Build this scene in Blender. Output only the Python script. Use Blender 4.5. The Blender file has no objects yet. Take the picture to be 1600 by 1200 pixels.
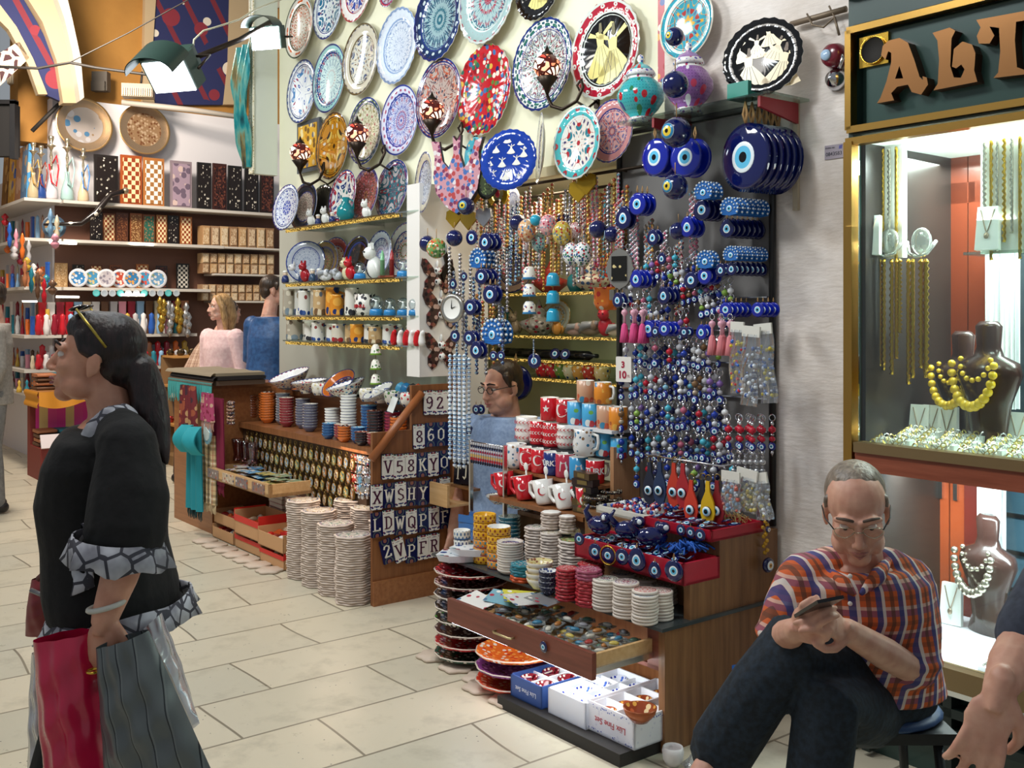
import bpy,math,random
from math import sin,cos,pi,radians as R,sqrt,atan2
from mathutils import Vector,Matrix,Euler
rnd=random.Random(11)
scene=bpy.context.scene
COL=scene.collection
# ------------------------------------------------------------------ camera
F=1600.0;HC=1.55;VH=490.0
cam=bpy.data.cameras.new('camera');cam.sensor_width=36;cam.lens=36.0
cam.shift_y=-(600-VH)/1600;cam.clip_start=.05;cam.clip_end=100
camo=bpy.data.objects.new('camera',cam);COL.objects.link(camo)
camo.location=(0,0,HC);camo.rotation_euler=(pi/2,0,0)
scene.camera=camo
# street frame: s runs along the shop fronts towards us, t runs into the shops
ES=Vector((.6157,-.788,0));ET=Vector((.788,.6157,0));O=Vector((-.763,5.427,0))
ROT=atan2(ES.y,ES.x)
def W(s,t,z):return O+ES*s+ET*t+Vector((0,0,z))
def ST(x,y):
 d=Vector((x,y,0))-O
 return d.dot(ES),d.dot(ET)
def ray(u,v):return(u-800)/F,-(v-VH)/F
def on_t(u,v,t):
 x,z=ray(u,v);p=O+ET*t
 s=(x*p.y-p.x)/(ES.x-x*ES.y);y=p.y+ES.y*s
 return s,t,HC+z*y
def on_s(u,v,s):
 x,z=ray(u,v);p=O+ES*s
 t=(x*p.y-p.x)/(ET.x-x*ET.y);y=p.y+ET.y*t
 return s,t,HC+z*y
def on_z(u,v,zz):
 x,z=ray(u,v);y=(zz-HC)/z
 s,t=ST(x*y,y);return s,t,zz
def on_y(u,v,y):
 x,z=ray(u,v);return Vector((x*y,y,HC+z*y))
def px(u,v,st):return W(*st).y/F
# ------------------------------------------------------------------ light
world=bpy.data.worlds.new('world');scene.world=world;world.use_nodes=True
bg=world.node_tree.nodes['Background'];bg.inputs[0].default_value=(.86,.93,1,1);bg.inputs[1].default_value=.30
scene.view_settings.view_transform='Standard';scene.view_settings.look='None'
scene.view_settings.gamma=1;scene.view_settings.use_curve_mapping=False
scene.view_settings.exposure=.0
def area(name,loc,target,size,power,col=(1,1,1),sy=None):
 l=bpy.data.lights.new(name,'AREA');l.energy=power;l.color=col;l.size=size
 if sy:l.shape='RECTANGLE';l.size_y=sy
 o=bpy.data.objects.new(name,l);COL.objects.link(o);o.location=loc
 o.rotation_euler=(Vector(target)-Vector(loc)).to_track_quat('-Z','Y').to_euler()
 return o
COOL=(.9,.97,1);WARM=(1,.78,.5)
# bazaar floodlights hung above the street in front of the shop fronts
area('street_floodlight',W(-1.3,-1.5,3.5),W(-1.2,.6,2.0),.35,24,COOL)
area('street_floodlight',W(.6,-1.35,3.5),W(.7,.6,1.9),.35,26,COOL)
area('street_floodlight',W(2.0,-1.35,3.6),W(2.0,.5,1.6),.35,20,COOL)
area('street_floodlight',W(-4.2,-.9,4.3),W(-6.3,1.4,1.4),.6,190,(1,.88,.76))
area('street_floodlight',W(-3.2,.4,4.6),W(-6.4,1.2,4.2),.6,8,(1,.8,.55))
area('street_fill',W(-1,-2.4,4.4),W(-.6,-1.2,0),1.0,52,(1,.96,.88))  # this and the next: unseen area lights added for overall street brightness
area('street_fill',W(2.4,-2.2,4.4),W(2.6,-.6,0),1.0,26,(1,.95,.88))
area('stall_ceiling_lamp',W(.65,.75,2.24),W(.65,.85,0),.4,7,(1,.86,.62))
area('counter_strip_light',W(1.85,-.22,.29),W(1.85,.0,0),.55,1.7,COOL,.06)
area('under_tray_lamp',W(-.55,.1,.78),W(-.55,-.05,0),.3,2.2,(1,.75,.55))
# ------------------------------------------------------------------ materials
def lin(c):
 if isinstance(c,str):
  c=c.lstrip('#');c=[int(c[i:i+2],16)/255 for i in(0,2,4)]
 return tuple(x/12.92 if x<=.04045 else((x+.055)/1.055)**2.4 for x in c[:3])+(1,)
MATS={}
class NB:
 """small node builder on one material"""
 def __init__(s,name):
  s.m=bpy.data.materials.new(name);s.m.use_nodes=True;s.nt=s.m.node_tree
  s.b=s.nt.nodes['Principled BSDF']
 def put(s,sock,val):
  if isinstance(val,bpy.types.NodeSocket):s.nt.links.new(val,sock)
  elif val is not None:
   if isinstance(val,str):val=lin(val)
   sock.default_value=val
 def n(s,typ,*ins,**kw):
  nd=s.nt.nodes.new('ShaderNode'+typ)
  for k,v in kw.items():setattr(nd,k,v)
  for i,v in enumerate(ins):s.put(nd.inputs[i],v)
  return nd
 def math(s,op,a,b=None,c=None):return s.n('Math',a,b,c,operation=op).outputs[0]
 def xyz(s):
  tc=s.n('TexCoord').outputs['Object'];q=s.n('SeparateXYZ',tc)
  return tc,q.outputs[0],q.outputs[1],q.outputs[2]
 def vec(s,a,b,c=0.0):return s.n('CombineXYZ',a,b,c).outputs[0]
 def mix(s,f,a,b):
  nd=s.nt.nodes.new('ShaderNodeMix');nd.data_type='RGBA'
  s.put(nd.inputs[0],f);s.put(nd.inputs[6],a);s.put(nd.inputs[7],b);return nd.outputs[2]
 def ramp(s,f,stops,const=True):
  nd=s.n('ValToRGB',f);cr=nd.color_ramp
  cr.interpolation='CONSTANT' if const else 'LINEAR'
  while len(cr.elements)<len(stops):cr.elements.new(.5)
  for e,(p,c) in zip(cr.elements,stops):e.position=p;e.color=lin(c)
  return nd.outputs[0]
 def noise(s,vec,scale,detail=3,rough=.5):
  nd=s.n('TexNoise');s.put(nd.inputs['Vector'],vec);nd.inputs['Scale'].default_value=scale
  nd.inputs['Detail'].default_value=detail;nd.inputs['Roughness'].default_value=rough;return nd.outputs[0]
 def voro(s,vec,scale,feature='F1',rand=1.0):
  nd=s.n('TexVoronoi',feature=feature);s.put(nd.inputs['Vector'],vec);nd.inputs['Scale'].default_value=scale
  nd.inputs['Randomness'].default_value=rand;return nd
 def bump(s,h,strength=.3,dist=.01):
  nd=s.n('Bump');nd.inputs['Strength'].default_value=strength;nd.inputs['Distance'].default_value=dist
  s.put(nd.inputs['Height'],h);s.put(s.b.inputs['Normal'],nd.outputs[0])
 def done(s,col=None,rough=.5,metal=0,spec=None,coat=0):
  s.put(s.b.inputs['Base Color'],col);s.put(s.b.inputs['Roughness'],rough);s.put(s.b.inputs['Metallic'],metal)
  if coat:s.b.inputs['Coat Weight'].default_value=coat;s.b.inputs['Coat Roughness'].default_value=.06
  if spec is not None:s.b.inputs['Specular IOR Level'].default_value=spec
  return s.m
def mat(col,rough=.5,metal=0,coat=0):
 k=('p',col,rough,metal,coat)
 if k not in MATS:
  b=NB('plain_'+str(len(MATS)));MATS[k]=b.done(col,rough,metal,coat=coat)
 return MATS[k]
def emit(col,power):
 k=('e',col,power)
 if k not in MATS:
  b=NB('glow_'+str(len(MATS)));b.done('#000000',.6)
  b.b.inputs['Emission Color'].default_value=lin(col);b.b.inputs['Emission Strength'].default_value=power
  MATS[k]=b.m
 return MATS[k]
def glass(name,tint='#ffffff',gloss=.12,rough=.03,cloud=0.0,ccol='#ffffff'):
 """thin glass or clear plastic: transparent with a glossy coat, optionally cloudy"""
 k=('g',name)
 if k in MATS:return MATS[k]
 m=bpy.data.materials.new(name);m.use_nodes=True;nt=m.node_tree;nt.nodes.remove(nt.nodes['Principled BSDF'])
 out=nt.nodes['Material Output']
 tr=nt.nodes.new('ShaderNodeBsdfTransparent');tr.inputs[0].default_value=lin(tint)
 gl=nt.nodes.new('ShaderNodeBsdfGlossy');gl.inputs['Roughness'].default_value=rough
 fr=nt.nodes.new('ShaderNodeLayerWeight');fr.inputs[0].default_value=.25
 ad=nt.nodes.new('ShaderNodeMath');ad.operation='MULTIPLY_ADD';ad.inputs[1].default_value=.6;ad.inputs[2].default_value=gloss*.4
 nt.links.new(fr.outputs[0],ad.inputs[0])
 mx=nt.nodes.new('ShaderNodeMixShader');nt.links.new(ad.outputs[0],mx.inputs[0])
 last=tr.outputs[0]
 if cloud:
  df=nt.nodes.new('ShaderNodeBsdfDiffuse');df.inputs[0].default_value=lin(ccol)
  m2=nt.nodes.new('ShaderNodeMixShader');m2.inputs[0].default_value=cloud
  nt.links.new(tr.outputs[0],m2.inputs[1]);nt.links.new(df.outputs[0],m2.inputs[2]);last=m2.outputs[0]
 nt.links.new(last,mx.inputs[1]);nt.links.new(gl.outputs[0],mx.inputs[2]);nt.links.new(mx.outputs[0],out.inputs[0])
 MATS[k]=m;return m
def wood(name,c1,c2,axis=2,rough=.38,sc=9):
 b=NB(name);tc,x,y,z=b.xyz()
 a=[b.math('MULTIPLY',q,1.0 if i==axis else 14.0) for i,q in enumerate((x,y,z))]
 f=b.noise(b.vec(*a),sc*.35,5,.6)
 g=b.ramp(f,[(.3,c1),(.7,c2)],False)
 return b.done(g,rough)
def iznik(name,bgc,c1,c2,c3,n=8,k=7.0,rim='#ffffff',rimc=None,band=.70,line='#1c2f7a',nr=26,med=None,rough=.12,thr=.45):
 """painted ceramic: an n-fold floral medallion, a patterned rim and fine rings; local x,y in plate radii"""
 b=NB(name);tc,x,y,z=b.xyz()
 r=b.math('SQRT',b.math('ADD',b.math('MULTIPLY',x,x),b.math('MULTIPLY',y,y)))
 th=b.math('ARCTAN2',y,x)
 def lt(a,c):return b.math('LESS_THAN',a,c)
 def gt(a,c):return b.math('GREATER_THAN',a,c)
 fold=b.math('ABSOLUTE',b.math('SINE',b.math('MULTIPLY',th,n/2)))
 v1=b.voro(b.vec(b.math('MULTIPLY',b.math('MULTIPLY',fold,r),k*.75),b.math('MULTIPLY',r,k*.85),sum(map(ord,name))%97*.31),1.0)
 pick=b.n('SeparateColor',v1.outputs['Color']).outputs[0]
 ink=b.ramp(pick,[(0,c1),(.38,c2),(.72,c3)])
 col=b.mix(lt(v1.outputs['Distance'],thr),bgc,ink)
 col=b.mix(lt(v1.outputs['Distance'],.13),col,bgc)
 stem=lt(b.math('ABSOLUTE',b.math('SINE',b.math('ADD',b.math('MULTIPLY',fold,5.0),b.math('MULTIPLY',r,k*1.7)))),.14)
 col=b.mix(b.math('MULTIPLY',stem,.8),col,c1)
 if med:
  lob=b.math('MULTIPLY_ADD',b.math('COSINE',b.math('MULTIPLY',th,n)),.05,.22)
  col=b.mix(lt(r,lob),col,med);col=b.mix(lt(r,.1),col,bgc)
 f2=b.math('ABSOLUTE',b.math('SINE',b.math('MULTIPLY',th,nr/2)))
 v2=b.voro(b.vec(b.math('MULTIPLY',f2,.85),b.math('MULTIPLY',r,9.0),nr*.37),1.0)
 rc=b.mix(lt(v2.outputs['Distance'],.40),rim,b.ramp(b.n('SeparateColor',v2.outputs['Color']).outputs[0],[(0,rimc or c1),(.6,c2),(.85,c3)]))
 rc=b.mix(lt(v2.outputs['Distance'],.14),rc,rim)
 col=b.mix(gt(r,band),col,rc)
 for q,w in((band,.018),(.97,.025),(band-.06,.008)):
  col=b.mix(lt(b.math('ABSOLUTE',b.math('SUBTRACT',r,q)),w),col,line)
 return b.done(col,rough,coat=.4)
def speckle(name,base,cols,scale,thr=.4,rough=.25,metal=0,rand=1.0):
 """coloured spots on a ground (beads, painted flowers, prints)"""
 k=('s',name)
 if k in MATS:return MATS[k]
 b=NB(name);tc,x,y,z=b.xyz();v=b.voro(tc,scale,rand=rand)
 st=[(i/len(cols),c) for i,c in enumerate(cols)]
 ink=b.ramp(b.n('SeparateColor',v.outputs['Color']).outputs[0],st)
 col=b.mix(b.math('LESS_THAN',v.outputs['Distance'],thr),base,ink)
 MATS[k]=b.done(col,rough,metal);return MATS[k]
def bands(name,axis,period,stops,rough=.5,wob=0.0):
 """stripes across one local axis"""
 k=('b',name)
 if k in MATS:return MATS[k]
 b=NB(name);tc,x,y,z=b.xyz();q=(x,y,z)[axis]
 if wob:q=b.math('ADD',q,b.math('MULTIPLY',b.noise(tc,12),wob))
 f=b.math('FRACT',b.math('DIVIDE',q,period))
 MATS[k]=b.done(b.ramp(f,stops),rough);return MATS[k]
WOOD=wood('brown_laminate','#7a4a2a','#95613a')
WOODH=wood('brown_laminate_across','#8a5532','#a56d42',0)
WOODD=wood('dark_counter_laminate','#6f4a2d','#916640')
REDWOOD=wood('reddish_drawer_front','#6b3527','#834535',0)
PINE=wood('pale_pine','#c79a66','#dbb583',0)
GLS=glass('shelf_glass','#eaf5ee',.2)
CLEAR=glass('clear_plastic','#f7fbff',.3,.08,.08)
BLACK=mat('#121214',.45);WHITE=mat('#f1f0ea',.4);CHROME=mat('#d8d8dc',.18,1);GOLD=mat('#d9b24a',.25,1)
BRASS=mat('#8d7440',.35,1);DARKMETAL=mat('#3a3028',.4,.9);NAVY=mat('#0b1450',.05,0,.6)
BLUEGL=mat('#10229a',.05,0,.6);EYEW=mat('#e9f2f6',.15);EYEB=mat('#62bfe6',.15);EYEK=mat('#06090f',.1);EYEY=mat('#e0c23a',.2)
# ------------------------------------------------------------------ mesh building
class MB:
 def __init__(s):s.v=[];s.f=[];s.m=[];s.sm=[];s.T=Matrix()
 def at(s,loc=(0,0,0),rot=(0,0,0),sc=(1,1,1)):
  s.T=Matrix.LocRotScale(Vector(loc),Euler(rot),Vector(sc));return s
 def add(s,vs,fs,m=0,smooth=False):
  n=len(s.v);T=s.T
  s.v+=[tuple(T@Vector(p)) for p in vs]
  s.f+=[tuple(i+n for i in f) for f in fs]
  s.m+=[m]*len(fs) if isinstance(m,int) else list(m);s.sm+=[smooth]*len(fs);return s
 def box(s,c,d,m=0):
  x,y,z=c;a,b,e=d[0]/2,d[1]/2,d[2]/2
  return s.add([(x+i*a,y+j*b,z+k*e) for i in(-1,1) for j in(-1,1) for k in(-1,1)],
[(0,1,3,2),(4,6,7,5),(0,4,5,1),(2,3,7,6),(0,2,6,4),(1,5,7,3)],m)
 def box2(s,a,b,m=0):
  return s.box([(p+q)/2 for p,q in zip(a,b)],[abs(q-p) for p,q in zip(a,b)],m)
 def lathe(s,prof,n=24,m=0,lobes=0,amp=0.0,ey=1.0,smooth=True):
  vs=[];fs=[];ms=[];closed0=prof[0][0]<1e-6;closed1=prof[-1][0]<1e-6
  idx=[]
  for j,(r,z) in enumerate(prof):
   if r<1e-6:idx.append([len(vs)]*n);vs.append((0,0,z));continue
   row=[]
   for i in range(n):
    a=2*pi*i/n;q=r*(1+amp*cos(lobes*a)) if lobes else r
    row.append(len(vs));vs.append((q*cos(a),q*sin(a)*ey,z))
   idx.append(row)
  for j in range(len(prof)-1):
   mm=m[j] if isinstance(m,(list,tuple)) else m
   A,B=idx[j],idx[j+1]
   for i in range(n):
    k=(i+1)%n;q=[A[i],A[k],B[k],B[i]]
    f=tuple(dict.fromkeys(q))
    if len(f)>=3:fs.append(f);ms.append(mm)
  if not closed0:fs.append(tuple(reversed(idx[0])));ms.append(m[0] if isinstance(m,(list,tuple)) else m)
  if not closed1:fs.append(tuple(idx[-1]));ms.append(m[-1] if isinstance(m,(list,tuple)) else m)
  return s.add(vs,fs,ms,smooth)
 def cyl(s,c,r,h,m=0,n=16,r2=None):
  T=s.T;s.T=T@Matrix.Translation(c);s.lathe([(r,0),(r2 if r2 is not None else r,h)],n,m,smooth=n>8);s.T=T;return s
 def ell(s,c,rad,m=0,n=12,k=8):
  if isinstance(rad,(int,float)):rad=(rad,)*3
  T=s.T;s.T=T@Matrix.LocRotScale(Vector(c),None,Vector(rad))
  s.lathe([(sin(pi*j/k),-cos(pi*j/k)) if 0<j<k else(0,-cos(pi*j/k)) for j in range(k+1)],n,m);s.T=T;return s
 def tube(s,pts,r,m=0,n=8,flat=1.0,closed=False):
  """round tube through points; r is one radius or a list; flat squeezes one side axis"""
  pts=[Vector(p) for p in pts];L=len(pts);rs=r if isinstance(r,(list,tuple)) else[r]*L
  vs=[];fs=[];up=None
  for i,p in enumerate(pts):
   if closed:d=pts[(i+1)%L]-pts[i-1]
   else:d=pts[min(i+1,L-1)]-pts[max(i-1,0)]
   d.normalize()
   if up is None:
    up=Vector((0,0,1)) if abs(d.z)<.9 else Vector((0,1,0))
   a=d.cross(up).normalized();b=a.cross(d).normalized();up=b
   rr=rs[i];ra,rb=(rr if isinstance(rr,tuple) else(rr,rr*flat))
   for j in range(n):
    w=2*pi*j/n;vs.append(p+a*(cos(w)*ra)+b*(sin(w)*rb))
  for i in range(L if closed else L-1):
   i2=(i+1)%L
   for j in range(n):
    k=(j+1)%n;fs.append((i*n+j,i*n+k,i2*n+k,i2*n+j))
  if not closed:fs+=[tuple(range(n-1,-1,-1)),tuple((L-1)*n+j for j in range(n))]
  return s.add(vs,fs,m,n>4)
 def limb(s,pts,r,m=0,n=12):
  """tube with rounded ends"""
  s.tube(pts,r,m,n)
  rs=r if isinstance(r,(list,tuple)) else[r]*len(pts)
  for p,q in((pts[0],rs[0]),(pts[-1],rs[-1])):
   q=min(q) if isinstance(q,tuple) else q;s.ell(p,q*.98,m,10,6)
  return s
 def prism(s,out,h,m=0,z=0.0,mside=None,taper=1.0):
  """outline in local x,y from z to z+h; front and back capped"""
  n=len(out);cx=sum(p[0] for p in out)/n;cy=sum(p[1] for p in out)/n
  vs=[(x,y,z) for x,y in out]+[(cx+(x-cx)*taper,cy+(y-cy)*taper,z+h) for x,y in out]
  fs=[tuple(range(n-1,-1,-1)),tuple(range(n,2*n))]+[(i,(i+1)%n,n+(i+1)%n,n+i) for i in range(n)]
  return s.add(vs,fs,[m,m]+[m if mside is None else mside]*n)
 def grid(s,fn,nu,nv,m=0,smooth=True):
  vs=[fn(i/nu,j/nv) for i in range(nu+1) for j in range(nv+1)]
  return s.add(vs,[(i*(nv+1)+j,(i+1)*(nv+1)+j,(i+1)*(nv+1)+j+1,i*(nv+1)+j+1) for i in range(nu) for j in range(nv)],m,smooth)
 def mesh(s,name,mats):
  me=bpy.data.meshes.new(name);me.from_pydata(s.v,[],s.f)
  me.polygons.foreach_set('material_index',s.m);me.polygons.foreach_set('use_smooth',s.sm)
  for q in mats if isinstance(mats,(list,tuple)) else[mats]:me.materials.append(q)
  me.update();return me
 def obj(s,name,mats,parent=None,loc=None,rot=None):
  o=bpy.data.objects.new(name,s.mesh(name,mats));COL.objects.link(o)
  if parent:o.parent=parent
  if loc is not None:o.location=loc
  if rot is not None:o.rotation_euler=rot
  return o
def tag(o,label,cat,group=None,kind=None):
 if label:o['label']=label
 if cat:o['category']=cat
 if group:o['group']=group
 if kind:o['kind']=kind
 return o
def struct(name,mb,mats,street=True,label=None):
 o=mb.obj(name,mats);o['kind']='structure'
 if street:o.location=O;o.rotation_euler=(0,0,ROT)
 o['label']=label or 'part of the bazaar building, '+name.replace('_',' ')
 o['category']='building'
 return o
def empty(name,label,cat,st=None,rz=0,group=None,loc=None):
 o=bpy.data.objects.new(name,None);COL.objects.link(o);o.empty_display_size=.05
 o.location=W(*st) if loc is None else loc;o.rotation_euler=(0,0,(ROT if loc is None else 0)+rz)
 return tag(o,label,cat,group)
def thing(name,label,cat,mb,mats,st,rot=(0,0,0),group=None):
 """one-mesh thing placed in the street frame"""
 o=mb.obj(name,mats,loc=W(*st),rot=(rot[0],rot[1],rot[2]+ROT))
 return tag(o,label,cat,group)
class Kind:
 """a kind of ware: first put() builds it, later ones copy the object and each of its parts"""
 def __init__(s,name,cat,root=None,mats=None,parts=()):
  s.name=name;s.cat=cat;s.root=root;s.mats=mats;s.parts=parts;s.first=None;s.me=None
 def _make(s):
  if s.root is None:o=bpy.data.objects.new(s.name,None);o.empty_display_size=.03
  else:
   o=bpy.data.objects.new(s.name,s.root.mesh(s.name,s.mats))
  COL.objects.link(o);s.kids=[]
  for p in s.parts:
   c=p[1].obj(p[0],p[2],o);s.kids.append(c)
   if len(p)>3 and p[3]:
    for q in p[3]:q[1].obj(q[0],q[2],c)
  return o
 def put(s,st,label,group=None,rot=(0,0,0),sc=1.0,m=None,world=False):
  if s.first is None:s.first=o=s._make()
  else:
   o=s.first.copy();COL.objects.link(o)
   for q in o.material_slots:q.link='DATA'
   for k in('label','group'):
    if k in o:del o[k]
   for c in s.kids:
    d=c.copy();COL.objects.link(d);d.parent=o
  o.location=Vector(st) if world else W(*st)
  o.rotation_euler=(rot[0],rot[1],rot[2]+(0 if world else ROT))
  o.scale=(sc,)*3 if isinstance(sc,(int,float)) else sc
  if m is not None:
   for i,q in enumerate(m if isinstance(m,(list,tuple)) else[m]):
    if q is None:continue
    o.material_slots[i].link='OBJECT';o.material_slots[i].material=q
  return tag(o,label,s.cat,group)
ORD='first second third fourth fifth sixth seventh eighth ninth tenth eleventh twelfth thirteenth fourteenth fifteenth sixteenth seventeenth eighteenth nineteenth twentieth'.split()
def nth(i):
 if i<20:return ORD[i]
 t=['twenty','thirty','forty','fifty','sixty','seventy'][(i+1)//10-2];k=(i+1)%10
 return t+'-'+ORD[k-1] if k else{20:'twentieth',30:'thirtieth',40:'fortieth',50:'fiftieth',60:'sixtieth',70:'seventieth'}[i+1]
def text_into(mb,txt,size,T,m=0,ext=.0008,off=0.0,center=True):
 cu=bpy.data.curves.new('t','FONT');cu.body=txt;cu.size=size;cu.extrude=ext;cu.offset=off
 cu.align_x='CENTER' if center else 'LEFT';cu.align_y='CENTER';cu.resolution_u=3
 o=bpy.data.objects.new('t',cu);COL.objects.link(o)
 dg=bpy.context.evaluated_depsgraph_get();me=bpy.data.meshes.new_from_object(o.evaluated_get(dg))
 K=mb.T;mb.T=T
 mb.add([tuple(v.co) for v in me.vertices],[tuple(p.vertices) for p in me.polygons],m);mb.T=K
 bpy.data.objects.remove(o);bpy.data.curves.remove(cu);bpy.data.meshes.remove(me)
 return mb
def star(r,k=5,q=.42,a0=pi/2):return[((r if i%2==0 else r*q)*cos(a0+pi*i/k),(r if i%2==0 else r*q)*sin(a0+pi*i/k)) for i in range(2*k)]
def crescent(r):
 out=[(r*cos(a),r*sin(a)) for a in[R(40)+R(280)*i/14 for i in range(15)]]
 inn=[(r*.22+r*.8*cos(a),r*.8*sin(a)) for a in[R(312)-R(264)*i/12 for i in range(13)]]
 return out+inn
def circ(r,n=16,x=0,y=0,ry=None):return[(x+r*cos(2*pi*i/n),y+(ry or r)*sin(2*pi*i/n)) for i in range(n)]
# ------------------------------------------------------------------ floor and walls
b=NB('limestone_paving');tc,x,y,z=b.xyz()
br=b.n('TexBrick',offset=.42,squash=1.0);b.put(br.inputs['Vector'],b.vec(b.math('ADD',y,b.math('MULTIPLY',b.noise(tc,.7,1),.25)),x))
for k,v in(('Scale',1.0),('Mortar Size',.006),('Mortar Smooth',.2),('Brick Width',.78),('Row Height',.40),('Bias',0)):br.inputs[k].default_value=v
br.inputs['Color1'].default_value=lin('#d9cfb9');br.inputs['Color2'].default_value=lin('#c3bfae');br.inputs['Mortar'].default_value=lin('#6d675c')
d1=b.noise(tc,5,6,.65);d2=b.noise(tc,1.3,3)
col=b.mix(b.ramp(d1,[(.52,'#000000'),(.72,'#ffffff')],False),br.outputs['Color'],b.mix(.45,br.outputs['Color'],'#8d877a'))
col=b.mix(b.math('MULTIPLY',d2,.35),col,'#d9c8a2')
pit=b.voro(tc,26);col=b.mix(b.math('LESS_THAN',b.math('ADD',pit.outputs['Distance'],b.math('MULTIPLY',d1,.5)),.29),col,'#6b655a')
b.bump(b.math('ADD',br.outputs['Fac'],b.math('MULTIPLY',d1,-.3)),-.25,.01)
STONEFLOOR=b.done(col,b.math('MULTIPLY_ADD',d1,.35,.16))
struct('floor',MB().box2((-18,-7,-.12),(7,8,0)),STONEFLOOR)
b=NB('rough_stone_plaster');tc,x,y,z=b.xyz()
n1=b.noise(tc,3,6,.6);n2=b.noise(b.vec(b.math('MULTIPLY',x,18),b.math('MULTIPLY',y,18),b.math('MULTIPLY',z,60)),1,3)
col=b.ramp(n1,[(.3,'#cfc2b6'),(.5,'#e2d8d0'),(.7,'#efe7e1')],False)
b.bump(b.math('ADD',b.math('MULTIPLY',n2,.5),n1),.6,.012);PILLAR=b.done(col,.85)
b=NB('cream_plaster');tc,x,y,z=b.xyz();CREAM=b.done(b.ramp(b.noise(tc,2,4),[(.3,'#e2dfc0'),(.7,'#ecead2')],False),.75)
b=NB('ochre_vault');tc,x,y,z=b.xyz();OCHRE=b.done(b.ramp(b.noise(tc,.9,5,.6),[(.3,'#8f6228'),(.55,'#a87836'),(.75,'#b88642')],False),.85)
PALE=mat('#d9d6d8',.7);GREYWALL=mat('#b5ab9e',.8)
struct('wall_plates',MB().box2((-2.35,.6,2.27),(1.62,.8,4.6)),CREAM)
struct('wall_shelves',MB().box2((-2.35,.6,0),(-.14,.8,2.27)),mat('#b3b2a4',.7))
struct('wall_partition',MB().box2((-.14,.33,1.2),(-.01,.6,2.27)).box2((-.14,.6,0),(-.01,.8,2.27)),mat('#e6e2dc',.6))
struct('wall_back',MB().box2((-.9,.8,0),(-.8,1.4,2.27)).box2((-.9,1.4,0),(1.62,1.5,2.4)),CREAM)
struct('wall_stone_pillar',MB().box2((1.62,.552,0),(2.62,.95,4.6)).box2((1.5,.6,0),(1.62,1.4,2.27)),PILLAR)
struct('trim_1',MB().box2((-.01,.57,2.24),(1.5,.6,2.29)),mat('#c9bf9a',.6))
struct('ceiling',MB().box2((-.9,.8,2.27),(1.62,1.5,2.33)),CREAM)
# ---- far end of the street: side wall of the next shop and the painted vault above it
FS=-6.3
struct('wall_far',MB().box2((FS-.2,-.02,0),(FS,4.2,3.75)).box2((-9.6,-.02,0),(FS-.2,.2,3.1)),PALE)
struct('wall_vault',MB().box2((FS-3.2,-6,0),(FS-3.0,.1,7.5)).box2((FS-.55,-.3,3.3),(FS-.2,5,7.5)),OCHRE)
b=NB('painted_arch_band');tc,x,y,z=b.xyz()
v=b.voro(b.vec(b.math('ABSOLUTE',b.math('SUBTRACT',y,b.math('MULTIPLY',z,.08))),z,3.0),3.6)
pk=b.n('SeparateColor',v.outputs['Color']).outputs[0]
wv=b.math('ABSOLUTE',b.math('SINE',b.math('ADD',b.math('MULTIPLY',z,5),b.math('MULTIPLY',y,9))))
col=b.mix(b.math('LESS_THAN',wv,.3),'#1d2350','#6d1f2c')
col=b.mix(b.math('LESS_THAN',v.outputs['Distance'],.36),col,b.ramp(pk,[(0,'#7b2330'),(.4,'#cfc6b6'),(.75,'#1d2350')]))
BAND=b.done(col,.8)
def polyplane(mb,pts,s,th,m=0):
 """outline through photo points laid on the plane s=const, given thickness towards us"""
 q=[on_s(u,v,s) for u,v in pts]
 mb.add([(s,t,z) for _,t,z in q]+[(s+th,t,z) for _,t,z in q],
[tuple(range(len(q)-1,-1,-1)),tuple(range(len(q),2*len(q)))]+[(i,(i+1)%len(q),len(q)+(i+1)%len(q),len(q)+i) for i in range(len(q))],m)
 return mb
BS=FS-.2
struct('trim_2',polyplane(polyplane(MB(),[(244,-60),(232,120),(238,165),(345,165),(352,100),(356,-60)],BS,.06),
[(28,-10),(56,38),(78,80),(92,120),(104,165),(70,150),(48,95),(22,45),(-12,0)],BS+.5,.06),BAND,label='red and blue painted ornament bands on the vault')
struct('trim_3',polyplane(polyplane(polyplane(polyplane(MB(),[(224,-60),(220,165),(238,165),(232,120),(244,-60)],BS,.08),[(356,-60),(352,100),(345,165),(375,165),(395,-60)],BS,.08),
[(76,-10),(92,40),(104,90),(112,165),(92,165),(82,100),(60,40),(28,-10)],BS+.5,.16),[(-40,0),(-12,0),(22,45),(48,95),(70,150),(56,150),(40,104),(10,50)],BS+.5,.1),mat('#b09a78',.8),label='cream plaster arch ribs beside the painted bands')
struct('trim_4',polyplane(MB(),[(76,-60),(100,40),(113,100),(118,160),(112,165),(100,90),(88,40),(70,-10)],BS+.5,.3),GREYWALL,label='grey stone edge of the arch')
b=NB('scroll_panel');tc,x,y,z=b.xyz();v=b.voro(tc,9,'DISTANCE_TO_EDGE')
SCROLL=b.done(b.mix(b.math('LESS_THAN',v.outputs['Distance'],.13),'#3a1a1e','#cbbba6'),.8)
struct('trim_5',polyplane(polyplane(MB(),[(28,66),(44,92),(0,134),(-60,180),(-60,120)],BS+.55,.05),[(370,-40),(372,22),(440,12),(440,-40)],BS,.05),SCROLL,label='scrollwork panels on the vault')
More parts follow.
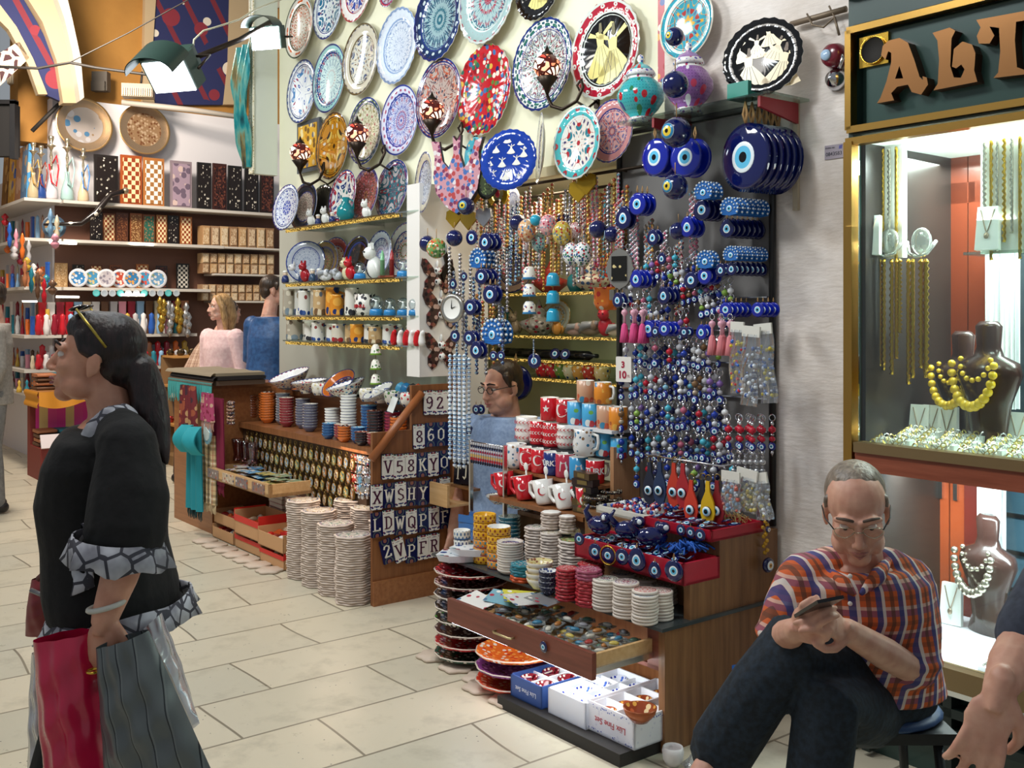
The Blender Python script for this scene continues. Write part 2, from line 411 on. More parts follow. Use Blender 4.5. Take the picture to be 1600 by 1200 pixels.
# ---- the jeweller's front, to our side of the stone pillar
JT=.45
GREEN=mat('#1f3a34',.35,0,.3);GREEND=mat('#14211f',.45);BRASSF=mat('#b98f4a',.28,1)
jz=lambda u,v:on_t(u,v,JT)[2]
js=lambda u,v:on_t(u,v,JT)[0]
JS0=js(1326,400);JS1=5.2
zT,zB=jz(1335,48),jz(1335,203);zW1,zW0=jz(1335,222),jz(1345,690);zL1,zL0=jz(1350,735),on_t(1445,1018,JT)[2];zC=on_t(1445,1046,JT)[2]
WL=js(1341,400)
m=MB()
m.box2((JS0,JT,0),(WL-.02,.95,4.2));m.box2((WL-.02,JT,zW1+.03),(JS1,.95,zB-.02));m.box2((WL-.02,JT,zT+.02),(JS1,.95,4.2))
m.box2((WL-.02,JT+.06,zB-.02),(JS1,.95,zT+.02));m.box2((WL-.02,.5,0),(JS1,1.3,zC-.02))
m.box2((JS0-.02,JT-.05,zT+.12),(JS1,JT,zT+.2));m.box2((JS0,JT-.03,zT+.2),(JS1,JT,zT+.5))
struct('wall_jeweller',m,GREEN,label='dark green panelled front of the jewellery shop')
m=MB()
for z in(zT,zB):m.box2((WL-.035,JT-.02,z-.012),(JS1,JT+.02,z+.012))
for s in(WL-.03,):m.box2((s-.012,JT-.02,zB),(s+.012,JT+.02,zT));m.box2((s-.014,JT-.025,zC),(s+.02,JT+.02,zW1))
m.box2((WL-.04,JT-.02,zW1-.012),(JS1,JT+.02,zW1+.014))
struct('trim_6',m,BRASSF,label='brass mouldings around the jeweller sign and window')
struct('trim_7',MB().box2((WL,JT-.03,zW0-.035),(JS1,JT+.03,zW0)).box2((WL,JT-.04,zC-.03),(JS1,JT+.02,zL0-.02)),mat('#8a7452',.4,.6),label='bronze sills of the jeweller window and lower case')
struct('trim_8',MB().box2((WL,JT-.02,zL1),(JS1,JT+.02,zW0-.035)),wood('mahogany_strip','#7a3a24','#98523a',0),label='mahogany strip between the two jeweller windows')
struct('trim_9',MB().box2((WL,JT-.02,zC-.055),(JS1,JT+.04,zC-.03)),CHROME,label='steel edge under the lower jewellery case')
m=MB()
for i in range(9):m.box2((WL+.02+i*.3,.44,.02),(WL+.05+i*.3,.5,zC-.06))
m.box2((WL,.44,zC*.45),(JS1,.5,zC*.45+.03));m.box2((WL,.44,zC-.13),(JS1,.5,zC-.1))
struct('trim_10',m,GREEND,label='dark base panels under the jewellery case')
MAHOG=wood('mahogany_doors','#6b2c16','#8c4326')
m=MB();m.box2((WL-.02,1.2,zC-.02),(JS1,1.3,2.9));struct('wall_jeweller_back',m,mat('#27343a',.5),label='dark back wall of the jeweller display')
struct('trim_11',MB().box2((WL-.02,.5,zL1+.0),(JS1,1.2,zW0-.03)).box2((WL-.02,JT+.03,zC-.02),(JS1,1.2,zC+.005)),mat('#e9ecec',.4),label='white display floors inside the jeweller windows')
struct('ceiling_jeweller',MB().box2((WL-.02,.5,zW1),(JS1,1.2,zW1+.03)),mat('#eef4f0',.5),label='white ceiling of the jeweller display')
struct('window_1',MB().box2((WL,JT+.0,zW0),(JS1,JT+.008,zW1-.01)),glass('window_glass','#f4fbf8',.1),label='clear glass of the upper jeweller window')
struct('window_2',MB().box2((WL,JT+.0,zL0-.02),(JS1,JT+.008,zL1)),glass('window_glass','#f4fbf8',.1),label='clear glass of the lower jeweller window')
area('jeweller_tube_lamp',W(3.2,.85,zW1-.03),W(3.2,.8,0),1.2,46,(.93,1,.97),.3)
area('jeweller_ceiling_fill',W(3.1,.8,zW1-.3),W(3.1,.8,zW1),1.2,9,(.93,1,.97),.3)  # added light without a fixture, brightens the display ceiling from below
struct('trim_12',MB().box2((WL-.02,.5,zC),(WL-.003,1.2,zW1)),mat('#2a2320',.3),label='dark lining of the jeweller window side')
area('jeweller_case_lamp',W(3.2,.7,zL1-.02),W(3.2,.8,0),1.2,22,(.9,.96,1),.1)
# ------------------------------------------------------------------ left stall
FT=(pi/2,0,0)
FSD=(pi/2,0,pi/2)
m=MB().box2((-.36,0,0),(.36,.5,1.05));
e=empty('scarf_cabinet','wooden cabinet at the stall end, draped with scarves','cabinet',(-2.59,.03,0))
MB().box2((-.38,0,0),(.37,.54,1.02)).obj('body',WOODH,e);MB().box2((-.4,-.04,1.02),(.38,.54,1.05)).obj('top_board',WOOD,e)
e=empty('stall_counter','brown laminate stall counter holding bowls, keychains and books','counter',(0,0,0))
MB().box2((-2.2,.5,0),(-.005,.6,1.02)).obj('back_panel',WOODH,e)
MB().box2((-2.2,.22,.74),(-.005,.5,.78)).obj('ledge',WOOD,e)
MB().box2((-2.2,.462,.98),(-.005,.6,1.02)).obj('ledge',WOOD,e)
MB().box2((-2.2,.25,.40),(-.45,.28,.74)).obj('keychain_board',mat('#4b3524',.6),e)
MB().box2((-1.85,.245,.10),(-.9,.5,.13)).obj('low_shelf',WOOD,e)
# number panel at the stall end
e=empty('tile_display_board','stepped wooden end board covered with ceramic letter tiles','panel',(0,0,0))
def pan(u,v):q=on_s(u,v,.0);return q[1],q[2]
tA,zA=pan(579,676);tB,zB2=pan(640,602);tC,_=pan(712,620)
MB().box2((0,tA,0),(.02,tC,zA)).box2((0,tB,zA),(.02,tC,zB2)).obj('board',WOOD,e)
MB().box2((.02,tA,0),(.035,tC,.13)).obj('plinth',WOODH,e)
a1,a2=on_s(580,718,.035),on_s(659,614,.035)
MB().tube([a1,a2],.022,0,10).obj('hand_rail',mat('#9a5a30',.4),e)
GL={'0':[[(2,0),(.6,1),(.5,3),(.6,5),(2,6),(3.4,5),(3.5,3),(3.4,1),(2,0)]],
'O':[[(2,0),(.4,1),(.3,3),(.4,5),(2,6),(3.6,5),(3.7,3),(3.6,1),(2,0)]],
'2':[[(.6,4.6),(1,5.7),(2,6),(3.2,5.4),(3.2,4.2),(.5,.1),(3.6,.1),(3.6,.9)]],
'5':[[(3.4,5.9),(1,5.9),(.9,3.4),(2.2,3.8),(3.4,2.9),(3.3,1),(2,0),(.7,.6)]],
'6':[[(3.2,5.5),(2,6),(.8,4.6),(.5,2),(1.2,.3),(2.4,0),(3.5,1.2),(3.2,2.9),(2,3.3),(.7,2.2)]],
'7':[[(.5,5.2),(.5,5.9),(3.6,5.9),(1.7,0)]],
'8':[[(2,3.2),(.8,4.2),(1,5.6),(2,6),(3,5.6),(3.2,4.2),(2,3.2),(.6,2),(.8,.5),(2,0),(3.2,.5),(3.4,2),(2,3.2)]],
'9':[[(.9,.5),(2,0),(3.2,1.4),(3.5,4),(2.8,5.7),(1.6,6),(.5,4.8),(.8,3.1),(2,2.7),(3.3,3.8)]],
'V':[[(.4,6),(2,0),(3.6,6)]],'K':[[(.8,0),(.8,6)],[(3.4,6),(.8,2.7)],[(1.7,3.6),(3.5,0)]],
'Y':[[(.4,6),(2,3),(3.6,6)],[(2,3),(2,0)]],'X':[[(.4,6),(3.6,0)],[(3.6,6),(.4,0)]],
'W':[[(.1,6),(1.1,0),(2,4.6),(2.9,0),(3.9,6)]],'S':[[(3.3,5),(2,6),(.7,5),(1,3.6),(3,2.4),(3.4,1),(2,0),(.6,.9)]],
'H':[[(.7,0),(.7,6)],[(3.3,0),(3.3,6)],[(.7,3),(3.3,3)]],'L':[[(.9,6),(.9,.1),(3.5,.1),(3.5,1)]],
'D':[[(.8,0),(.8,6),(2.2,5.9),(3.4,4.6),(3.4,1.4),(2.2,.1),(.8,0)]],
'Q':[[(2,0),(.4,1),(.3,3),(.4,5),(2,6),(3.6,5),(3.7,3),(3.6,1),(2,0)],[(2.2,1.6),(3.7,-.5)]],
'P':[[(.8,0),(.8,6),(2.6,6),(3.5,5),(3.4,3.6),(2.5,2.9),(.8,2.9)]],
'F':[[(.8,0),(.8,6),(3.5,6),(3.5,5)],[(.8,3.1),(2.6,3.1)]],'J':[[(2.6,6),(2.6,1),(1.6,0),(.6,.8)]],
'R':[[(.8,0),(.8,6),(2.6,6),(3.4,5),(3.2,3.6),(2.4,3.1),(.8,3.1)],[(2,3.1),(3.5,0)]],'T':[[(.4,5),(.4,6),(3.6,6),(3.6,5)],[(2,6),(2,0)]]}
SER={'V':[(.4,6),(3.6,6)],'K':[(.8,0),(.8,6),(3.4,6),(3.5,0)],'Y':[(.4,6),(3.6,6),(2,0)],'X':[(.4,6),(3.6,6),(.4,0),(3.6,0)],
'W':[(.1,6),(3.9,6)],'H':[(.7,0),(.7,6),(3.3,0),(3.3,6)],'L':[(.9,6),(.6,0)],'D':[(.6,0),(.6,6)],'P':[(.8,0),(.6,6)],
'F':[(.8,0),(.6,6)],'R':[(.8,0),(.6,6),(3.5,0)],'T':[(2,0)]}
def glyph(mb,ch,w,h,z,th=.0015,wt=.8,m=0):
 sx,sy=w/4,h/6
 def P(p):return((p[0]-2)*sx,(p[1]-3)*sy)
 def bar(p,q,hw):
  dx,dy=q[0]-p[0],q[1]-p[1];L=sqrt(dx*dx+dy*dy) or 1;nx,ny=-dy/L*hw,dx/L*hw;ex,ey=dx/L*hw*.6,dy/L*hw*.6
  mb.prism([(p[0]-ex-nx,p[1]-ey-ny),(q[0]+ex-nx,q[1]+ey-ny),(q[0]+ex+nx,q[1]+ey+ny),(p[0]-ex+nx,p[1]-ey+ny)],th,m,z)
 for st in GL[ch]:
  for p,q in zip(st,st[1:]):
   p,q=P(p),P(q);steep=abs(q[1]-p[1])>abs(q[0]-p[0])
   bar(p,q,sx*(.5 if steep else.33)*wt)
 for x,y in SER.get(ch,[]):
  a,b_=P((x-.75,y)),P((x+.75,y));bar(a,b_,sx*.2)
b=NB('white_tile_glaze');tc,x,y,z=b.xyz()
edge=b.math('GREATER_THAN',b.math('ABSOLUTE',y),.046)
vv=b.voro(b.vec(b.math('ABSOLUTE',x),y),95);ink=b.ramp(b.n('SeparateColor',vv.outputs['Color']).outputs[0],[(0,'#1c2c6a'),(.5,'#4a6a58'),(.75,'#8d2f3a')])
TILEW=b.done(b.mix(b.math('MULTIPLY',edge,b.math('LESS_THAN',vv.outputs['Distance'],.55)),'#eceae2',ink),.15,coat=.4)
b=NB('navy_tile_glaze');tc,x,y,z=b.xyz()
q=b.math('SUBTRACT',b.math('ABSOLUTE',y),.058);rr=b.math('SQRT',b.math('ADD',b.math('MULTIPLY',x,x),b.math('MULTIPLY',q,q)))
col=b.mix(b.math('LESS_THAN',rr,.026),'#10194e','#4c5a5e');col=b.mix(b.math('LESS_THAN',rr,.019),col,'#10194e');col=b.mix(b.math('LESS_THAN',rr,.011),col,'#8a5a50')
TILEN=b.done(col,.15,coat=.4)
rows=['9w670,629 2w686,629 7w702,628','8w654,682 6n672,679 0n688,678 9n705,677','Vw605,729 5w623,729 8w641,727 Kn659,726 Yw676,725 On693,722',
'Xw588,777 Wn607,774 Sw625,772 Hn642,771 Yn660,770 2n678,767 Yw694,764','Ln588,820 Dw606,816 Wn624,816 Qw642,815 Pn660,812 Kw677,810 Fn694,807',
'2n604,861 Vw623,859 Pn642,860 Fw660,855 Rw677,852']
for ri,row in enumerate(rows):
 for ci,it in enumerate(row.split()):
  ch,kind=it[0],it[1];u,v=map(float,it[2:].split(','))
  h=.066;mb=MB();w2=.0345 if kind=='w' else.036
  o2=[(-w2+.005,-h),(w2-.005,-h),(w2,-h+.005),(w2,h-.005),(w2-.005,h),(-w2+.005,h),(-w2,h-.005),(-w2,-h+.005)]
  if kind=='w':mb.prism([(x*1.06,y*1.03) for x,y in o2],.005,1,-.004);mb.prism(o2,.008,0,0)
  else:mb.prism(o2,.007,0,0)
  st=on_s(u,v,.027);til=R(-14) if(ri==5 and ci<2) else R(rnd.uniform(-2,2))
  o=thing('letter_tile','%s ceramic tile with %s %s, %s in the %s row of the panel'%('white' if kind=='w' else 'navy','numeral' if ch.isdigit() else 'letter',
{'0':'zero','2':'two','5':'five','6':'six','7':'seven','8':'eight','9':'nine'}.get(ch,'capital '+ch),nth(ci),nth(ri)),'tile',mb,
[TILEW if kind=='w' else TILEN,mat('#161c40',.3)],st,(pi/2,til,pi/2),'ceramic letter tiles')
  g=MB();glyph(g,ch,.046,.062,.008 if kind=='w' else.007);g.obj('lettering',mat('#4d1d3c' if kind=='w' else '#f2ede2',.3),o)
  # stacked glazed bowls
BOWL=Kind('glazed_bowl','bowl',MB().lathe([(0,0),(.028,0),(.03,.004),(.047,.022),(.054,.040),(.052,.041),(.044,.025),(.026,.009),(0,.007)],20,[0,0,0,0,1,1,1,1]),[mat('#1d2a4a',.12),WHITE])
def bc(o_,i_):return[mat(o_,.12,0,.5),speckle('inside'+o_+i_,i_,[o_,'#f0ead8','#c2432e'],110,.35,.15)]
BC={'orange':bc('#d9702a','#3a2a2a'),'dark orange':bc('#8d4a28','#20242c'),'grey':bc('#6f7480','#d0ccc0'),'dark red':bc('#8d2c34','#c9b9a4'),'slate':bc('#5d5f74','#d6d0c4'),
'blue and white':[bands('bluewhite',2,.012,[(0,'#efeee6'),(.5,'#27407c'),(.75,'#efeee6')],.15),WHITE],'cobalt':bc('#1c4f86','#7ab0cc'),'black':bc('#23272f','#8a4a38'),'crimson':bc('#8f1f3a','#23304e'),'teal':bc('#1d5a6a','#c9d8d0')}
st1='dark orange,397,612 orange,410,611 orange,422,611 grey,437,613 dark red,452,616 slate,468,620 slate,489,628 blue and white,514,634 blue and white,549,615 cobalt,571,630 black,591,637 crimson,608,640 orange,627,646'
st2='cobalt,518,658 dark red,530,660 orange,543,661 cobalt,557,662 black,570,668 dark red,582,672'
def stack(lst,t,zb,where):
 for i,q in enumerate(re_split(lst)):
  c,u,v=q;s,_,zt=on_t(u,v,t);n=max(3,int(round((zt-zb-.035)/(.0178 if zt>.96 else.0158))))
  for j in range(n):
   BOWL.put((s+rnd.uniform(-.002,.002),t+(.045*(i%2) if zt>.96 else.03*(i%2))-.02+rnd.uniform(-.002,.002),zb+.001+j*(.0178 if zt>.96 else.0158)),'%s bowl, %s up in stack %s from the scarf cabinet, %s'%(c,nth(j),nth(i),where),
'bowls stacked on the stall counter',sc=.95 if zt>.96 else.8,m=BC[c])
def re_split(lst):
 out=[]
 for q in lst.split(','):out.append(q.strip())
 res=[];i=0;name=out[0]
 while i+2<len(out)+0 and i+1<len(out):
  u=float(out[i+1]);vv_=out[i+2].split(' ',1);res.append((name,u,float(vv_[0])))
  if len(vv_)<2:break
  name=vv_[1];i+=2
 return res
stack(st1,.36,.78,'back row')
stack(st2,.27,.78,'front row')
# large patterned bowls and dishes on the upper ledge
IZ={}
def iz(*a,**k):
 key=a[0]
 if key not in IZ:IZ[key]=iznik(*a,**k)
 return IZ[key]
PB=MB().lathe([(0,0),(.42,0),(.45,.05),(.72,.26),(.93,.52),(1,.62),(.97,.63),(.88,.53),(.66,.28),(.4,.09),(0,.07)],40,[1,1,1,1,1,0,0,0,0,0])
BIGB=Kind('serving_bowl','bowl',PB,[WHITE,WHITE])
P1=iz('bowl_blue','#e6e6dc','#24407c','#3f86a8','#8d2f34',10,8)
P2=iz('bowl_red','#d8c8b4','#8d2f34','#24407c','#c98a3a',8,9)
P3=iz('bowl_dark','#1d2436','#c98a3a','#8d4a34','#d8d0bc',8,9,rim='#d2702a')
P4=iz('bowl_grey','#c9c9c4','#3c4654','#565f70','#8a8f98',12,13,rim='#e3e3dc')
PO=[speckle('painted_out_blue','#e9e6da',['#24407c','#8d2f34','#3f86a8'],7,.42),speckle('painted_out_red','#b9a89a',['#8d2f34','#24407c','#d8c8b4'],8,.45),speckle('painted_out_dark','#1b2a3a',['#2f5a74','#8a6a44'],7,.3),speckle('painted_out_grey','#d6d4cc',['#3c4654','#6a7080'],16,.4)]
for i,(u,v,w,tl,pi_,po,lb) in enumerate([(456,584,66,.35,P2,1,'brick red floral serving bowl tipped on its side beside the folded shawls'),(492,592,58,.12,P1,1,'floral serving bowl standing in front of the tilted dishes'),
(504,580,40,.1,P4,3,'grey patterned bowl behind the cup with the chick'),(552,592,64,.3,P1,0,'blue rimmed serving bowl with bold flowers, tipped forward'),(536,574,60,.75,P3,2,'dark serving bowl with an orange rim, leaning steeply'),
(604,592,52,.5,P4,3,'grey speckled oval bowl leaning behind the string of bells'),(583,590,40,.3,iz('bowl_flame','#b5301f','#d9902a','#8d1f1a','#e8d8b0',6,6,rim='#a8261c'),1,'red and orange bowl beside the string of bells')]):
 s,t,z=on_t(u,v,.43);r=w/2*px(u,v,(s,t,z))
 BIGB.put((s,(.40 if i%2 else.44),1.02+r*.42*sin(tl)+.002),lb,'serving bowls on the upper ledge',(tl,0,rnd.uniform(-.4,.2)),r,[pi_,PO[po]])
DISH=Kind('oval_dish','dish',MB().lathe([(0,0),(.6,0),(.9,.1),(1,.14),(.98,.15),(.85,.09),(.55,.03),(0,.03)],28,[1,1,1,1,0,0,0],ey=.62),[WHITE,WHITE])
for i,(u,v,w,tl,pp,lb) in enumerate([(440,600,44,.1,P2,'red bordered oval dish next to the shawls on the ledge'),(462,605,44,.1,P3,'dark oval dish in the row under the serving bowls'),(484,608,50,.35,P1,'blue oval dish leaning on its neighbour'),(503,607,50,.35,P2,'red edged oval dish leaning in the row of dishes'),(520,612,42,.05,P4,'floral oval dish next to the leaning price card')]):
 s,t,z=on_t(u,v,.36);r=w/2*px(u,v,(s,t,z))
 DISH.put((s,.41,1.022+.55*r*sin(tl)),lb,'oval dishes on the upper ledge',(tl,0,.2),r,[pp,mat('#22304e',.2)])
CUP=Kind('ceramic_cup','cup',MB().lathe([(0,0),(.024,0),(.036,.02),(.04,.05),(.036,.066),(.033,.066),(.036,.05),(.03,.02),(0,.008)],18),[WHITE])
for i,(u,v,c,lb) in enumerate([(478,594,'#c33','small painted cup with a red rim in front of the floral bowl'),(497,600,'#cfc49a','cream cup shaped like a chick in front of the serving bowls'),(571,603,'#cfc49a','yellowish chick cup under the speckled oval bowl'),(590,600,'#bfc4cc','grey dotted cup standing under the string of bells'),
(608,606,'#5a8a4a','green and white cup near the bells'),(632,612,'#c8202a','red dotted cup next to the number panel'),(500,578,'#fff','pale cup behind the chick cup')]):
 s,t,z=on_t(u,v,.36);sc=1.2
 CUP.put((s,.36+.005*i,1.021),lb,'cups on the upper ledge',(0,0,0),sc,speckle('cup'+c,'#ece8dc',[c if len(c)>4 else '#c23333','#27407c','#d8d8d8'],60,.45))
SHK=Kind('pepper_pot','pepper pot',MB().lathe([(0,0),(.03,0),(.034,.02),(.022,.05),(.03,.07),(.02,.09),(0,.1)],16,[0,0,0,1,1,1]),[WHITE,WHITE])
for u,c,d,lb in[(618,'#4b9ac0','#4b9ac0','sky blue pepper pot standing on the ledge'),(644,'#e6dccb','#d2502a','white pepper pot with an orange lid on the ledge'),(660,'#c8b8b8','#b03a5a','white pepper pot with a pink lid beside the butterflies'),(636,'#2a2a2e','#2a2a2e','small black pepper pot between the lighter ones'),(626,'#c6d6d2','#2b78ac','pale pepper pot with a blue loop lid')]:
 s,t,z=on_t(u,590,.40);SHK.put((s,.44,1.021),lb,'pepper pots on the ledge',(0,0,0),1.3,[speckle('shk'+c,c,['#27407c','#aa3333','#f4f4f4'],70,.4),mat(d,.2)])
e=empty('bell_string','string of three small white and green bells hanging from the glass shelf','bells',(on_t(587,530,.27)[0],.27,0))
s0,t0,z0=on_t(587,530,.27)
MB().tube([(0,0,z0+.02),(0,0,z0-.25)],.002,0,5).obj('cord',mat('#8a6a3a',.7),e)
for k in range(3):
 MB().at((0,0,z0-.06-k*.085)).lathe([(.036,-.03),(.03,-.02),(.024,.015),(.012,.03),(0,.032)],16,[1,0,0,0]).obj('bell',[speckle('bell_white','#eeeade',['#7a3a5a','#4a7a3a','#eeeade'],60,.4),mat('#7fae3c',.3)],e)
s,t,z=on_t(601,640,.29)
thing('price_card','small white price card leaning on the ledge by the hand rail','card',MB().box((0,0,.045),(.05,.003,.09)),mat('#dfe3df',.6),(s,.325,.985),(-.3,.2,.2))
# folded shawls, fringes and hanging scarves
TEAL=mat('#1f8c98',.8);MAROON=mat('#7a1838',.8)
def fringe(mb,x0,x1,z,L,n,y=0,m=0,r=.004):
 for i in range(n):
  x=x0+(x1-x0)*i/(n-1);l=L*rnd.uniform(.75,1.05);a=rnd.uniform(-.006,.006)
  mb.tube([(x,y,z),(x+a,y-.004,z-l*.5),(x+a*2,y,z-l)],[r,r,r*.6],m,4)
def shawl(name,label,c,st,w,d,th,fr=None,L=.12,n=30,group=None,tassel=None):
 e=empty(name,label,'shawl',st,0,group)
 def fn(a,b_):
  x=-w/2+w*a;y=-.02-d+(d)*b_ if True else 0
  return(x,y,th+.006*sin(a*19+b_*5))
 mb=MB()
 mb.grid(lambda a,q:(-w/2+w*a,-d*q if q<.75 else-d*.75-.02*sin((q-.75)*2*pi),(th+.004*sin(a*23)) if q<.75 else th-(q-.75)*4*th),24,12)
 mb.box2((-w/2,-d*.72,0),(w/2,0,th*.95));mb.obj('cloth',c,e)
 if fr:
  f=MB();fringe(f,-w/2+.01,w/2-.01,th*.5,L,n,-d*.78);f.obj('fringe',fr,e)
 return e
sx=-2.55
shawl('folded_shawl','brown folded shawl with long turquoise fringe, lowest on the scarf cabinet',mat('#5b4636',.9),(sx+.05,.36,1.051),.86,.5,.035,mat('#4fa9a4',.8),.17,60,'shawls folded on the scarf cabinet')
shawl('folded_shawl','black folded shawl in the middle of the pile on the scarf cabinet',mat('#221d1c',.9),(sx+.07,.36,1.088),.84,.49,.025,group='shawls folded on the scarf cabinet')
shawl('folded_shawl','taupe folded shawl on top of the pile on the scarf cabinet',mat('#8d7f68',.9),(sx+.02,.36,1.115),.9,.50,.022,group='shawls folded on the scarf cabinet')
def hang(name,label,mt,u0,v0,u1,v1,t,fold=5,fr=None,amp=.02,bulge=0):
 s0,_,z0=on_t(u0,v0,t);s1,_,z1=on_t(u1,v1,t);w=s1-s0
 o=empty(name,label,'scarf',(s0,t,z1),0,'scarves hanging at the stall end')
 def f2(a,q):
  cx=w/2;wd=w*(.75+.25*q)
  return(cx+(a-.5)*wd,-.015-amp*sin(a*fold*pi)**2-bulge*sin(q*pi),(z0-z1)*(1-q))
 mb=MB().grid(f2,20,14);mb.grid(lambda a,q:tuple(Vector(f2(a,q))+Vector((0,.006,0))),20,14);mb.obj('cloth',mt,o)
 if fr:f=MB();fringe(f,w*.05,w*.95,0,.07,14,-.015);f.obj('fringe',fr,o)
 return o
TARTAN=None
def plaid(name,base,lines,period,rough=.8):
 b=NB(name);tc,x,y,z=b.xyz();col=base
 for ai,ax in enumerate((z,b.math('ADD',x,b.math('MULTIPLY',y,.6)))):
  f=b.math('FRACT',b.math('DIVIDE',ax,period))
  for lo,hi,c,al in lines:
   g=b.math('MULTIPLY',b.math('GREATER_THAN',f,lo),b.math('LESS_THAN',f,hi));col=b.mix(b.math('MULTIPLY',g,al*(.6,1)[ai]),col,c)
 return b.done(col,rough)
hang('hanging_scarf','long teal scarf with a dark fringe hanging lowest at the stall end',TEAL,296,664,320,800,-.06,3,mat('#14393c',.8),.03)
hang('hanging_scarf','beige checked scarf hanging between the teal and maroon ones',plaid('checked_scarf','#cbb083',[(.1,.25,'#2a2620',.7),(.32,.4,'#f0e8d8',.8),(.46,.6,'#2a2620',.7),(.8,.84,'#a8322a',.8)],.12),318,676,342,790,-.02,3,mat('#c9b48c',.8),.02)
hang('hanging_scarf','plain maroon scarf hanging against the cabinet front',MAROON,336,620,354,760,.0,3,MAROON,.015)
hang('hanging_scarf','red and brown patterned scarf hanging at the far corner',speckle('shawl_red','#7a2a2e',['#a8563a','#4b2a34','#c99a6a'],22,.5,.85),286,600,312,680,-.06,5,mat('#9a4a3a',.8),.03)
hang('hanging_scarf','turquoise scarf looped in a loose fold above the checked one',mat('#239ba6',.8),288,660,322,712,-.11,2,None,.05,.06)
hang('hanging_scarf','pink and cream fringed shawl hanging below the turquoise fringe',speckle('shawl_pink','#b0466a',['#c9a48a','#8a2440'],30,.4,.9),318,612,338,660,-.07,6,mat('#b98a7a',.8),.02)
# spoon rest and bracelets on the cabinet side
s,t,z=on_t(345,650,.02)
sp=[(x*.085,y*.085) for x,y in[(-.55,-1.9),(-.75,-1.3),(-.62,-.6),(-.28,0),(-.25,1.5),(-.15,1.9),(0,2),(.15,1.9),(.25,1.5),(.28,0),(.62,-.6),(.75,-1.3),(.55,-1.9),(.2,-2.15),(-.2,-2.15)]]
e=thing('spoon_rest','pale blue ceramic spoon rest hanging on the cabinet','spoon rest',MB().prism(sp,.012,0).prism([(x*.8,y*.8-.012) for x,y in sp[:3]+sp[11:]],.004,1,.012),[mat('#8fbccb',.15,0,.4),mat('#d8e2dc',.2)],(s+.02,-.075,z),FT)
s,t,z=on_t(363,640,.02)
br_=MB()
for k in range(7):
 br_.at((0,0,-.02-k*.022),(0,0,0)).tube([(.045*cos(a),-.012+.012*sin(a),.004*sin(a)) for a in[2*pi*j/14 for j in range(14)]],.009,k%3,6,closed=True)
e=thing('bracelet_bundle','bundle of beaded bracelets hanging beside the spoon rest','bracelets',br_.at(),[speckle('bead_a','#2a2230',['#b0704a','#d0c8b8','#7a3a4a'],130,.5),speckle('bead_b','#6a3a3a',['#d9b48a','#3a4a6a'],130,.5),speckle('bead_c','#c9a88a',['#3a2a2a','#7a2a3a'],130,.5)],(s+.05,-.0,z+.07))
# display tray with postcards, glasses
e=empty('postcard_tray','shallow wooden tray of postcards with small price plates along its front','tray',(0,0,0))
ts0,ts1=on_t(325,721,-.05)[0],on_t(421,758,-.05)[0]
MB().box2((ts0,-.05,.42),(ts1,-.03,.50)).box2((ts1-.02,-.05,.42),(ts1,.244,.5)).box2((ts0,-.05,.42),(ts0+.02,.244,.5)).box2((ts0,-.05,.42),(ts1,.244,.44)).obj('tray_frame',PINE,e)
for k,(a,c) in enumerate([(.1,'#8a7a76'),(.36,'#c9b49a'),(.58,'#7d6f70'),(.84,'#8a6a60')]):
 x=ts0+(ts1-ts0)*a;MB().box2((x-.09,-.056,.43),(x+.09,-.05,.49)).obj('price_plate',speckle('plate'+c,c,['#d8d0c8','#a8503a','#5a5a6a'],40,.35),e)
POST=Kind('postcard','postcard',MB().box((0,0,0),(.15,.105,.0015)),[WHITE])
pcs=[speckle('post'+str(i),a,b_,22,.45,.25) for i,(a,b_) in enumerate([('#7fb2d6',['#e8e4d4','#b4a27a','#3a6a9a']),('#c9b46a',['#7a5a2a','#e8dcb0','#5a7a4a']),('#8a9a7a',['#d8d8c8','#4a5a3a','#b08a5a']),('#d8d4cc',['#b03a3a','#3a5a8a','#c9a04a']),('#5f8fb4',['#dfe8ec','#24406a','#c98a5a'])])]
for i in range(38):
 a=i/37;s=ts0+.12+(ts1-ts0-.22)*((i*7%38)/37);t=.04+.13*((i*11%38)/37);c=i%5
 POST.put((s,t,.443+i*.0019),'glossy %s postcard, %s up in the heap in the wooden tray'%(['sky blue','golden','olive','white and red','sea blue'][c],nth(i)),'postcards heaped in the tray',(0,0,rnd.uniform(-.3,.3)),.9,pcs[c])
TG=Kind('souvenir_tea_glass','glass',MB().lathe([(0,0),(.025,0),(.02,.03),(.027,.07),(.032,.1)],14),[glass('pinkish_glass','#e8c4c8',.4)])
for i in range(5):
 s,t,z=on_t(352+i*11,712,.2);TG.put((s,.19,.515),'pinkish tea glass, %s from the scarf cabinet behind the tray'%nth(i),'tea glasses behind the postcards',(0,0,0),1.5)
BOOK=Kind('guide_book','book',MB().box((0,0,.015),(.2,.26,.026),1).box((0,0,.0015),(.205,.265,.003),0).box((0,0,.0285),(.205,.265,.003),0).box((-.101,0,.015),(.003,.265,.03),0),[mat('#c9a09a',.4),mat('#e8e2d4',.7)])
bks=[mat(c,.35) for c in('#c98f86','#b9aaa0','#d0a89a','#a8776c')]
for pile,(s,t,n) in enumerate([(-1.62,.17,9),(-1.38,.16,9),(-1.1,.18,6)]):
 for j in range(n):BOOK.put((s+rnd.uniform(-.006,.006),.36,.131+.031*j),'pinkish guide book, %s up in the %s pile under the tray'%(nth(j),nth(pile)),'guide books piled under the tray',(0,0,rnd.uniform(-.05,.05)),1,[bks[(j+pile)%4],None])
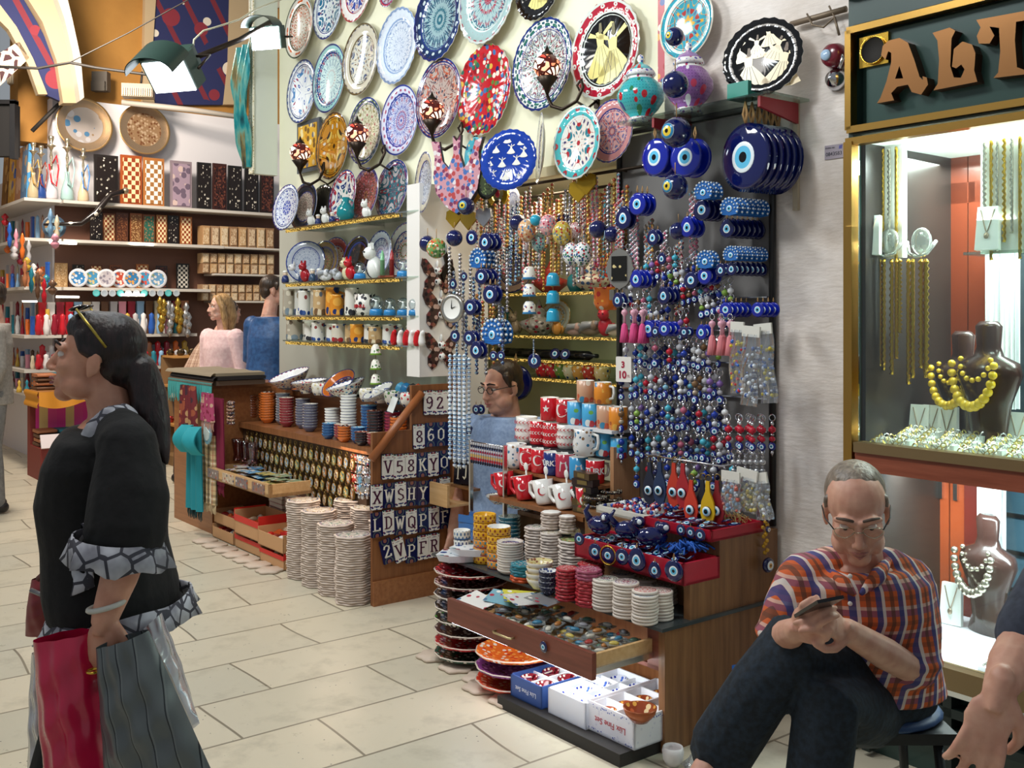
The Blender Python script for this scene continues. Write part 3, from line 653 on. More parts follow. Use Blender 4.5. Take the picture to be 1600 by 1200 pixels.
 # keychains and magnets on the board
KCH=Kind('oval_keychain','keychain',None,None,[('ring',MB().tube([(.012*cos(a),0,.012*sin(a)) for a in[2*pi*j/10 for j in range(10)]],.0022,0,5,closed=True),BRASS),
('medallion',MB().at((0,0,-.045),(pi/2,0,0)).prism(circ(.024,16,0,0,.034),.008,0,-.004).prism(circ(.019,14,0,0,.028),.002,1,.004),[BRASS,speckle('medal_print','#b49a6a',['#5a6a7a','#c9c4b0','#7a4a34'],60,.5)])])
mp=[speckle('medal_print%d'%i,a,b_,70,.5,.2) for i,(a,b_) in enumerate([('#c2a878',['#6a7a8a','#e0dcc8','#7a4a34']),('#8aa0b0',['#c9c4b0','#4a5a6a','#b08a4a']),('#a8744a',['#d8c8a8','#5a3a2a','#8a9aa0']),('#7a8a6a',['#c9c4b0','#3a4a5a','#c9a04a'])])]
for r_ in range(4):
 for i in range(21):
  s=-2.08+i*.075+(.03 if r_%2 else 0)
  if r_==3 and s<-1.2:continue
  if s>-.58:continue
  o=KCH.put((s,.232,.715-r_*.086),'oval souvenir keychain with a printed view, %s from the scarf cabinet in the %s row'%(nth(i),nth(r_)),'oval keychains on the board',(0,0,rnd.uniform(-.15,.15)),1.15)
  for c_ in o.children:
   if c_.name.startswith('medallion'):c_.material_slots[1].link='OBJECT';c_.material_slots[1].material=mp[(i*3+r_)%4]
MAG=Kind('fridge_magnet','magnet',MB().box((0,-.004,0),(.062,.008,.048),0),[WHITE])
for i in range(12):
 r_,c=i//3,i%3;cs=[speckle('mag%d'%(k),a,b_,60,.5) for k,(a,b_) in enumerate([('#b03a34',['#e8e0d0','#7a1a1a']),('#7f9fc0',['#e0e4e4','#b08a5a']),('#d8d0c0',['#a03a3a','#3a5a8a'])])]
 MAG.put((-.56+c*.07-.02,.245,.70-r_*.06),'rectangular fridge magnet in row %s of the corner block, %s across'%(ORD[r_],ORD[c]),'magnets at the board corner',(0,0,0),1,cs[i%3])
MKC=Kind('metal_keychain','keychain',MB().tube([(0,0,0),(0,0,-.05)],.002,0,4).at((0,0,-.065),(pi/2,0,0)).prism(star(.02,6,.6),.006,0,-.003).at().ell((0,0,-.1),(.012,.006,.016),0,8,6),[CHROME])
for i in range(14):
 s,t,z=on_t(563+(i%5)*4.2,716+(i//5)*14,.12);MKC.put((s,.10+(i%3)*.012,z),'silvery metal charm keychain, %s of the bunch by the number panel'%nth(i),'metal keychains in a bunch',(0,0,rnd.uniform(-.6,.6)),1.1,m=(mat('#79b0cc',.5) if i==6 else None))
thing('keychain_hook_rail','thin steel rail carrying the bunch of metal keychains','rail',MB().tube([(0,0,0),(.16,0,0)],.004,0,6).tube([(.02,0,0),(.02,.13,0)],.003,0,6),CHROME,(on_t(560,716,.12)[0],.115,on_t(560,716,.12)[2]+.004))
# trivet stacks on the floor
TRV=Kind('flower_trivet','trivet',MB().lathe([(0,0),(.8,0),(.97,.02),(1,.05),(.98,.088),(.9,.108),(0,.108)],40,[0,0,0,0,0,1],8,.045),[mat('#cdbcae',.6),WHITE])
tvt=[iz('trv%d'%i,'#e4ddd0',a,b_,c,8,6,rim='#d8d0c4',band=.86,nr=8) for i,(a,b_,c) in enumerate([('#6a7a9a','#a87a7a','#7a9a8a'),('#8a6a6a','#5a7a8a','#c0a070'),('#c0a050','#8a7a3a','#7a9ab0')])]
for k,(s,t,n,r) in enumerate([(-.12,-.02,28,.1),(-.337,-.01,30,.1),(-.553,.0,33,.1),(-.768,.01,35,.1),(-.20,.24,31,.1),(-.425,.25,34,.1),(-.65,.26,35,.1)]):
 dz=.0130 if k<4 else.0128
 for j in range(n):
  TRV.put((s+.003*sin(j*.4+k)+rnd.uniform(-.002,.002),t+.003*cos(j*.3)+rnd.uniform(-.002,.002),j*dz+.0005),'pinkish white flower-shaped trivet, %s up in the %s %s stack by the number panel'%(nth(j),nth(k%4),'front' if k<4 else 'rear'),
'ceramic trivets stacked on the floor',(0,0,.1*sin(j*1.7)+k),(r,r,.118),[None,tvt[(k+j)%3]])
  # cardboard trays with red goods
CARD=mat('#c99a6c',.8);REDP=mat('#d2281f',.5)
def carton(label,s,t,z,w,d,h,side,edge,goods,n,ang=0,tilt=0):
 e=empty('open_carton',label,'box',(s,t,z),ang,'open cartons under the stall');e.rotation_euler=(tilt,0,ROT+ang)
 mb=MB()
 mb.box2((-w/2,0,0),(w/2,d,.005));mb.box2((-w/2,0,0),(-w/2+.005,d,h));mb.box2((w/2-.005,0,0),(w/2,d,h));mb.box2((-w/2,0,0),(w/2,.005,h*.8));mb.box2((-w/2,d-.005,0),(w/2,d,h));mb.obj('carton_body',side,e)
 if edge:MB().box2((-w/2-.003,-.003,h*.55),(w/2+.003,.0,h*.82)).box2((w/2,-.003,h*.6),(w/2+.003,d,h+.01)).box2((-w/2-.003,-.003,h*.6),(-w/2,d,h+.01)).obj('carton_edging',edge,e)
 return e
boxes=[(-1.96,.0,.005,.36,.22,.09,CARD,None,'shallow brown carton of red trinkets beside the scarf cabinet'),(-1.98,.02,.1,.36,.2,.09,CARD,None,'brown carton of red purses under the postcard tray'),
(-1.55,.0,.005,.4,.22,.1,CARD,REDP,'low carton with torn red edging beside the trivets'),(-1.52,-.02,.107,.38,.22,.15,CARD,REDP,'tall carton with bright red edging and a blank card'),
(-1.12,-.03,.005,.34,.23,.1,CARD,REDP,'carton of red painted spoons next to the trivet stacks'),(-1.12,-.04,.107,.36,.24,.11,CARD,None,'upper brown carton holding mixed small wares')]
TRK=Kind('wrapped_trinket','trinket',MB().box((0,0,.01),(.05,.03,.02)).ell((.0,0,.018),(.022,.013,.012),0,8,6),[REDP])
tcs=[mat('#c2281f',.3),mat('#d8c4a8',.4),mat('#8d3a2c',.4),mat('#d9622c',.4),mat('#e2e0da',.4)]
for k,(s,t,z,w,d,h,sd,ed,lb) in enumerate(boxes):
 carton(lb,s,t,z,w,d,h,sd,ed,None,0)
 for i in range(12):
  TRK.put((s-w/2+.05+(i%4)*(w-.1)/3,t+.06+(i//4)*(d-.12)/2,z+h*.35+.002*i),'%s wrapped trinket, %s in the %s carton under the stall'%(['red','cream','brown','orange','white'][(i*2+k)%5 if i%3 else 0],nth(i),ORD[k]),'trinkets in the cartons',(rnd.uniform(-.3,.3),rnd.uniform(-.3,.3),rnd.uniform(0,3)),1.25,tcs[(i*2+k)%5 if i%3 else 0])
FLT=Kind('flat_trivet','trivet',MB().lathe([(0,0),(.075,0),(.08,.006),(.075,.014),(0,.014)],24,0,6,.1),[mat('#cbb9a6',.6)])
for i in range(7):FLT.put((-2.02+i*.17,-.1,.001),'cream flower trivet lying on the paving under the cartons, %s from the scarf cabinet'%nth(i),'trivets lying along the cartons')
MUG0=None
e=thing('shell_bowl','blue bowl of pink sea shells beside the books','bowl',MB().lathe([(0,0),(.05,0),(.085,.04),(.08,.042),(.05,.015),(0,.01)],20,[1,1,1,0,0]).ell((.02,0,.05),(.03,.02,.025),2,8,6).ell((-.03,.02,.05),(.03,.025,.02),2,8,6).ell((0,-.03,.055),(.025,.02,.03),0,8,6),[WHITE,mat('#2a5aa0',.2),mat('#e0b4ac',.5)],(-.93,.2,.131))
# ------------------------------------------------------------------ plates on the wall
PROF=[(0,-.07),(.55,-.07),(.6,-.05),(1,.035),(.995,.05),(.72,-.005),(.66,-.035),(0,-.04)]
PMI=[1,1,1,1,0,0,0]
PLATE=Kind('painted_plate','plate',MB().lathe(PROF,56,PMI),[WHITE,mat('#d8d4cc',.4)])
SPLATE=Kind('scalloped_plate','plate',MB().lathe(PROF,96,PMI,24,.016),[WHITE,mat('#d8d4cc',.4)])
def dervish(mb,x,y,h,ang=0,ms=0,mt=0,ml=1,z=.004):
 """whirling figure: bell skirt with fold lines, torso, spread arms, tall hat"""
 K=mb.T;mb.T=K@Matrix.LocRotScale(Vector((x,y,z)),Euler((0,0,ang)),Vector((h,h,1)))
 mb.prism([(-.5,-.42),(-.3,-.5),(0,-.53),(.3,-.5),(.5,-.4),(.28,-.1),(.09,.12),(-.09,.12),(-.26,-.12)],.003,ms)
 mb.prism([(-.09,.1),(.09,.1),(.11,.3),(0,.34),(-.11,.3)],.004,mt)
 mb.prism([(-.1,.3),(-.36,.40),(-.42,.52),(-.36,.53),(-.1,.36)],.004,mt);mb.prism([(.1,.36),(.34,.5),(.42,.46),(.36,.4),(.1,.28)],.004,mt)
 mb.prism(circ(.055,10,.02,.41),.005,ml);mb.prism([(-.02,.45),(.07,.45),(.06,.58),(.0,.58)],.005,ml)
 for a in(-.3,-.12,.06,.24):mb.prism([(a*.25,.1),(a*.25+.012,.1),(a+.016,-.48),(a,-.48)],.0036,ml)
 mb.T=K
DERV_C=[mat('#f3dcae',.25),mat('#6a5136',.4)];DERV_Y=[mat('#e9dd8a',.25),mat('#6a6136',.4)]
BLK=iz('plate_black','#0b0a0c','#0b0a0c','#15100c','#0b0a0c',6,3,rim='#0b0a0c',rimc='#0b0a0c',line='#0b0a0c')
W_=[
(468,43,98,iz('w1','#e6e0d2','#c25a2e','#5a6a3a','#8d2f34',10,9,rim='#ece4d8',rimc='#d8622e',band=.72,med='#e9e4da',nr=8,line='#3c4a34'),0,'white and orange rimmed plate with a dark green ring, highest beside the floodlight'),
(513,14,96,iz('w2','#e4ebea','#1f6a8c','#24407c','#a8343c',6,6,rim='#dfe9ea',rimc='#24407c',band=.8),0,'squarish looking white plate with teal leaves, cut by the top edge'),
(557,-14,98,iz('w3','#e8e8e8','#27409c','#a8343c','#27409c',8,6,rim='#f0ece8',rimc='#a8343c',band=.7,line='#a8343c'),0,'white plate with a red inner ring, cut by the top edge'),
(607,-16,54,iz('w4','#c9c4c8','#8d2f44','#5a4a6a','#a8343c',10,8,rim='#b8344a',rimc='#e0c0c0',band=.82),1,'red rimmed plate of which only the lowest strip shows'),
(564,93,113,iz('w5','#d8d4c4','#4a5a7c','#8a6a4a','#3a6a6a',8,9,rim='#cfc8b4',rimc='#5a5a6a',band=.68,line='#6a5a3a'),0,'brownish grey plate with a six-armed flower, third in the diagonal row'),
(621,72,120,iz('w6','#d9e2ee','#5a7ab0','#7a94c0','#5a7ab0',12,10,rim='#d9e2ee',rimc='#7a94c0',band=.7,line='#8aa4cc',thr=.3),1,'pale blue plate of fine spirals with a plain white look'),
(685,30,132,iz('w7','#9ab8bc','#1c3c6a','#2a6a7c','#1c2f5a',16,9,rim='#16305e',rimc='#c9d8d8',band=.74,nr=18),1,'navy and sea green plate with a shell rim and a bright reflection'),
(761,-4,146,iz('w8','#a9c4c4','#2a5a7c','#b03448','#2a7a7c',12,8,rim='#a4c0c0',rimc='#b03448',band=.72,line='#dfe8e4'),1,'large grey-green plate with red tulips, cut by the top edge'),
(472,143,100,iz('w9','#f0f4f6','#2a5ab0','#4a8ac0','#b0343c',5,4,rim='#eef2f6',rimc='#2a5ab0',band=.84,thr=.3),0,'white plate with blue flowers, glaring white in the lamp light'),
(515,123,108,iz('w10','#cfe6e4','#1f7a94','#24508c','#b05a5a',18,8,rim='#9fd0cc',rimc='#3a8a94',band=.74,nr=32),0,'aqua plate with a pinwheel of petals'),
(686,154,126,iz('w11','#b9a8a0','#8d3a34','#4a4a5a','#c96a4a',8,10,rim='#c4b8b0',rimc='#8d3a34',band=.9),0,'brick red and grey plate behind a mosaic lamp'),
(757,141,142,speckle('w12','#b81c26',['#1f2a6a','#d8b04a','#e8dccc','#2a6a5a','#8d1620','#3a6aa0','#c8c0b0','#5a7a3a'],8,.5,.15),1,'bright red plate painted with small figures'),
(625,188,111,iz('w13','#c9d0e8','#3a4aa0','#5a5ab0','#a85a7a',14,12,rim='#d0d4e8',rimc='#2a3a90',band=.74,line='#2a3a90',nr=22),0,'violet blue plate of tiny flowers under the pale blue one'),
(571,205,106,iz('w14','#d8d4bc','#7a8a5a','#b0606a','#8a7a4a',10,10,rim='#4a5a44',rimc='#c9c8a0',band=.86),0,'green edged pinkish plate behind a lit mosaic lamp'),
(520,228,106,iz('w15','#c98a24','#3a2614','#e0c060','#d8d4c4',4,5,rim='#c98a24',rimc='#5a3a1a',band=.86,line='#5a3a1a'),0,'golden plate painted with a domed hall'),
(848,101,146,iz('w16','#d6dcd8','#8d3a44','#2a6a5a','#3a4a7a',14,13,rim='#e4e8e4',rimc='#2a5a6a',band=.8,nr=20),1,'large white plate full of small red and green flowers behind a mosaic lamp'),
(1073,38,112,iz('w20','#3aa0b4','#e0a82e','#b0342c','#2a4a8c',8,5,rim='#2f9cb0',rimc='#d8d8c8',band=.76,med='#e0a82e',nr=16,line='#e8e4d0'),0,'turquoise plate with a golden star flower beside the stone pillar')]
TW={1073:.5}
for u,v,h,m_,sca,lb in W_:
 tt=TW.get(u,.555);st=on_t(u,v,tt);r=h/2*px(u,v,st)
 (SPLATE if sca else PLATE).put((st[0],tt,st[2]),lb,'painted plates on the upper wall',(pi/2-.05,0,0),r,m_)
def figure_plate(u,v,h,t,label,rim,figs,cols,rot,m0=None,lobes=1,group='painted plates on the upper wall'):
 st=on_t(u,v,t);r=h/2*px(u,v,st)
 o=(SPLATE if lobes else PLATE).put((st[0],t,st[2]),label,group,rot,r,m0 or BLK)
 g=MB().at((0,0,-.035));
 for f in figs:dervish(g,*f)
 d=g.obj('painted_figures',cols,o)
 return o,r
RIMRED=iz('plate_black_red','#0b0a0c','#0b0a0c','#15100c','#0b0a0c',6,3,rim='#b01c34',rimc='#dfe4dc',band=.76,nr=15,line='#dfe4dc')
figure_plate(946,78,156,.555,'black plate with a red and white rim and two whirling dancers in yellow',1,[(.2,-.14,1.15,.1),(-.16,.02,1.0,.15)],DERV_Y,(pi/2-.05,0,0),RIMRED)
figure_plate(842,-24,112,.555,'black plate with yellow skirts, only its lower part showing at the top edge',1,[(-.1,-.2,.9,0),(.3,-.1,.8,.1)],DERV_Y,(pi/2-.05,0,0))
# tile board behind the turquoise plate, golden picture, small scenic plate
st=on_t(1063,42,.56);thing('tile_picture','red and blue floral tile picture behind the turquoise plate','picture',MB().box((0,0,0),(.26,.02,.42)),[speckle('tilepic','#b9505a',['#e4dcd0','#3a5a9a','#d8a04a','#a8343c'],26,.45)],(st[0]-.02,.587,st[2]))
st=on_t(480,228,.56);e=empty('framed_picture','gold picture in a dark grey frame behind the lowest mosaic lamp','picture',(st[0],.575,st[2]))
MB().box((0,0,0),(.34,.02,.36)).obj('frame',mat('#4a5058',.4),e);MB().box((0,-.012,0),(.28,.006,.30)).obj('picture',speckle('goldpic','#d8a83a',['#e8d8a0','#7a5a2a','#c98a2a','#6a6a7a'],22,.45),e)
# plates hung forward under the wall edge, and the tulip plaque
BLUED=mat('#123a9c',.1,0,.5)
o,r=figure_plate(795,250,98,.30,'royal blue plate covered with small white dancers',1,[],DERV_C,(pi/2-.12,0,.45),BLUED)
g=MB().at((0,0,-.03))
for i,(x,y) in enumerate([(-.1,.72),(.4,.62),(-.5,.42),(.05,.36),(.5,.22),(-.72,.0),(-.25,-.06),(.26,-.02),(.72,-.2),(-.55,-.45),(-.1,-.48),(.35,-.6),(.62,.5),(-.2,-.8)]):dervish(g,x,y,.3,0,0,0,0)
for c in o.children:bpy.data.objects.remove(c)
g.obj('painted_figures',[mat('#e4e2d8',.25)],o)
TEALR=iz('w24','#e2ded4','#a8242c','#2a7a8a','#3a3a6a',6,5,rim='#4ab0b4',rimc='#a8343c',band=.72,nr=12,line='#e4e8e4')
def hungplate(u,v,h,t,rz,m_,lb,sca=1,tl=.05):
 st=on_t(u,v,t);(SPLATE if sca else PLATE).put(st,lb,'plates hung under the wall edge',(pi/2-tl,0,rz),h/2*px(u,v,st),m_)
hungplate(902,223,116,.38,-.05,TEALR,'turquoise rimmed plate with a red tulip hanging below the red and black one')
hungplate(845,232,110,.42,-.6,iz('w23','#cfc8b0','#8a7a4a','#5a5a5a','#a89a6a',10,9,rim='#d8d2c0',rimc='#6a6a5a'),'grey-gold plate seen nearly edge on beside the royal blue plate')
hungplate(663,285,96,.34,-.3,iz('w28','#c9ccd4','#5a6a8a','#7a7a8a','#9a8a6a',10,10,rim='#c9c0a8',rimc='#6a6a7a'),'blue-grey plate seen edge on at the end of the upper glass shelf',0)
hungplate(741,243,58,.44,-.1,speckle('scenic','#4aa6b8',['#d8b48a','#2a5a7a','#8ac0c8'],3.4,.4,.15),'small turquoise scenic plate peeping out behind the royal blue plate',0)
hungplate(955,205,100,.46,0,iz('w25','#d8a8a4','#b0505a','#5a6a9a','#d8c8b8',8,9,rim='#c98a8a',rimc='#d8c8b8'),'pink floral plate behind the turquoise rimmed one')
hungplate(800,318,50,.60,-.1,iz('w29','#c4cadc','#4a5a9a','#7a84b0','#4a5a9a',14,13,rim='#c4cadc',rimc='#4a5a9a'),'small lavender dish under the royal blue plate',0)
tu=[(0,-.52),(.2,-.42),(.4,-.2),(.46,.05),(.42,.3),(.5,.5),(.36,.46),(.25,.2),(.14,.1),(.06,.3),(.08,.56),(0,.48),(-.07,.56),(-.06,.3),(-.16,.12),(-.27,.22),(-.34,.5),(-.5,.52),(-.43,.28),(-.46,.02),(-.4,-.22),(-.2,-.42)]
st=on_t(715,276,.30);sc_=116*px(0,0,st)
thing('tulip_plaque','tulip-shaped ceramic plaque with red and blue marbling','plaque',MB().prism([(x*sc_*.9,y*sc_) for x,y in tu],.02,0,-.01,1,.97),[speckle('tulipglaze','#c4909a',['#4a6aa8','#b04a4a','#d8d0d0','#7a3a5a','#5a7ab0'],38,.5,.12),mat('#2a2024',.4)],st,(pi/2,0,.3))
st=on_t(765,277,.36);sc_=66*px(0,0,st)
thing('swan_plaque','dark olive oval plaque hanging beside the tulip plaque','plaque',MB().lathe([(0,-.01),(.9,-.005),(1,.02),(.8,.01),(.3,.0),(0,0)],26,[1,1,0,2,2],ey=1.5),[mat('#20221c',.2),mat('#20221c',.3),speckle('olive','#39422a',['#20221c','#6a7a4a'],6,.4)],st,(pi/2,.3,.3)).scale=(sc_*.36,)*3
# mosaic lamps
b=NB('mosaic_glass');tc,x,y,z=b.xyz();vv=b.voro(tc,30,'DISTANCE_TO_EDGE');vc=b.voro(tc,30)
k_=b.ramp(b.n('SeparateColor',vc.outputs['Color']).outputs[0],[(0,'#ff8a62'),(.35,'#ffe6d0'),(.65,'#e23a2a'),(.85,'#ffb08a')])
em=b.mix(b.math('LESS_THAN',vv.outputs['Distance'],.11),k_,'#3a0d08');b.put(b.b.inputs['Emission Color'],em);b.b.inputs['Emission Strength'].default_value=1.3
MOSA=b.done(em,.15)
scp=[(.0,.03,-.04),(.0,.0,-.09),(-.0,-.03,-.13),(.02,-.06,-.15),(.05,-.09,-.13),(.08,-.11,-.08),(.1,-.13,-.06),(.12,-.12,-.1)]
SCON=Kind('mosaic_wall_lamp','lamp',None,None,[('globe',MB().lathe([(.02,-.055),(.045,-.04),(.062,-.01),(.06,.02),(.04,.045),(.02,.052)],20),MOSA),
('cap',MB().lathe([(0,.1),(.008,.08),(.012,.07),(.026,.06),(.03,.045),(.0,.044)],14).lathe([(0,-.14),(.008,-.12),(.02,-.09),(.05,-.05),(.04,-.045),(0,-.05)],16),DARKMETAL),
('bracket',MB().tube([(0,0,-.13),(.02,.01,-.18),(.07,.03,-.2),(.13,.06,-.17),(.15,.08,-.11),(.13,.09,-.07),(.1,.09,-.09),(.12,.09,-.12)],[.008,.009,.009,.008,.008,.007,.006,.004],0,8).tube([(.13,.06,-.17),(.16,.1,-.2),(.15,.16,-.16)],.006,0,6).box((.15,.165,-.13),(.03,.012,.12)),DARKMETAL)])
for u,v,h,lb in[(469,238,30,'smallest looking red mosaic lamp in front of the gold picture'),(558,209,34,'brightest white and orange mosaic lamp before the green edged plate'),(675,173,36,'orange mosaic lamp in front of the brick red plate'),(855,104,40,'pink and white mosaic lamp in front of the large white plate')]:
 st=on_t(u,v,.42);SCON.put((st[0],.42,st[2]),lb,'mosaic lamps on the plate wall',(0,0,0),h*px(0,0,st)/.115)
 # ------------------------------------------------------------------ glass shelves and their goods
SH=[2.123,1.758,1.538,1.372]
SEQ=mat('#d8b04a',.25,1)
b=NB('led_sequins');tc,x,y,z=b.xyz();v=b.voro(tc,120);g_=b.math('LESS_THAN',v.outputs['Distance'],.45)
b.put(b.b.inputs['Emission Color'],b.mix(g_,'#3a2a08','#ffd36a'));b.b.inputs['Emission Strength'].default_value=1.1;LED=b.done('#6a5220',.3)
for i,z in enumerate(SH):
 e=empty('glass_shelf','%s glass shelf from the top with a golden light strip under its edge'%ORD[i],'shelf',(0,0,z),group='glass shelves under the plate wall')
 out=[(-1.66,.585),(-1.66,.31),(-.33,.31),(-.22,.33),(-.15,.38),(-.15,.585)]
 if i in(0,1,2,3):out=[(-1.66,.585),(-1.66,.30),(-.22,.30),(-.1,.315),(-.02,.33),(-.145,.335),(-.145,.585)]
 MB().prism(out,-.008).obj('glass_board',GLS,e)
 MB().box2((-1.64,.31,-.028),(-.2,.318,-.009)).obj('light_strip',LED,e)
 m=MB()
 for s in(-1.5,-.85,-.25):m.box2((s,.36,-.022),(s+.015,.6,-.009))
 m.obj('shelf_bracket',CHROME,e)
SQ=[0]
def stand(u,h,zs,t,m_,lb,rz=0,sca=0,tilt=.16):
 t=(.40,.475,.545)[SQ[0]%3];SQ[0]+=1
 s=on_t(u,400,t)[0];r=h/2*W(s,t,0).y/F
 (SPLATE if sca else PLATE).put((s,t,zs+.001+r*cos(tilt)),lb,'plates standing on the glass shelves',(pi/2-tilt,0,rz),r,m_)
T0=.47
stand(447,74,SH[0],.43,iz('s1','#e4e8f0','#2a3fa0','#3a5ac0','#2a3fa0',9,9,rim='#e4e8f0',rimc='#2a3fa0',band=.82,thr=.42),'white plate with royal blue dots at the far end of the top glass shelf',.1)
stand(475,76,SH[0],.45,iz('s2','#c9b8a8','#4a4a5a','#8a7a6a','#8d4a44',16,14,rim='#14182a',rimc='#2a3048',band=.62),'dark rimmed plate with a speckled centre on the top glass shelf',.1)
stand(503,72,SH[0],T0,BLK,'plain black plate between patterned ones on the top glass shelf',.1,1)
stand(536,84,SH[0],.45,iz('s4','#e8e6e0','#24407c','#b0242c','#2a7a7a',5,4,rim='#a8222a',rimc='#e8e6e0',band=.86),'white plate with big tulips and a red rim on the top glass shelf')
stand(570,86,SH[0],T0,iz('s5','#6a3a34','#b0545a','#8a8a9a','#c98a5a',9,8,rim='#4a2a28',rimc='#8a5a4a',band=.9),'brown plate with red blossoms behind the teal jug')
stand(613,96,SH[0],.43,iz('s6','#2a5a6a','#b0a8a8','#8d2f3a','#3aa09a',6,6,rim='#3a4a5a',rimc='#b08a8a',band=.88),'teal plate with flowers and a bird at the near end of the top glass shelf')
stand(478,66,SH[1],.42,iz('s7','#b8bec8','#8a94a8','#9aa4b4','#8a94a8',12,14,rim='#a8aeb8',rimc='#7a8498'),'pale grey oval-looking plate at the far end of the second glass shelf',.7)
stand(505,66,SH[1],.5,iz('s8','#6a5a34','#4a3a2a','#8a7a4a','#8d4a34',9,9,rim='#7a6034',rimc='#4a3a2a'),'olive brown plate on the second glass shelf',.3)
stand(522,72,SH[1],T0,iz('s9','#d8c4a8','#a8242c','#8d3a34','#d8903a',12,9,rim='#8d2430',rimc='#d8a08a',band=.62),'red rimmed plate with a cream centre on the second glass shelf',.2)
stand(558,70,SH[1],.5,iz('s11','#1a1412','#3a2a1a','#1a1412','#5a3a2a',8,6,rim='#0f0c0c',rimc='#2a201a'),'nearly black plate behind the red figurine on the second glass shelf',.1)
stand(592,78,SH[1],.45,iz('s12','#ccd0de','#27408c','#8d2f44','#4a6aa0',16,14,rim='#c9cfe0',rimc='#27408c',band=.68),'blue and white plate of tiny flowers behind the white cat')
stand(630,90,SH[1],T0,iz('s13','#d8ccc8','#c02c3c','#3a5a9a','#5a8a5a',10,8,rim='#d0c8c4',rimc='#a8606a',band=.68),'red blossom plate at the near end of the second glass shelf',0,1)
JUG=Kind('ceramic_jug','jug',MB().lathe([(0,0),(.035,0),(.055,.04),(.05,.08),(.02,.11),(.024,.14),(.018,.14),(0,.12)],18).tube([(.02,0,.13),(.05,0,.12),(.052,0,.07)],.006,0,6),[mat('#0f7f86',.12,0,.4)])
s=on_t(540,330,.36)[0];JUG.put((s,.36,SH[0]+.001),'teal bird-shaped jug on the top glass shelf',None,(0,0,.6),1.05)
s=on_t(686,550,.3)[0]
# figurines: cats, dolphins, towers, globes, windmill shakers
def fig_cat():
 m=MB().ell((0,0,.045),(.036,.03,.045),0,12,8).ell((0,-.02,.1),(.028,.026,.026),0,12,8)
 for sg in(-1,1):m.at((sg*.016,-.015,.115),(pi/2,0,0)).prism([(-.01,0),(.01,0),(sg*.004,.026)],.012,0,-.006).at()
 m.tube([(.03,.01,.01),(.05,0,.03),(.045,-.01,.06)],.008,0,6).ell((-.01,-.044,.104),.004,1,6,4).ell((.01,-.044,.104),.004,1,6,4);return m
CAT=Kind('cat_figurine','figurine',fig_cat(),[mat('#e9e9e4',.2),BLACK])
TOW=Kind('tower_figurine','figurine',MB().box((0,0,.006),(.09,.04,.012),1).lathe([(.014,.012),(.013,.1),(.018,.102),(.012,.106),(.011,.135),(0,.165)],12),[mat('#8fc0a0',.3),mat('#7a3a24',.4)])
PEN=Kind('sailor_figurine','figurine',MB().lathe([(0,0),(.024,0),(.027,.02),(.02,.045),(.012,.052)],12,0).ell((0,0,.062),.017,1,10,6).lathe([(.016,.07),(.02,.074),(.012,.084),(0,.086)],12,2),[mat('#24346a',.2),mat('#e8d0b8',.3),WHITE])
GLB=Kind('snow_globe','snow globe',None,None,[('base',MB().lathe([(0,0),(.038,0),(.034,.03),(.028,.034)],18),mat('#2f86c4',.25)),('dome',MB().ell((0,0,.066),.038,0,18,12),glass('globe_glass','#eef6f8',.35)),('dancer',MB().lathe([(0,.034),(.02,.036),(.008,.06),(.006,.075),(0,.084)],10).tube([(-.018,0,.08),(0,0,.07),(.018,0,.08)],.003,0,4),mat('#f2efe4',.4))])
SHELL=Kind('shell_ornament','figurine',MB().ell((0,0,.03),(.06,.03,.03),0,12,8).tube([(-.06,0,.02),(-.02,-.03,.05),(.05,-.02,.06)],[.01,.02,.012],1,8).ell((.03,-.02,.05),(.02,.02,.025),0,10,6),[mat('#ccd0d4',.3),mat('#9aa0a8',.3)])
for i,(u,k_,c,lb) in enumerate([(449,PEN,None,'sailor figurine first from the far end of the second glass shelf'),(461,CAT,'#e4e4e4','white cat figurine at the far end of the second glass shelf'),(470,PEN,'#23365c','navy sailor figurine beside the far white cat'),(480,CAT,'#a8222c','dark red cat figurine on the second glass shelf'),(489,PEN,'#38506a','slate sailor figurine in front of the olive plate'),(497,PEN,'#2a2f4a','dark sailor figurine next to the shell ornament'),
(512,SHELL,'#dcdde0','silvery shell ornament on the second glass shelf'),(528,SHELL,'#c2c8d0','grey shell ornament beside the cream cat'),(540,CAT,'#d8d0a8','cream cat figurine beside the red one'),(551,CAT,'#c01c28','bright red cat figurine with a white face on the second glass shelf'),(563,GLB,None,'small snow globe beside the bright red cat'),(583,CAT,'#eef0ec','large white cat figurine in front of the blue plate'),(601,TOW,'#7fc090','green tower figurine on a brown foot'),(613,TOW,'#a02c30','red tower figurine on a brown foot'),(628,GLB,None,'snow globe in front of the red blossom plate')]):
 s=on_t(u,400,.36)[0];k_.put((s,.345+.012*(i%3),SH[1]+.001),lb,'figurines on the second glass shelf',(0,0,rnd.uniform(-.4,.4)),1.5 if u==583 else 1.0,m=(mat(c,.22) if c and k_ is not GLB else None))
for i,u in enumerate((486,497,508,519,572)):
 s=on_t(u,340,.35)[0];(PEN if i%2 else CAT).put((s,.35,SH[0]+.001),'small %s figurine on the top glass shelf, %s from its far end'%(['white and blue','pale'][i%2],nth(i)),'figurines on the top glass shelf',(0,0,.2),.8)
STEIN=Kind('souvenir_mug','mug',MB().lathe([(0,0),(.036,0),(.038,.01),(.036,.1),(.039,.108),(.036,.108),(.033,.02),(0,.015)],18).tube([(.036,.0,.09),(.062,0,.085),(.066,0,.05),(.058,0,.025),(.036,0,.02)],.006,0,6),[WHITE])
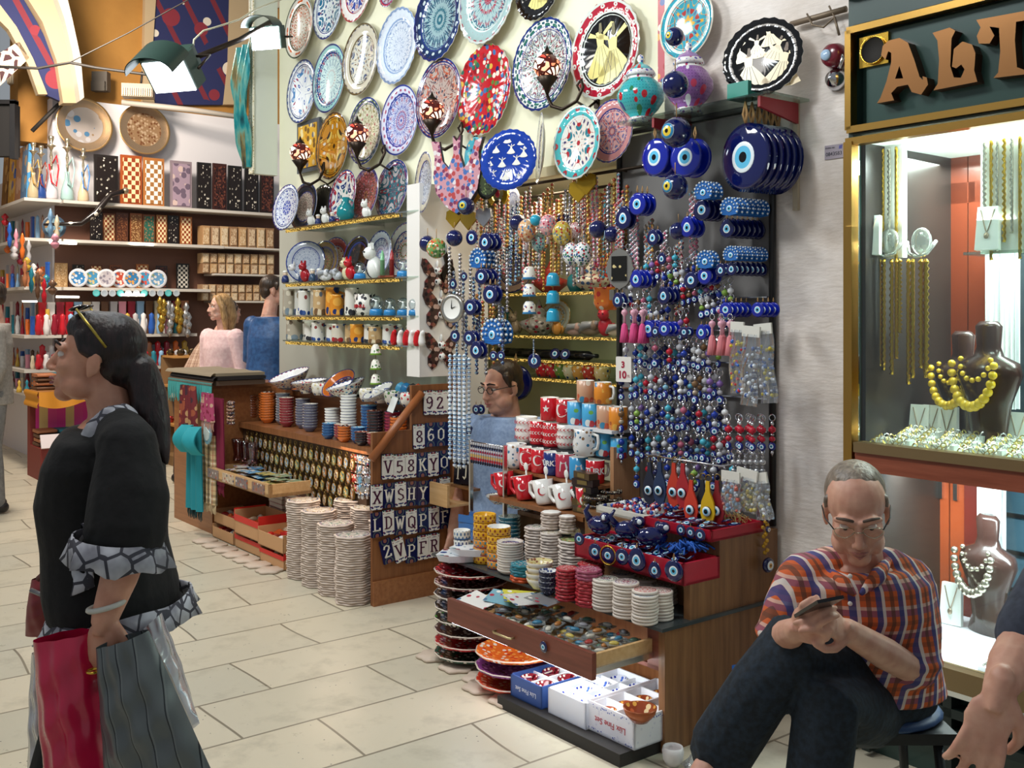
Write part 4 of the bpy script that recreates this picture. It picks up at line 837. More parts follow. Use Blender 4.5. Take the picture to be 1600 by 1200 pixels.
prn=[('pale grey',speckle('stein0','#b4aa98',['#7a8a94','#d8d0bc','#6a5a4a'],30,.5)),('clear looking',speckle('stein1','#c9c8c0',['#3a4a6a','#e8e4d8','#8a7a5a'],34,.5)),('ochre',speckle('stein2','#c9a878',['#7a5a3a','#e0d0b0','#5a6a7a'],30,.5)),('orange',speckle('stein3','#e0902a',['#24346a','#f0b04a','#e0902a'],22,.5)),
('black and white',speckle('stein4','#e8e4da',['#2a2a30','#4a4a50'],34,.42)),('blue and white',speckle('stein5','#e6e4dc',['#24407c','#3a5a9a','#8d3a3a'],34,.4)),('red and white',speckle('stein6','#dfd8c8',['#b0242c','#8d3a3a','#3a5a9a'],30,.45))]
for i,(u,c,h) in enumerate([(452,0,1.1),(464,1,1.1),(476,5,1.0),(489,0,1.1),(500,2,1.0),(513,3,1.1),(526,3,.8),(543,4,1.05)]):
 s=on_t(u,470,.36)[0];STEIN.put((s,.36+.03*(i%2),SH[2]+.001),'%s souvenir mug, %s from the far end of the third glass shelf'%(prn[c][0],nth(i)),'mugs on the glass shelves',(0,0,rnd.uniform(.8,1.8)),(1.2,1.2,h*1.5),prn[c][1])
s=on_t(568,470,.38)[0]
BIGM=Kind('large_mug','mug',MB().lathe([(0,0),(.045,0),(.06,.03),(.064,.13),(.06,.13),(.055,.03),(0,.015)],26,[2,0,0,0,0,0]).tube([(.06,0,.11),(.1,0,.1),(.1,0,.06),(.058,0,.03)],.008,0,6),[prn[4][1],WHITE,mat('#3a6a9a',.2)])
o=BIGM.put((s,.39,SH[2]+.001),'large white mug lettered ISTANBUL on the third glass shelf',None,(0,0,.5))
g=MB()
for k,ch in enumerate('ISTANBUL'):
 a=-pi/2-.1-.75+k*.19;text_into(g,ch,.028,Matrix.Translation((.0645*cos(a),.0645*sin(a),.055))@Euler((pi/2,0,a+pi/2)).to_matrix().to_4x4(),0,.001,.0008)
g.obj('lettering',mat('#b0242c',.3),o)
for i,u in enumerate((588,609,630,648)):
 s=on_t(u,470,.345)[0];GLB.put((s,.345,SH[2]+.001),'snow globe with a whirling dancer, %s from the mug with lettering'%nth(i),'snow globes in a row',(0,0,0),(1.15,1.0,1.0,.95)[i]*.98)
for i,(u,c,h) in enumerate([(458,0,1.0),(477,4,.9),(495,5,.85),(512,5,.8),(527,6,.8),(541,2,.75),(556,3,.8),(571,4,.8),(585,2,.7),(600,5,.8)]):
 s=on_t(u,515,.36)[0];STEIN.put((s,.37+.03*(i%2),SH[3]+.001),'%s souvenir mug, %s from the far end of the lowest glass shelf'%(prn[c][0],nth(i)),'mugs on the glass shelves',(0,0,rnd.uniform(.8,1.8)),(1.5 if i==0 else 1.2,1.5 if i==0 else 1.2,h*1.3),prn[c][1])
for i,u in enumerate((598,612,629)):
 s=on_t(u,515,.40)[0];PEN.put((s,.45,SH[3]+.001),'navy capped figurine behind the curved shakers, %s from the mugs'%nth(i),'figurines on the lowest glass shelf',(0,0,.3),1.35)
HUG=Kind('curved_shaker','salt shaker',MB().tube([(0,0,0),(.004,0,.02),(.0,0,.045),(.014,0,.07),(.03,0,.078)],[.016,.021,.018,.014,.01],0,10),[WHITE])
for i,u in enumerate((615,625,634,643,651,659)):
 s=on_t(u,530,.325)[0];HUG.put((s,.325,SH[3]+.001),'%s curved hugging shaker, %s in the row of six'%(['red','white'][i%2],nth(i)),'curved shakers in a row',(0,0,-.3),1.0,mat('#c8141e' if i%2==0 else '#f0eee8',.15))
 # butterflies on the partition end
wing=[(.004,.01),(.03,.05),(.075,.095),(.1,.1),(.108,.06),(.09,.02),(.06,0),(.085,-.03),(.085,-.07),(.06,-.1),(.03,-.08),(.004,-.02)]
BFL=Kind('butterfly_plaque','ornament',None,None,[('wing',MB().at((0,0,0),FSD).prism(wing,.006),[speckle('wing_print','#4a3430',['#8d5a4a','#c9a89a','#2a2024','#7a3a3a'],42,.5)]),('wing',MB().at((0,0,0),FSD).prism([(-x,y) for x,y in reversed(wing)],.006),[speckle('wing_print','#4a3430',[],42)]),('body',MB().ell((.008,0,.03),.022,0,12,8).ell((.008,0,-.03),.02,0,12,8).ell((.006,0,.07),(.008,.008,.02),0,8,6),[speckle('football','#eeeeea',['#1a1a1a','#eeeeea','#b0242c'],60,.4)])])
for i,(u,v,sc_,lb) in enumerate([(683,432,1.0,'brown and orange butterfly plaque highest on the white wall end'),(689,482,1.15,'butterfly plaque with spotted balls below the highest one'),(689,548,1.05,'reddish butterfly plaque lowest on the white wall end')]):
 st=on_s(u,v,-.008);BFL.put((-.008,st[1],st[2]),lb,'butterflies on the wall end',(0,0,0),sc_)
st=on_s(697,425,0);thing('dark_bird_ornament','dark metal bird ornament with spread tail above the butterflies','ornament',MB().at((0,0,0),FSD).prism([(-.03,.12),(-.01,.13),(.02,.06),(.05,.02),(.055,-.06),(.03,-.02),(0,.0),(-.02,-.06),(-.035,-.02),(-.01,.05)],.012),[mat('#2a2420',.3,.6)],(.0,st[1],st[2]))
# silk cloth bundle on the wall end, lamps on arms
st=on_t(431,170,.4);z1=on_t(431,40,.4)[2];z0=on_t(431,262,.4)[2]
e=empty('silk_display','framed upright display with shimmering teal and gold silk at the wall corner','display',(-2.40,.4,0))
MB().box2((-.02,.0,z0),(.04,.19,z1+.5)).obj('board',mat('#cfd4c8',.4),e)
MB().box2((-.028,-.008,z0),(-.012,.0,z1+.5)).box2((.034,-.012,z0),(.05,.0,z1+.5)).box2((-.02,-.012,z0),(.05,0,z0+.02)).obj('gilt_edging',speckle('gilt','#e8e2c8',['#b0a06a','#f4f0e0'],90,.4),e)
b=NB('shimmer_silk');tc,x,y,z=b.xyz();n_=b.noise(b.vec(b.math('MULTIPLY',x,9),b.math('MULTIPLY',y,9),b.math('MULTIPLY',z,2.2)),1.3,4)
SILK=b.done(b.ramp(n_,[(.3,'#12414a'),(.42,'#1f8c90'),(.5,'#6aa89a'),(.6,'#8a7a4a'),(.7,'#2a3a34')],False),.25,.2)
mb=MB();mb.grid(lambda a,q:((-.2+.28*a)*(1-.35*q*q),-.02-.035*sin(a*8+q*6)**2-.03*sin(q*4),z1-.05-(z1-z0-.1)*q),26,30);mb.obj('silk_cloth',SILK,e)
def flood(name,label,loc,aim,sc_=1.0,power=26):
 e=empty(name,label,'lamp',loc=loc);e.rotation_euler=(Vector(aim)).to_track_quat('Z','Y').to_euler();e.scale=(sc_,)*3
 MB().box((0,.02,-.05),(.30,.2,.1)).box((0,.03,-.16),(.16,.12,.12)).obj('housing',mat('#243a30',.4),e)
 MB().grid(lambda a,q:(.155*-cos(a*pi),.11+.1*sin(a*pi),-.05+q*.2),16,4).grid(lambda a,q:(.15*-cos(a*pi),.11+.095*sin(a*pi),-.05+q*.2),16,4).obj('hood',mat('#1c3028',.35),e)
 MB().box((0,.01,.004),(.27,.19,.006)).obj('lamp_glass',emit('#eef6ff',power),e)
 MB().tube([(-.17,.02,-.05),(-.17,.02,-.2),(.17,.02,-.2),(.17,.02,-.05)],.008,0,6).obj('yoke',DARKMETAL,e)
 return e
flood('floodlight','green hooded floodlight hanging over the street, its glass glowing white',on_y(266,122,6.1),(-.25,-.75,-.72),1.05,9)
flood('floodlight','glaring floodlight high at the corner of the plate wall',on_y(415,62,6.9),(-.25,-1,-.25),.75,40)
a=on_y(455,-30,6.6);p=on_y(296,84,6.25)
thing('lamp_arm','dark metal arm carrying the hooded floodlight out from the wall','arm',MB().tube([on_y(430,30,7.0),on_y(375,62,6.7),on_y(300,92,6.3)],.018,0,6),DARKMETAL,(0,0,0)).matrix_world=Matrix()
def cable(label,pts,r=.006,c='#2a2622',name='cable'):
 o=thing(name,label,'cable',MB().tube(pts,r,0,5),mat(c,.6),(0,0,0));o.location=(0,0,0);o.rotation_euler=(0,0,0);return o
cable('pale flex looping from the hooded floodlight up to the wall',[on_y(*q) for q in[(301,84,6.2),(303,62,6.2),(318,48,6.2),(345,40,6.3),(375,30,6.4),(400,14,6.5),(430,2,6.6),(470,-10,6.7)]],.006,'#b8b49a')
cable('thin dark wire slanting across the ochre vault',[on_y(*q) for q in[(66,106,9),(110,97,9),(200,52,9),(290,2,9),(330,-20,9)]])
cable('dark cable sagging below the vault',[on_y(*q) for q in[(-10,104,9.5),(60,107,9.5),(110,98,9.5),(150,106,9.5),(225,116,9.5),(240,118,9.5)]],.014)
# ------------------------------------------------------------------ stall interior: back shelves
BT=1.36
def bk(u,v,t=1.2):return on_t(u,v,t)
BZ=[bk(850,q)[2] for q in(370,457,523,560,588)]
for i,z in enumerate(BZ):
 e=empty('back_shelf','%s glass shelf from the top on the back wall of the stall'%ORD[i],'shelf',(0,0,z),group='glass shelves on the back wall')
 MB().box2((-.5,1.12,-.008),(1.48,1.39,0)).obj('glass_board',GLS,e);MB().box2((-.48,1.112,-.02),(1.46,1.12,-.004)).obj('light_strip',LED,e)
def bstand(u,h,zi,t,m_,lb,rz=0.25,sca=0,tilt=.2):
 s=on_t(u,400,t)[0];r=h/2*W(s,t,0).y/F
 (SPLATE if sca else PLATE).put((s,t,BZ[zi]+.001+r*cos(tilt)),lb,'plates on the back shelves',(pi/2-tilt,0,rz),r,m_)
bstand(802,78,1,1.27,iz('b1','#cdb8ac','#5a5a5a','#8d4a4a','#3a4a5a',16,12,rim='#c4a89c',rimc='#5a4a4a',band=.66),'pinkish beige plate on the second back shelf',.3)
bstand(786,44,2,1.25,iz('b2','#4aa0bc','#d8c48a','#e8e0c8','#4aa0bc',6,4,rim='#d8c48a',rimc='#4aa0bc'),'petal-edged blue and sand plate on the third back shelf',.3,1)
bstand(868,56,2,1.3,iz('b3','#c9cfd0','#8a9aa4','#c9a04a','#8a9aa4',6,5,rim='#d0d4d0',rimc='#c9a04a',line='#c9a04a'),'pale plate with a thin gold rim on the third back shelf',.3)
bstand(950,60,1,1.3,iz('b4','#b02c34','#e0b04a','#8d1f2a','#d8d0c0',8,7,rim='#a0242c',rimc='#e0b04a'),'red plate at the pillar end of the second back shelf',.3)
EYE_=MB().lathe([(0,-.06),(.8,-.05),(1,0),(.85,.05),(.46,.09),(.44,.1),(.34,.105),(.16,.115),(0,.12)],32,[0,0,0,0,1,1,2,3])
EYEM=[NAVY,EYEW,EYEB,EYEK]
def eye_mb(drop=0):
 m=MB().lathe([(0,-.06),(.8,-.05),(1,0),(.85,.05),(.46,.1)],30,0)
 if drop:m.v=[(x*(1-.22*max(0,y)),y*(1.28 if y>0 else 1),z) for x,y,z in m.v]
 e=MB().lathe([(.46,.098),(.44,.108),(.33,.112),(.155,.118),(0,.12)],24,[0,0,1,2]);
 if drop:e.v=[(x*(1-.3*max(0,y)),y*(1.25 if y>0 else 1),z) for x,y,z in e.v]
 c=MB().tube([(0,1.0*(1.25 if drop else 1),0),(.08,1.25,.02),(0,1.6,0),(-.08,1.25,.02),(0,1.0,0)],.045,0,5)
 return m,e,c
CORD=mat('#b08a5a',.8)
m,e_,c_=eye_mb();EYE=Kind('evil_eye_amulet','amulet',m,[NAVY],[('eye',e_,[EYEW,EYEB,EYEK]),('hanging_cord',c_,CORD)])
m,e_,c_=eye_mb(1);DROP=Kind('drop_eye_amulet','amulet',m,[NAVY],[('eye',e_,[EYEW,EYEB,EYEK]),('hanging_cord',c_,CORD)])
m,e_,c_=eye_mb();SMEYE=Kind('small_eye_amulet','amulet',MB().lathe([(0,-.06),(.8,-.05),(1,0),(.85,.05),(.46,.1),(.44,.108),(.33,.112),(.155,.118),(0,.12)],20,[0,0,0,0,1,1,2,3]),EYEM)
def eye(u,v,r,t,lb,K=None,rz=.15,n=1,dt=.03,group=None,mats_=None,behind='hanging behind it'):
 st=on_t(u,v,t);R_=r*px(u,v,st)
 for j in range(n):
  (K or EYE).put((st[0]+.004*j,t+dt*j,st[2]),lb if j==0 else '%s, %s one %s'%(lb,nth(j),behind),group or 'evil eye amulets',(pi/2,0,rz),R_,mats_)
eye(806,598,28,.9,'large navy evil eye disc hanging behind the seated vendor',rz=.5)
s,t,z=bk(765,575,1.1)
# goods on the back shelves
SPOON=Kind('oil_lamp','ornament',MB().lathe([(0,0),(.05,0),(.1,.04),(.11,.07),(.05,.09),(.03,.1),(.05,.12),(.02,.15),(.008,.18),(0,.2)],20),[speckle('sugarbowl','#a8a49c',['#d8d4d0','#b02c44','#4a4a4a'],40,.4,.25)])
s=on_t(842,500,1.2)[0];SPOON.put((s,1.2,BZ[2]+.001),'silvery lidded sugar bowl with painted flowers on the third back shelf',None,(0,0,0),1.1)
for i,(u,K_,sc_,c,lb) in enumerate([(790,CAT,.9,'#c9b48a','tan cat figurine on the third back shelf'),(806,CAT,1.0,'#b8a890','grey-brown cat figurine beside the tan one'),(872,CAT,.9,'#d89a4a','orange cat figurine behind the bells'),(900,SHELL,1.0,'#c9a8a0','pinkish shell ornament on the third back shelf'),(925,SHELL,1.2,'#8a7a6a','brown shell ornament on the third back shelf'),(948,CAT,1.2,'#c02c40','red rooster-like figurine at the pillar end'),(965,SHELL,1,'#d8c8b0','cream shell ornament near the price card')]):
 s=on_t(u,510,1.18)[0];K_.put((s,1.17,BZ[2]+.001),lb,'figurines on the back shelves',(0,0,.3),sc_,m=mat(c,.3))
WALLET=Kind('black_bottle','bottle',MB().at((0,0,.022),(0,pi/2,0)).lathe([(0,-.07),(.022,-.07),(.022,.04),(.01,.06),(.01,.09),(0,.09)],14),[mat('#15151a',.15)])
for i,u in enumerate((797,818,838,858,893,912)):
 s=on_t(u,545,1.2)[0];WALLET.put((s,1.19,BZ[3]+.001),'dark bottle lying on the fourth back shelf, %s from the vendor'%nth(i),'dark bottles lying in a row',(0,0,.15),1.25)
for i,u in enumerate((866,882)):
 s=on_t(u,545,1.13)[0];SMEYE.put((s,1.135,BZ[3]+.035),'navy eye bead in front of the dark bottles, %s of two'%ORD[i],'eye beads on the back shelf',(pi/2-.3,0,.4),.034)
for i,(u,c) in enumerate([(852,'#c8242c'),(868,'#c9303a'),(882,'#6a8a3a'),(896,'#d8d4b0'),(910,'#d8a04a'),(926,'#c03a2c'),(945,'#d8c48a')]):
 s=on_t(u,575,1.2)[0];CUP.put((s,1.18,BZ[4]+.001),'small patterned ornament cup on the lowest back shelf, %s from the vendor'%nth(i),'ornament cups on the lowest back shelf',(0,0,0),1.2,m=speckle('oc'+c,c,['#f0e8d8','#24407c','#d8a04a'],60,.4))
for i,(u,zi) in enumerate([(890,0),(930,0),(770,0),(740,1),(860,1),(900,1),(925,1)]):
 s=on_t(u,400,1.2)[0];(JUG if i%2 else SPOON).put((s,1.2,BZ[zi]+.001),'painted jar standing on the %s back shelf, %s of the jars'%(ORD[zi],nth(i)),'jars on the upper back shelves',(0,0,.5*i),1.0,m=[speckle('jar0','#c9c4b8',['#8d3a44','#3a5a8a'],36,.42),mat('#a83a34',.2),mat('#2a7a8a',.2)][i%3])
 # ------------------------------------------------------------------ hanging wares in the opening
e=empty('hanging_rail','dark rail under the wall edge from which strings and ornaments hang','rail',(0,.5,2.2))
MB().tube([(-.0,0,0),(1.55,0,0)],.008,0,6).tube([(0,.25,-.02),(1.5,.25,-.02)],.008,0,6).tube([(.1,0,0),(.1,.25,-.02)],.006,0,5).tube([(1.4,0,0),(1.4,.25,-.02)],.006,0,5).tube([(.1,.1,-.01),(.1,.1,.06)],.006,0,5).obj('rail_bars',DARKMETAL,e)
bead_mats=[speckle('st_red','#c9c0bc',['#b0243c','#3a6a8a','#d8d4d0','#7a1a2a'],95,.55,.2),speckle('st_silver','#a8a8ac',['#d8d8dc','#7a6a7a','#5a5a60'],110,.5,.2,.5),speckle('st_blue','#3a4a7a',['#8ac0d8','#16205a','#d8e4e8'],95,.5,.15),speckle('st_gold','#b08a3a',['#e0c060','#7a5a2a','#c04a4a'],110,.5,.25,.4),speckle('st_pink','#c08a98',['#d84a7a','#e8dcd8','#5aa0b8'],90,.5,.2),speckle('st_turq','#7a6a5a',['#4ab0c8','#d8a04a','#b0404a'],90,.55,.2)]
bn=['red and grey','silvery','blue','golden','pink and turquoise','brown and turquoise']
def strand_mb(n,L,r=.008):
 p=[(0.001,0)];d=L/n
 for i in range(n):
  z=-i*d;p+=[(r*.35,z-d*.04),(r,z-d*.35),(r,z-d*.65),(r*.35,z-d*.96)]
 return MB().lathe(p+[(0.001,-L)],7)
STR1=Kind('bead_strand','bead strand',strand_mb(22,.42),[bead_mats[0]]);STR2=Kind('bead_strand','bead strand',strand_mb(14,.3,.010),[bead_mats[0]])
k=0
for i in range(70):
 u=742+(i*3.45);t=.50 if i%2 else.75;c=[0,1,0,2,2,0,0,3,3,1,1,0,4,5,4,5][int(i/70*16)] if i%3 else(i*5)%6
 s=on_t(u,300,t)[0];z=2.19-(0 if t==.5 else.02)-.1*((i*7)%5)/5
 (STR1 if i%3 else STR2).put((s,t,z),'%s bead strand hanging under the wall edge, %s counted from the tulip plaque'%(bn[c],nth(i)),'bead strands hanging in the opening',(rnd.uniform(-.04,.04),0,0),1,bead_mats[c])
EGG=Kind('ceramic_egg','ornament',MB().ell((0,0,0),(.8,.8,1),0,20,14),[WHITE],[('hanging_cord',MB().tube([(0,0,.95),(0,0,2.2)],.04,0,5),CORD),('tassel',MB().lathe([(0,-1),(.16,-1.05),(.12,-1.25),(.2,-1.7),(0,-1.75)],8),bead_mats[0])])
eg=lambda a,*b_:speckle('egg'+a,a,list(b_),4.5,.45,.12)
for u,v,h,t,m_,lb in[(823,360,36,.42,eg('#d8a87a','#4a8ab8','#c0503a','#e8d8c0'),'orange and blue painted egg, lowest of the egg cluster'),(844,378,34,.5,eg('#9ac0bc','#b03a4a','#4a7a8a'),'grey-green painted egg behind the pink one'),(856,352,34,.40,eg('#d89aa0','#b02c4a','#e8c8c0','#6a9aa8'),'pink painted egg at the top of the cluster'),(878,364,38,.42,eg('#c9b04a','#b03a2c','#5a7a8a','#d8d0a0'),'golden green painted egg in the cluster'),
(899,360,26,.5,eg('#c8a8a8','#b0202c','#f0e8e4'),'small red and white egg behind the golden one'),(893,397,36,.42,eg('#eef0ee','#b0242c','#2a7a5a','#3a5a9a'),'white egg with a red tulip, first of a pair'),(910,397,38,.40,eg('#eef0ef','#b0242c','#2a5a8a','#2a7a5a'),'white egg with a red tulip, second of a pair'),(868,378,30,.55,eg('#a8b08a','#8d3a44','#d8d0a0'),'olive egg half hidden in the cluster')]:
 st=on_t(u,v,t);EGG.put(st,lb,'painted eggs hanging in a cluster',(0,0,rnd.uniform(-1,1)),h/2*px(u,v,st),m_)
BALL=Kind('glass_eye_ball','ornament',MB().ell((0,0,0),1,0,24,16),[NAVY],[('eye',MB().at((0,0,0),(pi/2,0,0)).lathe([(.52,.86),(.5,.9),(.34,.96),(.14,1.0),(0,1.01)],24,[0,1,2,3]),[EYEW,mat('#2f86b4',.15),EYEY,EYEK]),('hanging_cord',MB().tube([(0,0,.95),(0,0,1.9)],.04,0,5),CORD)])
def ball(u,v,r,t,lb,rz=-.6,m_=None):
 st=on_t(u,v,t);BALL.put(st,lb,'glass eye balls on cords',(0,0,rz),r*px(u,v,st),m_)
for a in[(809,348,13,.45,'navy glass ball with a yellow eye beside the egg cluster',-1.0),(880,345,13,.55,'navy glass ball behind the golden egg',-.9),(934,358,14,.42,'navy glass ball with a yellow-green eye beside the hanging frame',-.9),(957,366,13,.45,'navy glass ball with a pale eye touching the previous one',-.9),
(1057,207,24,.22,'large navy glass ball with a yellow eye under the glass bracket shelf',.05),(1055,292,20,.22,'smaller navy glass ball with a yellow eye, lowest of the bracket string',.0),(1055,132,21,.16,'navy glass ball in front of the ginger jars',-.9),(1054,57,15,.2,'navy glass ball with a yellow eye highest on the string',.0),(1060,361,14,.38,'clear dark glass ball with a yellow eye among the amulets',-.9),
(710,372,13,.3,'dark glass ball with a yellow eye beside the white wall end',-.9),(728,322,14,.3,'dark glass ball under the tulip plaque',.5),(668,381,13,.25,'plain navy ball next to the green floral ball',1.9)]:ball(*a)
ball(837,344,9,.42,'small plain turquoise ball above the eggs',2.8,mat('#2aa0c0',.15))
ball(682,388,16,.24,'green ball painted with red and orange flowers',2.6,speckle('greenball','#7aa860',['#c83a2a','#d87a3a','#e8d8c0','#4a7a4a'],3.5,.5,.15))
BELLS=Kind('bell_string','bells',None,None,[('cord',MB().tube([(0,0,.15),(0,0,-.25)],.002,0,5),CORD)]+[('bell',MB().at((0,0,-k*.085)).lathe([(.036,-.03),(.032,-.02),(.03,.015),(.018,.032),(0,.034)],16,[1,0,0,0]),[speckle('bell_white2','#eeeade',['#3a6ab0','#8d3a44'],60,.4),mat('#3a8ac0',.25)]) for k in range(3)])
st=on_t(827,427,.42);BELLS.put(st,'string of three white bells with blue rims','bell strings',(0,0,0),1.0)
st=on_t(864,437,.42);o=BELLS.put(st,'string of three plain turquoise bells','bell strings',(0,0,0),1.0)
for c in o.children:
 if c.name.startswith('bell'):
  for q in c.material_slots:q.link='OBJECT';q.material=mat('#2a9cc0',.15,0,.4)
eye(835,564,12,.52,'navy evil eye disc hanging on a bead string beside the vendor',rz=.4)
st=on_t(835,530,.52);STR2.put((st[0],.515,st[2]),'short blue bead string above the evil eye beside the vendor',None,(0,0,0),.45,bead_mats[2])
st=on_t(945,468,.6);thing('hanging_pot','orange pot painted with flowers hanging beside the silver frame','pot',MB().lathe([(0,0),(.05,0),(.068,.03),(.066,.1),(.07,.108),(.062,.108),(.055,.03),(0,.02)],22).tube([(-.06,0,.1),(0,0,.3),(.06,0,.1)],.003,0,5),speckle('orangepot','#e0742a',['#c02c24','#e8e0d0','#f0b04a'],32,.42,.15),(st[0],.62,st[2]-.05))
SFR=Kind('silver_frame','ornament',None,None,[('frame',MB().at((0,0,0),(pi/2,0,0)).prism([(.05*(1.25 if abs(sin(a*2))<.3 else 1.1)*cos(a),.068*(1.2 if abs(sin(a*2))<.3 else 1.1)*sin(a)) for a in[2*pi*j/40 for j in range(40)]],.012),mat('#a8a49c',.3,.8)),('picture',MB().at((0,-.013,0),(pi/2,0,0)).prism([(-.032,-.048),(.032,-.048),(.032,.048),(-.032,.048)],.004).at(),speckle('blackpic','#16140f',['#d8c48a','#16140f'],46,.3)),('pendant_coins',MB().cyl((0,0,-.14),.016,.05,0,8).cyl((-.035,0,-.12),.014,.04,0,8).cyl((.035,0,-.12),.014,.04,0,8).tube([(-.035,0,-.1),(-.02,0,-.07)],.003,0,4).tube([(.035,0,-.1),(.02,0,-.07)],.003,0,4).tube([(0,0,-.1),(0,0,-.07)],.003,0,4),mat('#9a968c',.3,.8))])
st=on_t(970,420,.42);SFR.put(st,'silver filigree frame around a black picture with gold script',None,(0,0,.3),1.15)
HORSE=Kind('horseshoe_ornament','ornament',MB().at((0,0,0),(pi/2,0,0)).prism([(.06*cos(a),.075*sin(a)) for a in[R(-50)+R(280)*j/18 for j in range(19)]]+[(.035*cos(a),.045*sin(a)) for a in[R(230)-R(280)*j/18 for j in range(19)]],.014),[mat('#c9a02c',.25,.6)],[('red_stone',MB().ell((0,-.012,.0),(.014,.008,.022),0,10,6),mat('#b01434',.15))])
st=on_t(779,303,.45);HORSE.put(st,'golden horseshoe ornament with a red stone',None,(0,0,.4),1.0)
HEARTB=Kind('filigree_heart','ornament',MB().at((0,0,0),(pi/2,0,0)).prism([(0,-.05),(.05,.0),(.045,.04),(.02,.05),(0,.03),(-.02,.05),(-.045,.04),(-.05,0)],.012),[mat('#b89a3a',.3,.7)],[('chain',MB().tube([(0,0,.04),(0,0,.3)],.003,0,4),BRASS)])
for u,v,c,lb in[(710,342,'#c09a30','golden filigree ornament below the tulip plaque'),(733,345,'#b8963a','golden filigree ornament above the eye with a gold ring'),(757,340,'#b8b8bc','silver filigree ornament above the drop eye'),(742,305,'#a8882c','brass filigree heart beside the olive plaque'),(905,300,'#c0982a','large gold filigree crown-like ornament'),(918,288,'#b08a24','second gold filigree ornament beside the turquoise rimmed plate')]:
 st=on_t(u,v,.42);HEARTB.put(st,lb,'filigree ornaments',(0,0,.3),1.0,m=mat(c,.25,.7))
 # strings of eyes beside the white wall end
MAC=Kind('macrame_amulet','amulet',MB().at((0,0,0),(pi/2,0,0)).prism([(0,-.7)]+[(1*cos(a),1.0*sin(a)) for a in[R(-35)+R(250)*j/20 for j in range(21)]],.1,0,-.05),[bands('macrame',2,.16,[(0,'#0f62b0'),(.6,'#1a7ac8'),(.8,'#0a3a80')],.7)])
mb=MB()
for j in range(11):a=R(-25)+R(230)*j/10;mb.ell((.93*cos(a),-.1,.93*sin(a)),.1,0,8,6)
for j in range(7):a=R(0)+R(180)*j/6;mb.ell((.6*cos(a),-.1,.6*sin(a)),.08,0,8,6)
MAC.parts=[('white_beads',mb,mat('#e6eef2',.15)),('eye',MB().at((0,-.08,-.05),(pi/2,0,0)).lathe([(.3,0),(.28,.03),(.2,.05),(.09,.06),(0,.07)],16,[0,0,1,2]),[EYEW,EYEB,EYEK])]
def mac(u,v,r,t,lb,n=1,dt=.028,rz=.1):
 st=on_t(u,v,t);
 for j in range(n):MAC.put((st[0]+.003*j,t+dt*j,st[2]),lb if not j else '%s, %s one behind it'%(lb,nth(j)),'macrame eye amulets',(0,0,rz),r*px(u,v,st))
mac(747,406,19,.38,'blue macrame amulet hanging beside the beige plate',3);mac(770,522,24,.42,'wide blue macrame amulet over the vendor',3)
for u,v,r,K_,n,lb in[(737,371,12,EYE,1,'navy evil eye in a gold ring beside the drop eye'),(758,379,13,DROP,3,'navy drop eye hanging beside the beige plate'),(708,444,8,DROP,1,'small navy drop eye hanging over the wall clock ornament'),(752,432,13,EYE,3,'navy evil eye under the first macrame amulet'),(725,432,7,EYE,1,'small navy eye among bead chains'),(766,460,15,EYE,2,'large navy evil eye beside the empty shelf'),(735,480,13,EYE,2,'deep blue evil eye beside the little clock'),(711,525,10,EYE,1,'navy evil eye just above the crystal strands'),(733,528,12,EYE,2,'blue glass eye beside the crystal strands'),(744,548,13,DROP,2,'navy drop eye over the vendor glasses'),(771,556,8,EYE,1,'small navy eye under the wide macrame amulet'),(783,556,8,EYE,1,'second small navy eye under the wide macrame amulet'),(733,672,8,EYE,1,'navy eye behind the vendor shoulder'),(744,640,8,EYE,2,'navy eye with horseshoe look behind the vendor')]:
 eye(u,v,r,.36 if v<600 else.5,lb,K_,.25,n)
st=on_t(708,482,.33);e=thing('hanging_clock','small silver clock in a beaded round frame','clock',MB().at((0,0,0),(pi/2,0,0)).lathe([(0,0),(.075,0),(.078,.012),(.06,.016),(.055,.012),(0,.012)],30,[0,0,0,0,1]).at().lathe([(0,0),(.01,0),(.01,.02),(0,.02)],8),[mat('#b0aca4',.25,.8),mat('#eceae4',.4)],st,(0,0,.3))
MB().at((0,-.014,0),(pi/2,0,0)).prism([(-.003,0),(.003,0),(.001,.045)],.002).prism([(0,-.003),(.03,.012),(0,.003)],.002).obj('clock_hands',BLACK,e)
CRY=bands('crystal',2,.022,[(0,'#dfe8f0'),(.35,'#1a2c7a'),(.5,'#8ac4e0'),(.65,'#e8eef4')],.1)
STR3=Kind('crystal_strand','bead strand',strand_mb(24,.56,.011),[CRY])
for i in range(10):
 u=703+i*2.5;st=on_t(u,553+(i*5%3)*6,.34);STR3.put((st[0],.34+.02*(i%3),st[2]),'blue and crystal bead strand beside the number panel, %s from the wall end'%nth(i),'crystal bead strands',(0,0,i),1.0)
for i in range(24):
 u=700+(i*19)%88;st=on_t(u,385+(i*37)%120,.42);STR2.put((st[0],.43+.01*(i%3),st[2]),'dark bead chain among the eyes by the wall end, %s counted inwards'%nth(i),'bead chains by the wall end',(0,0,i),1.0,bead_mats[[1,2,3,1,2][i%5]])
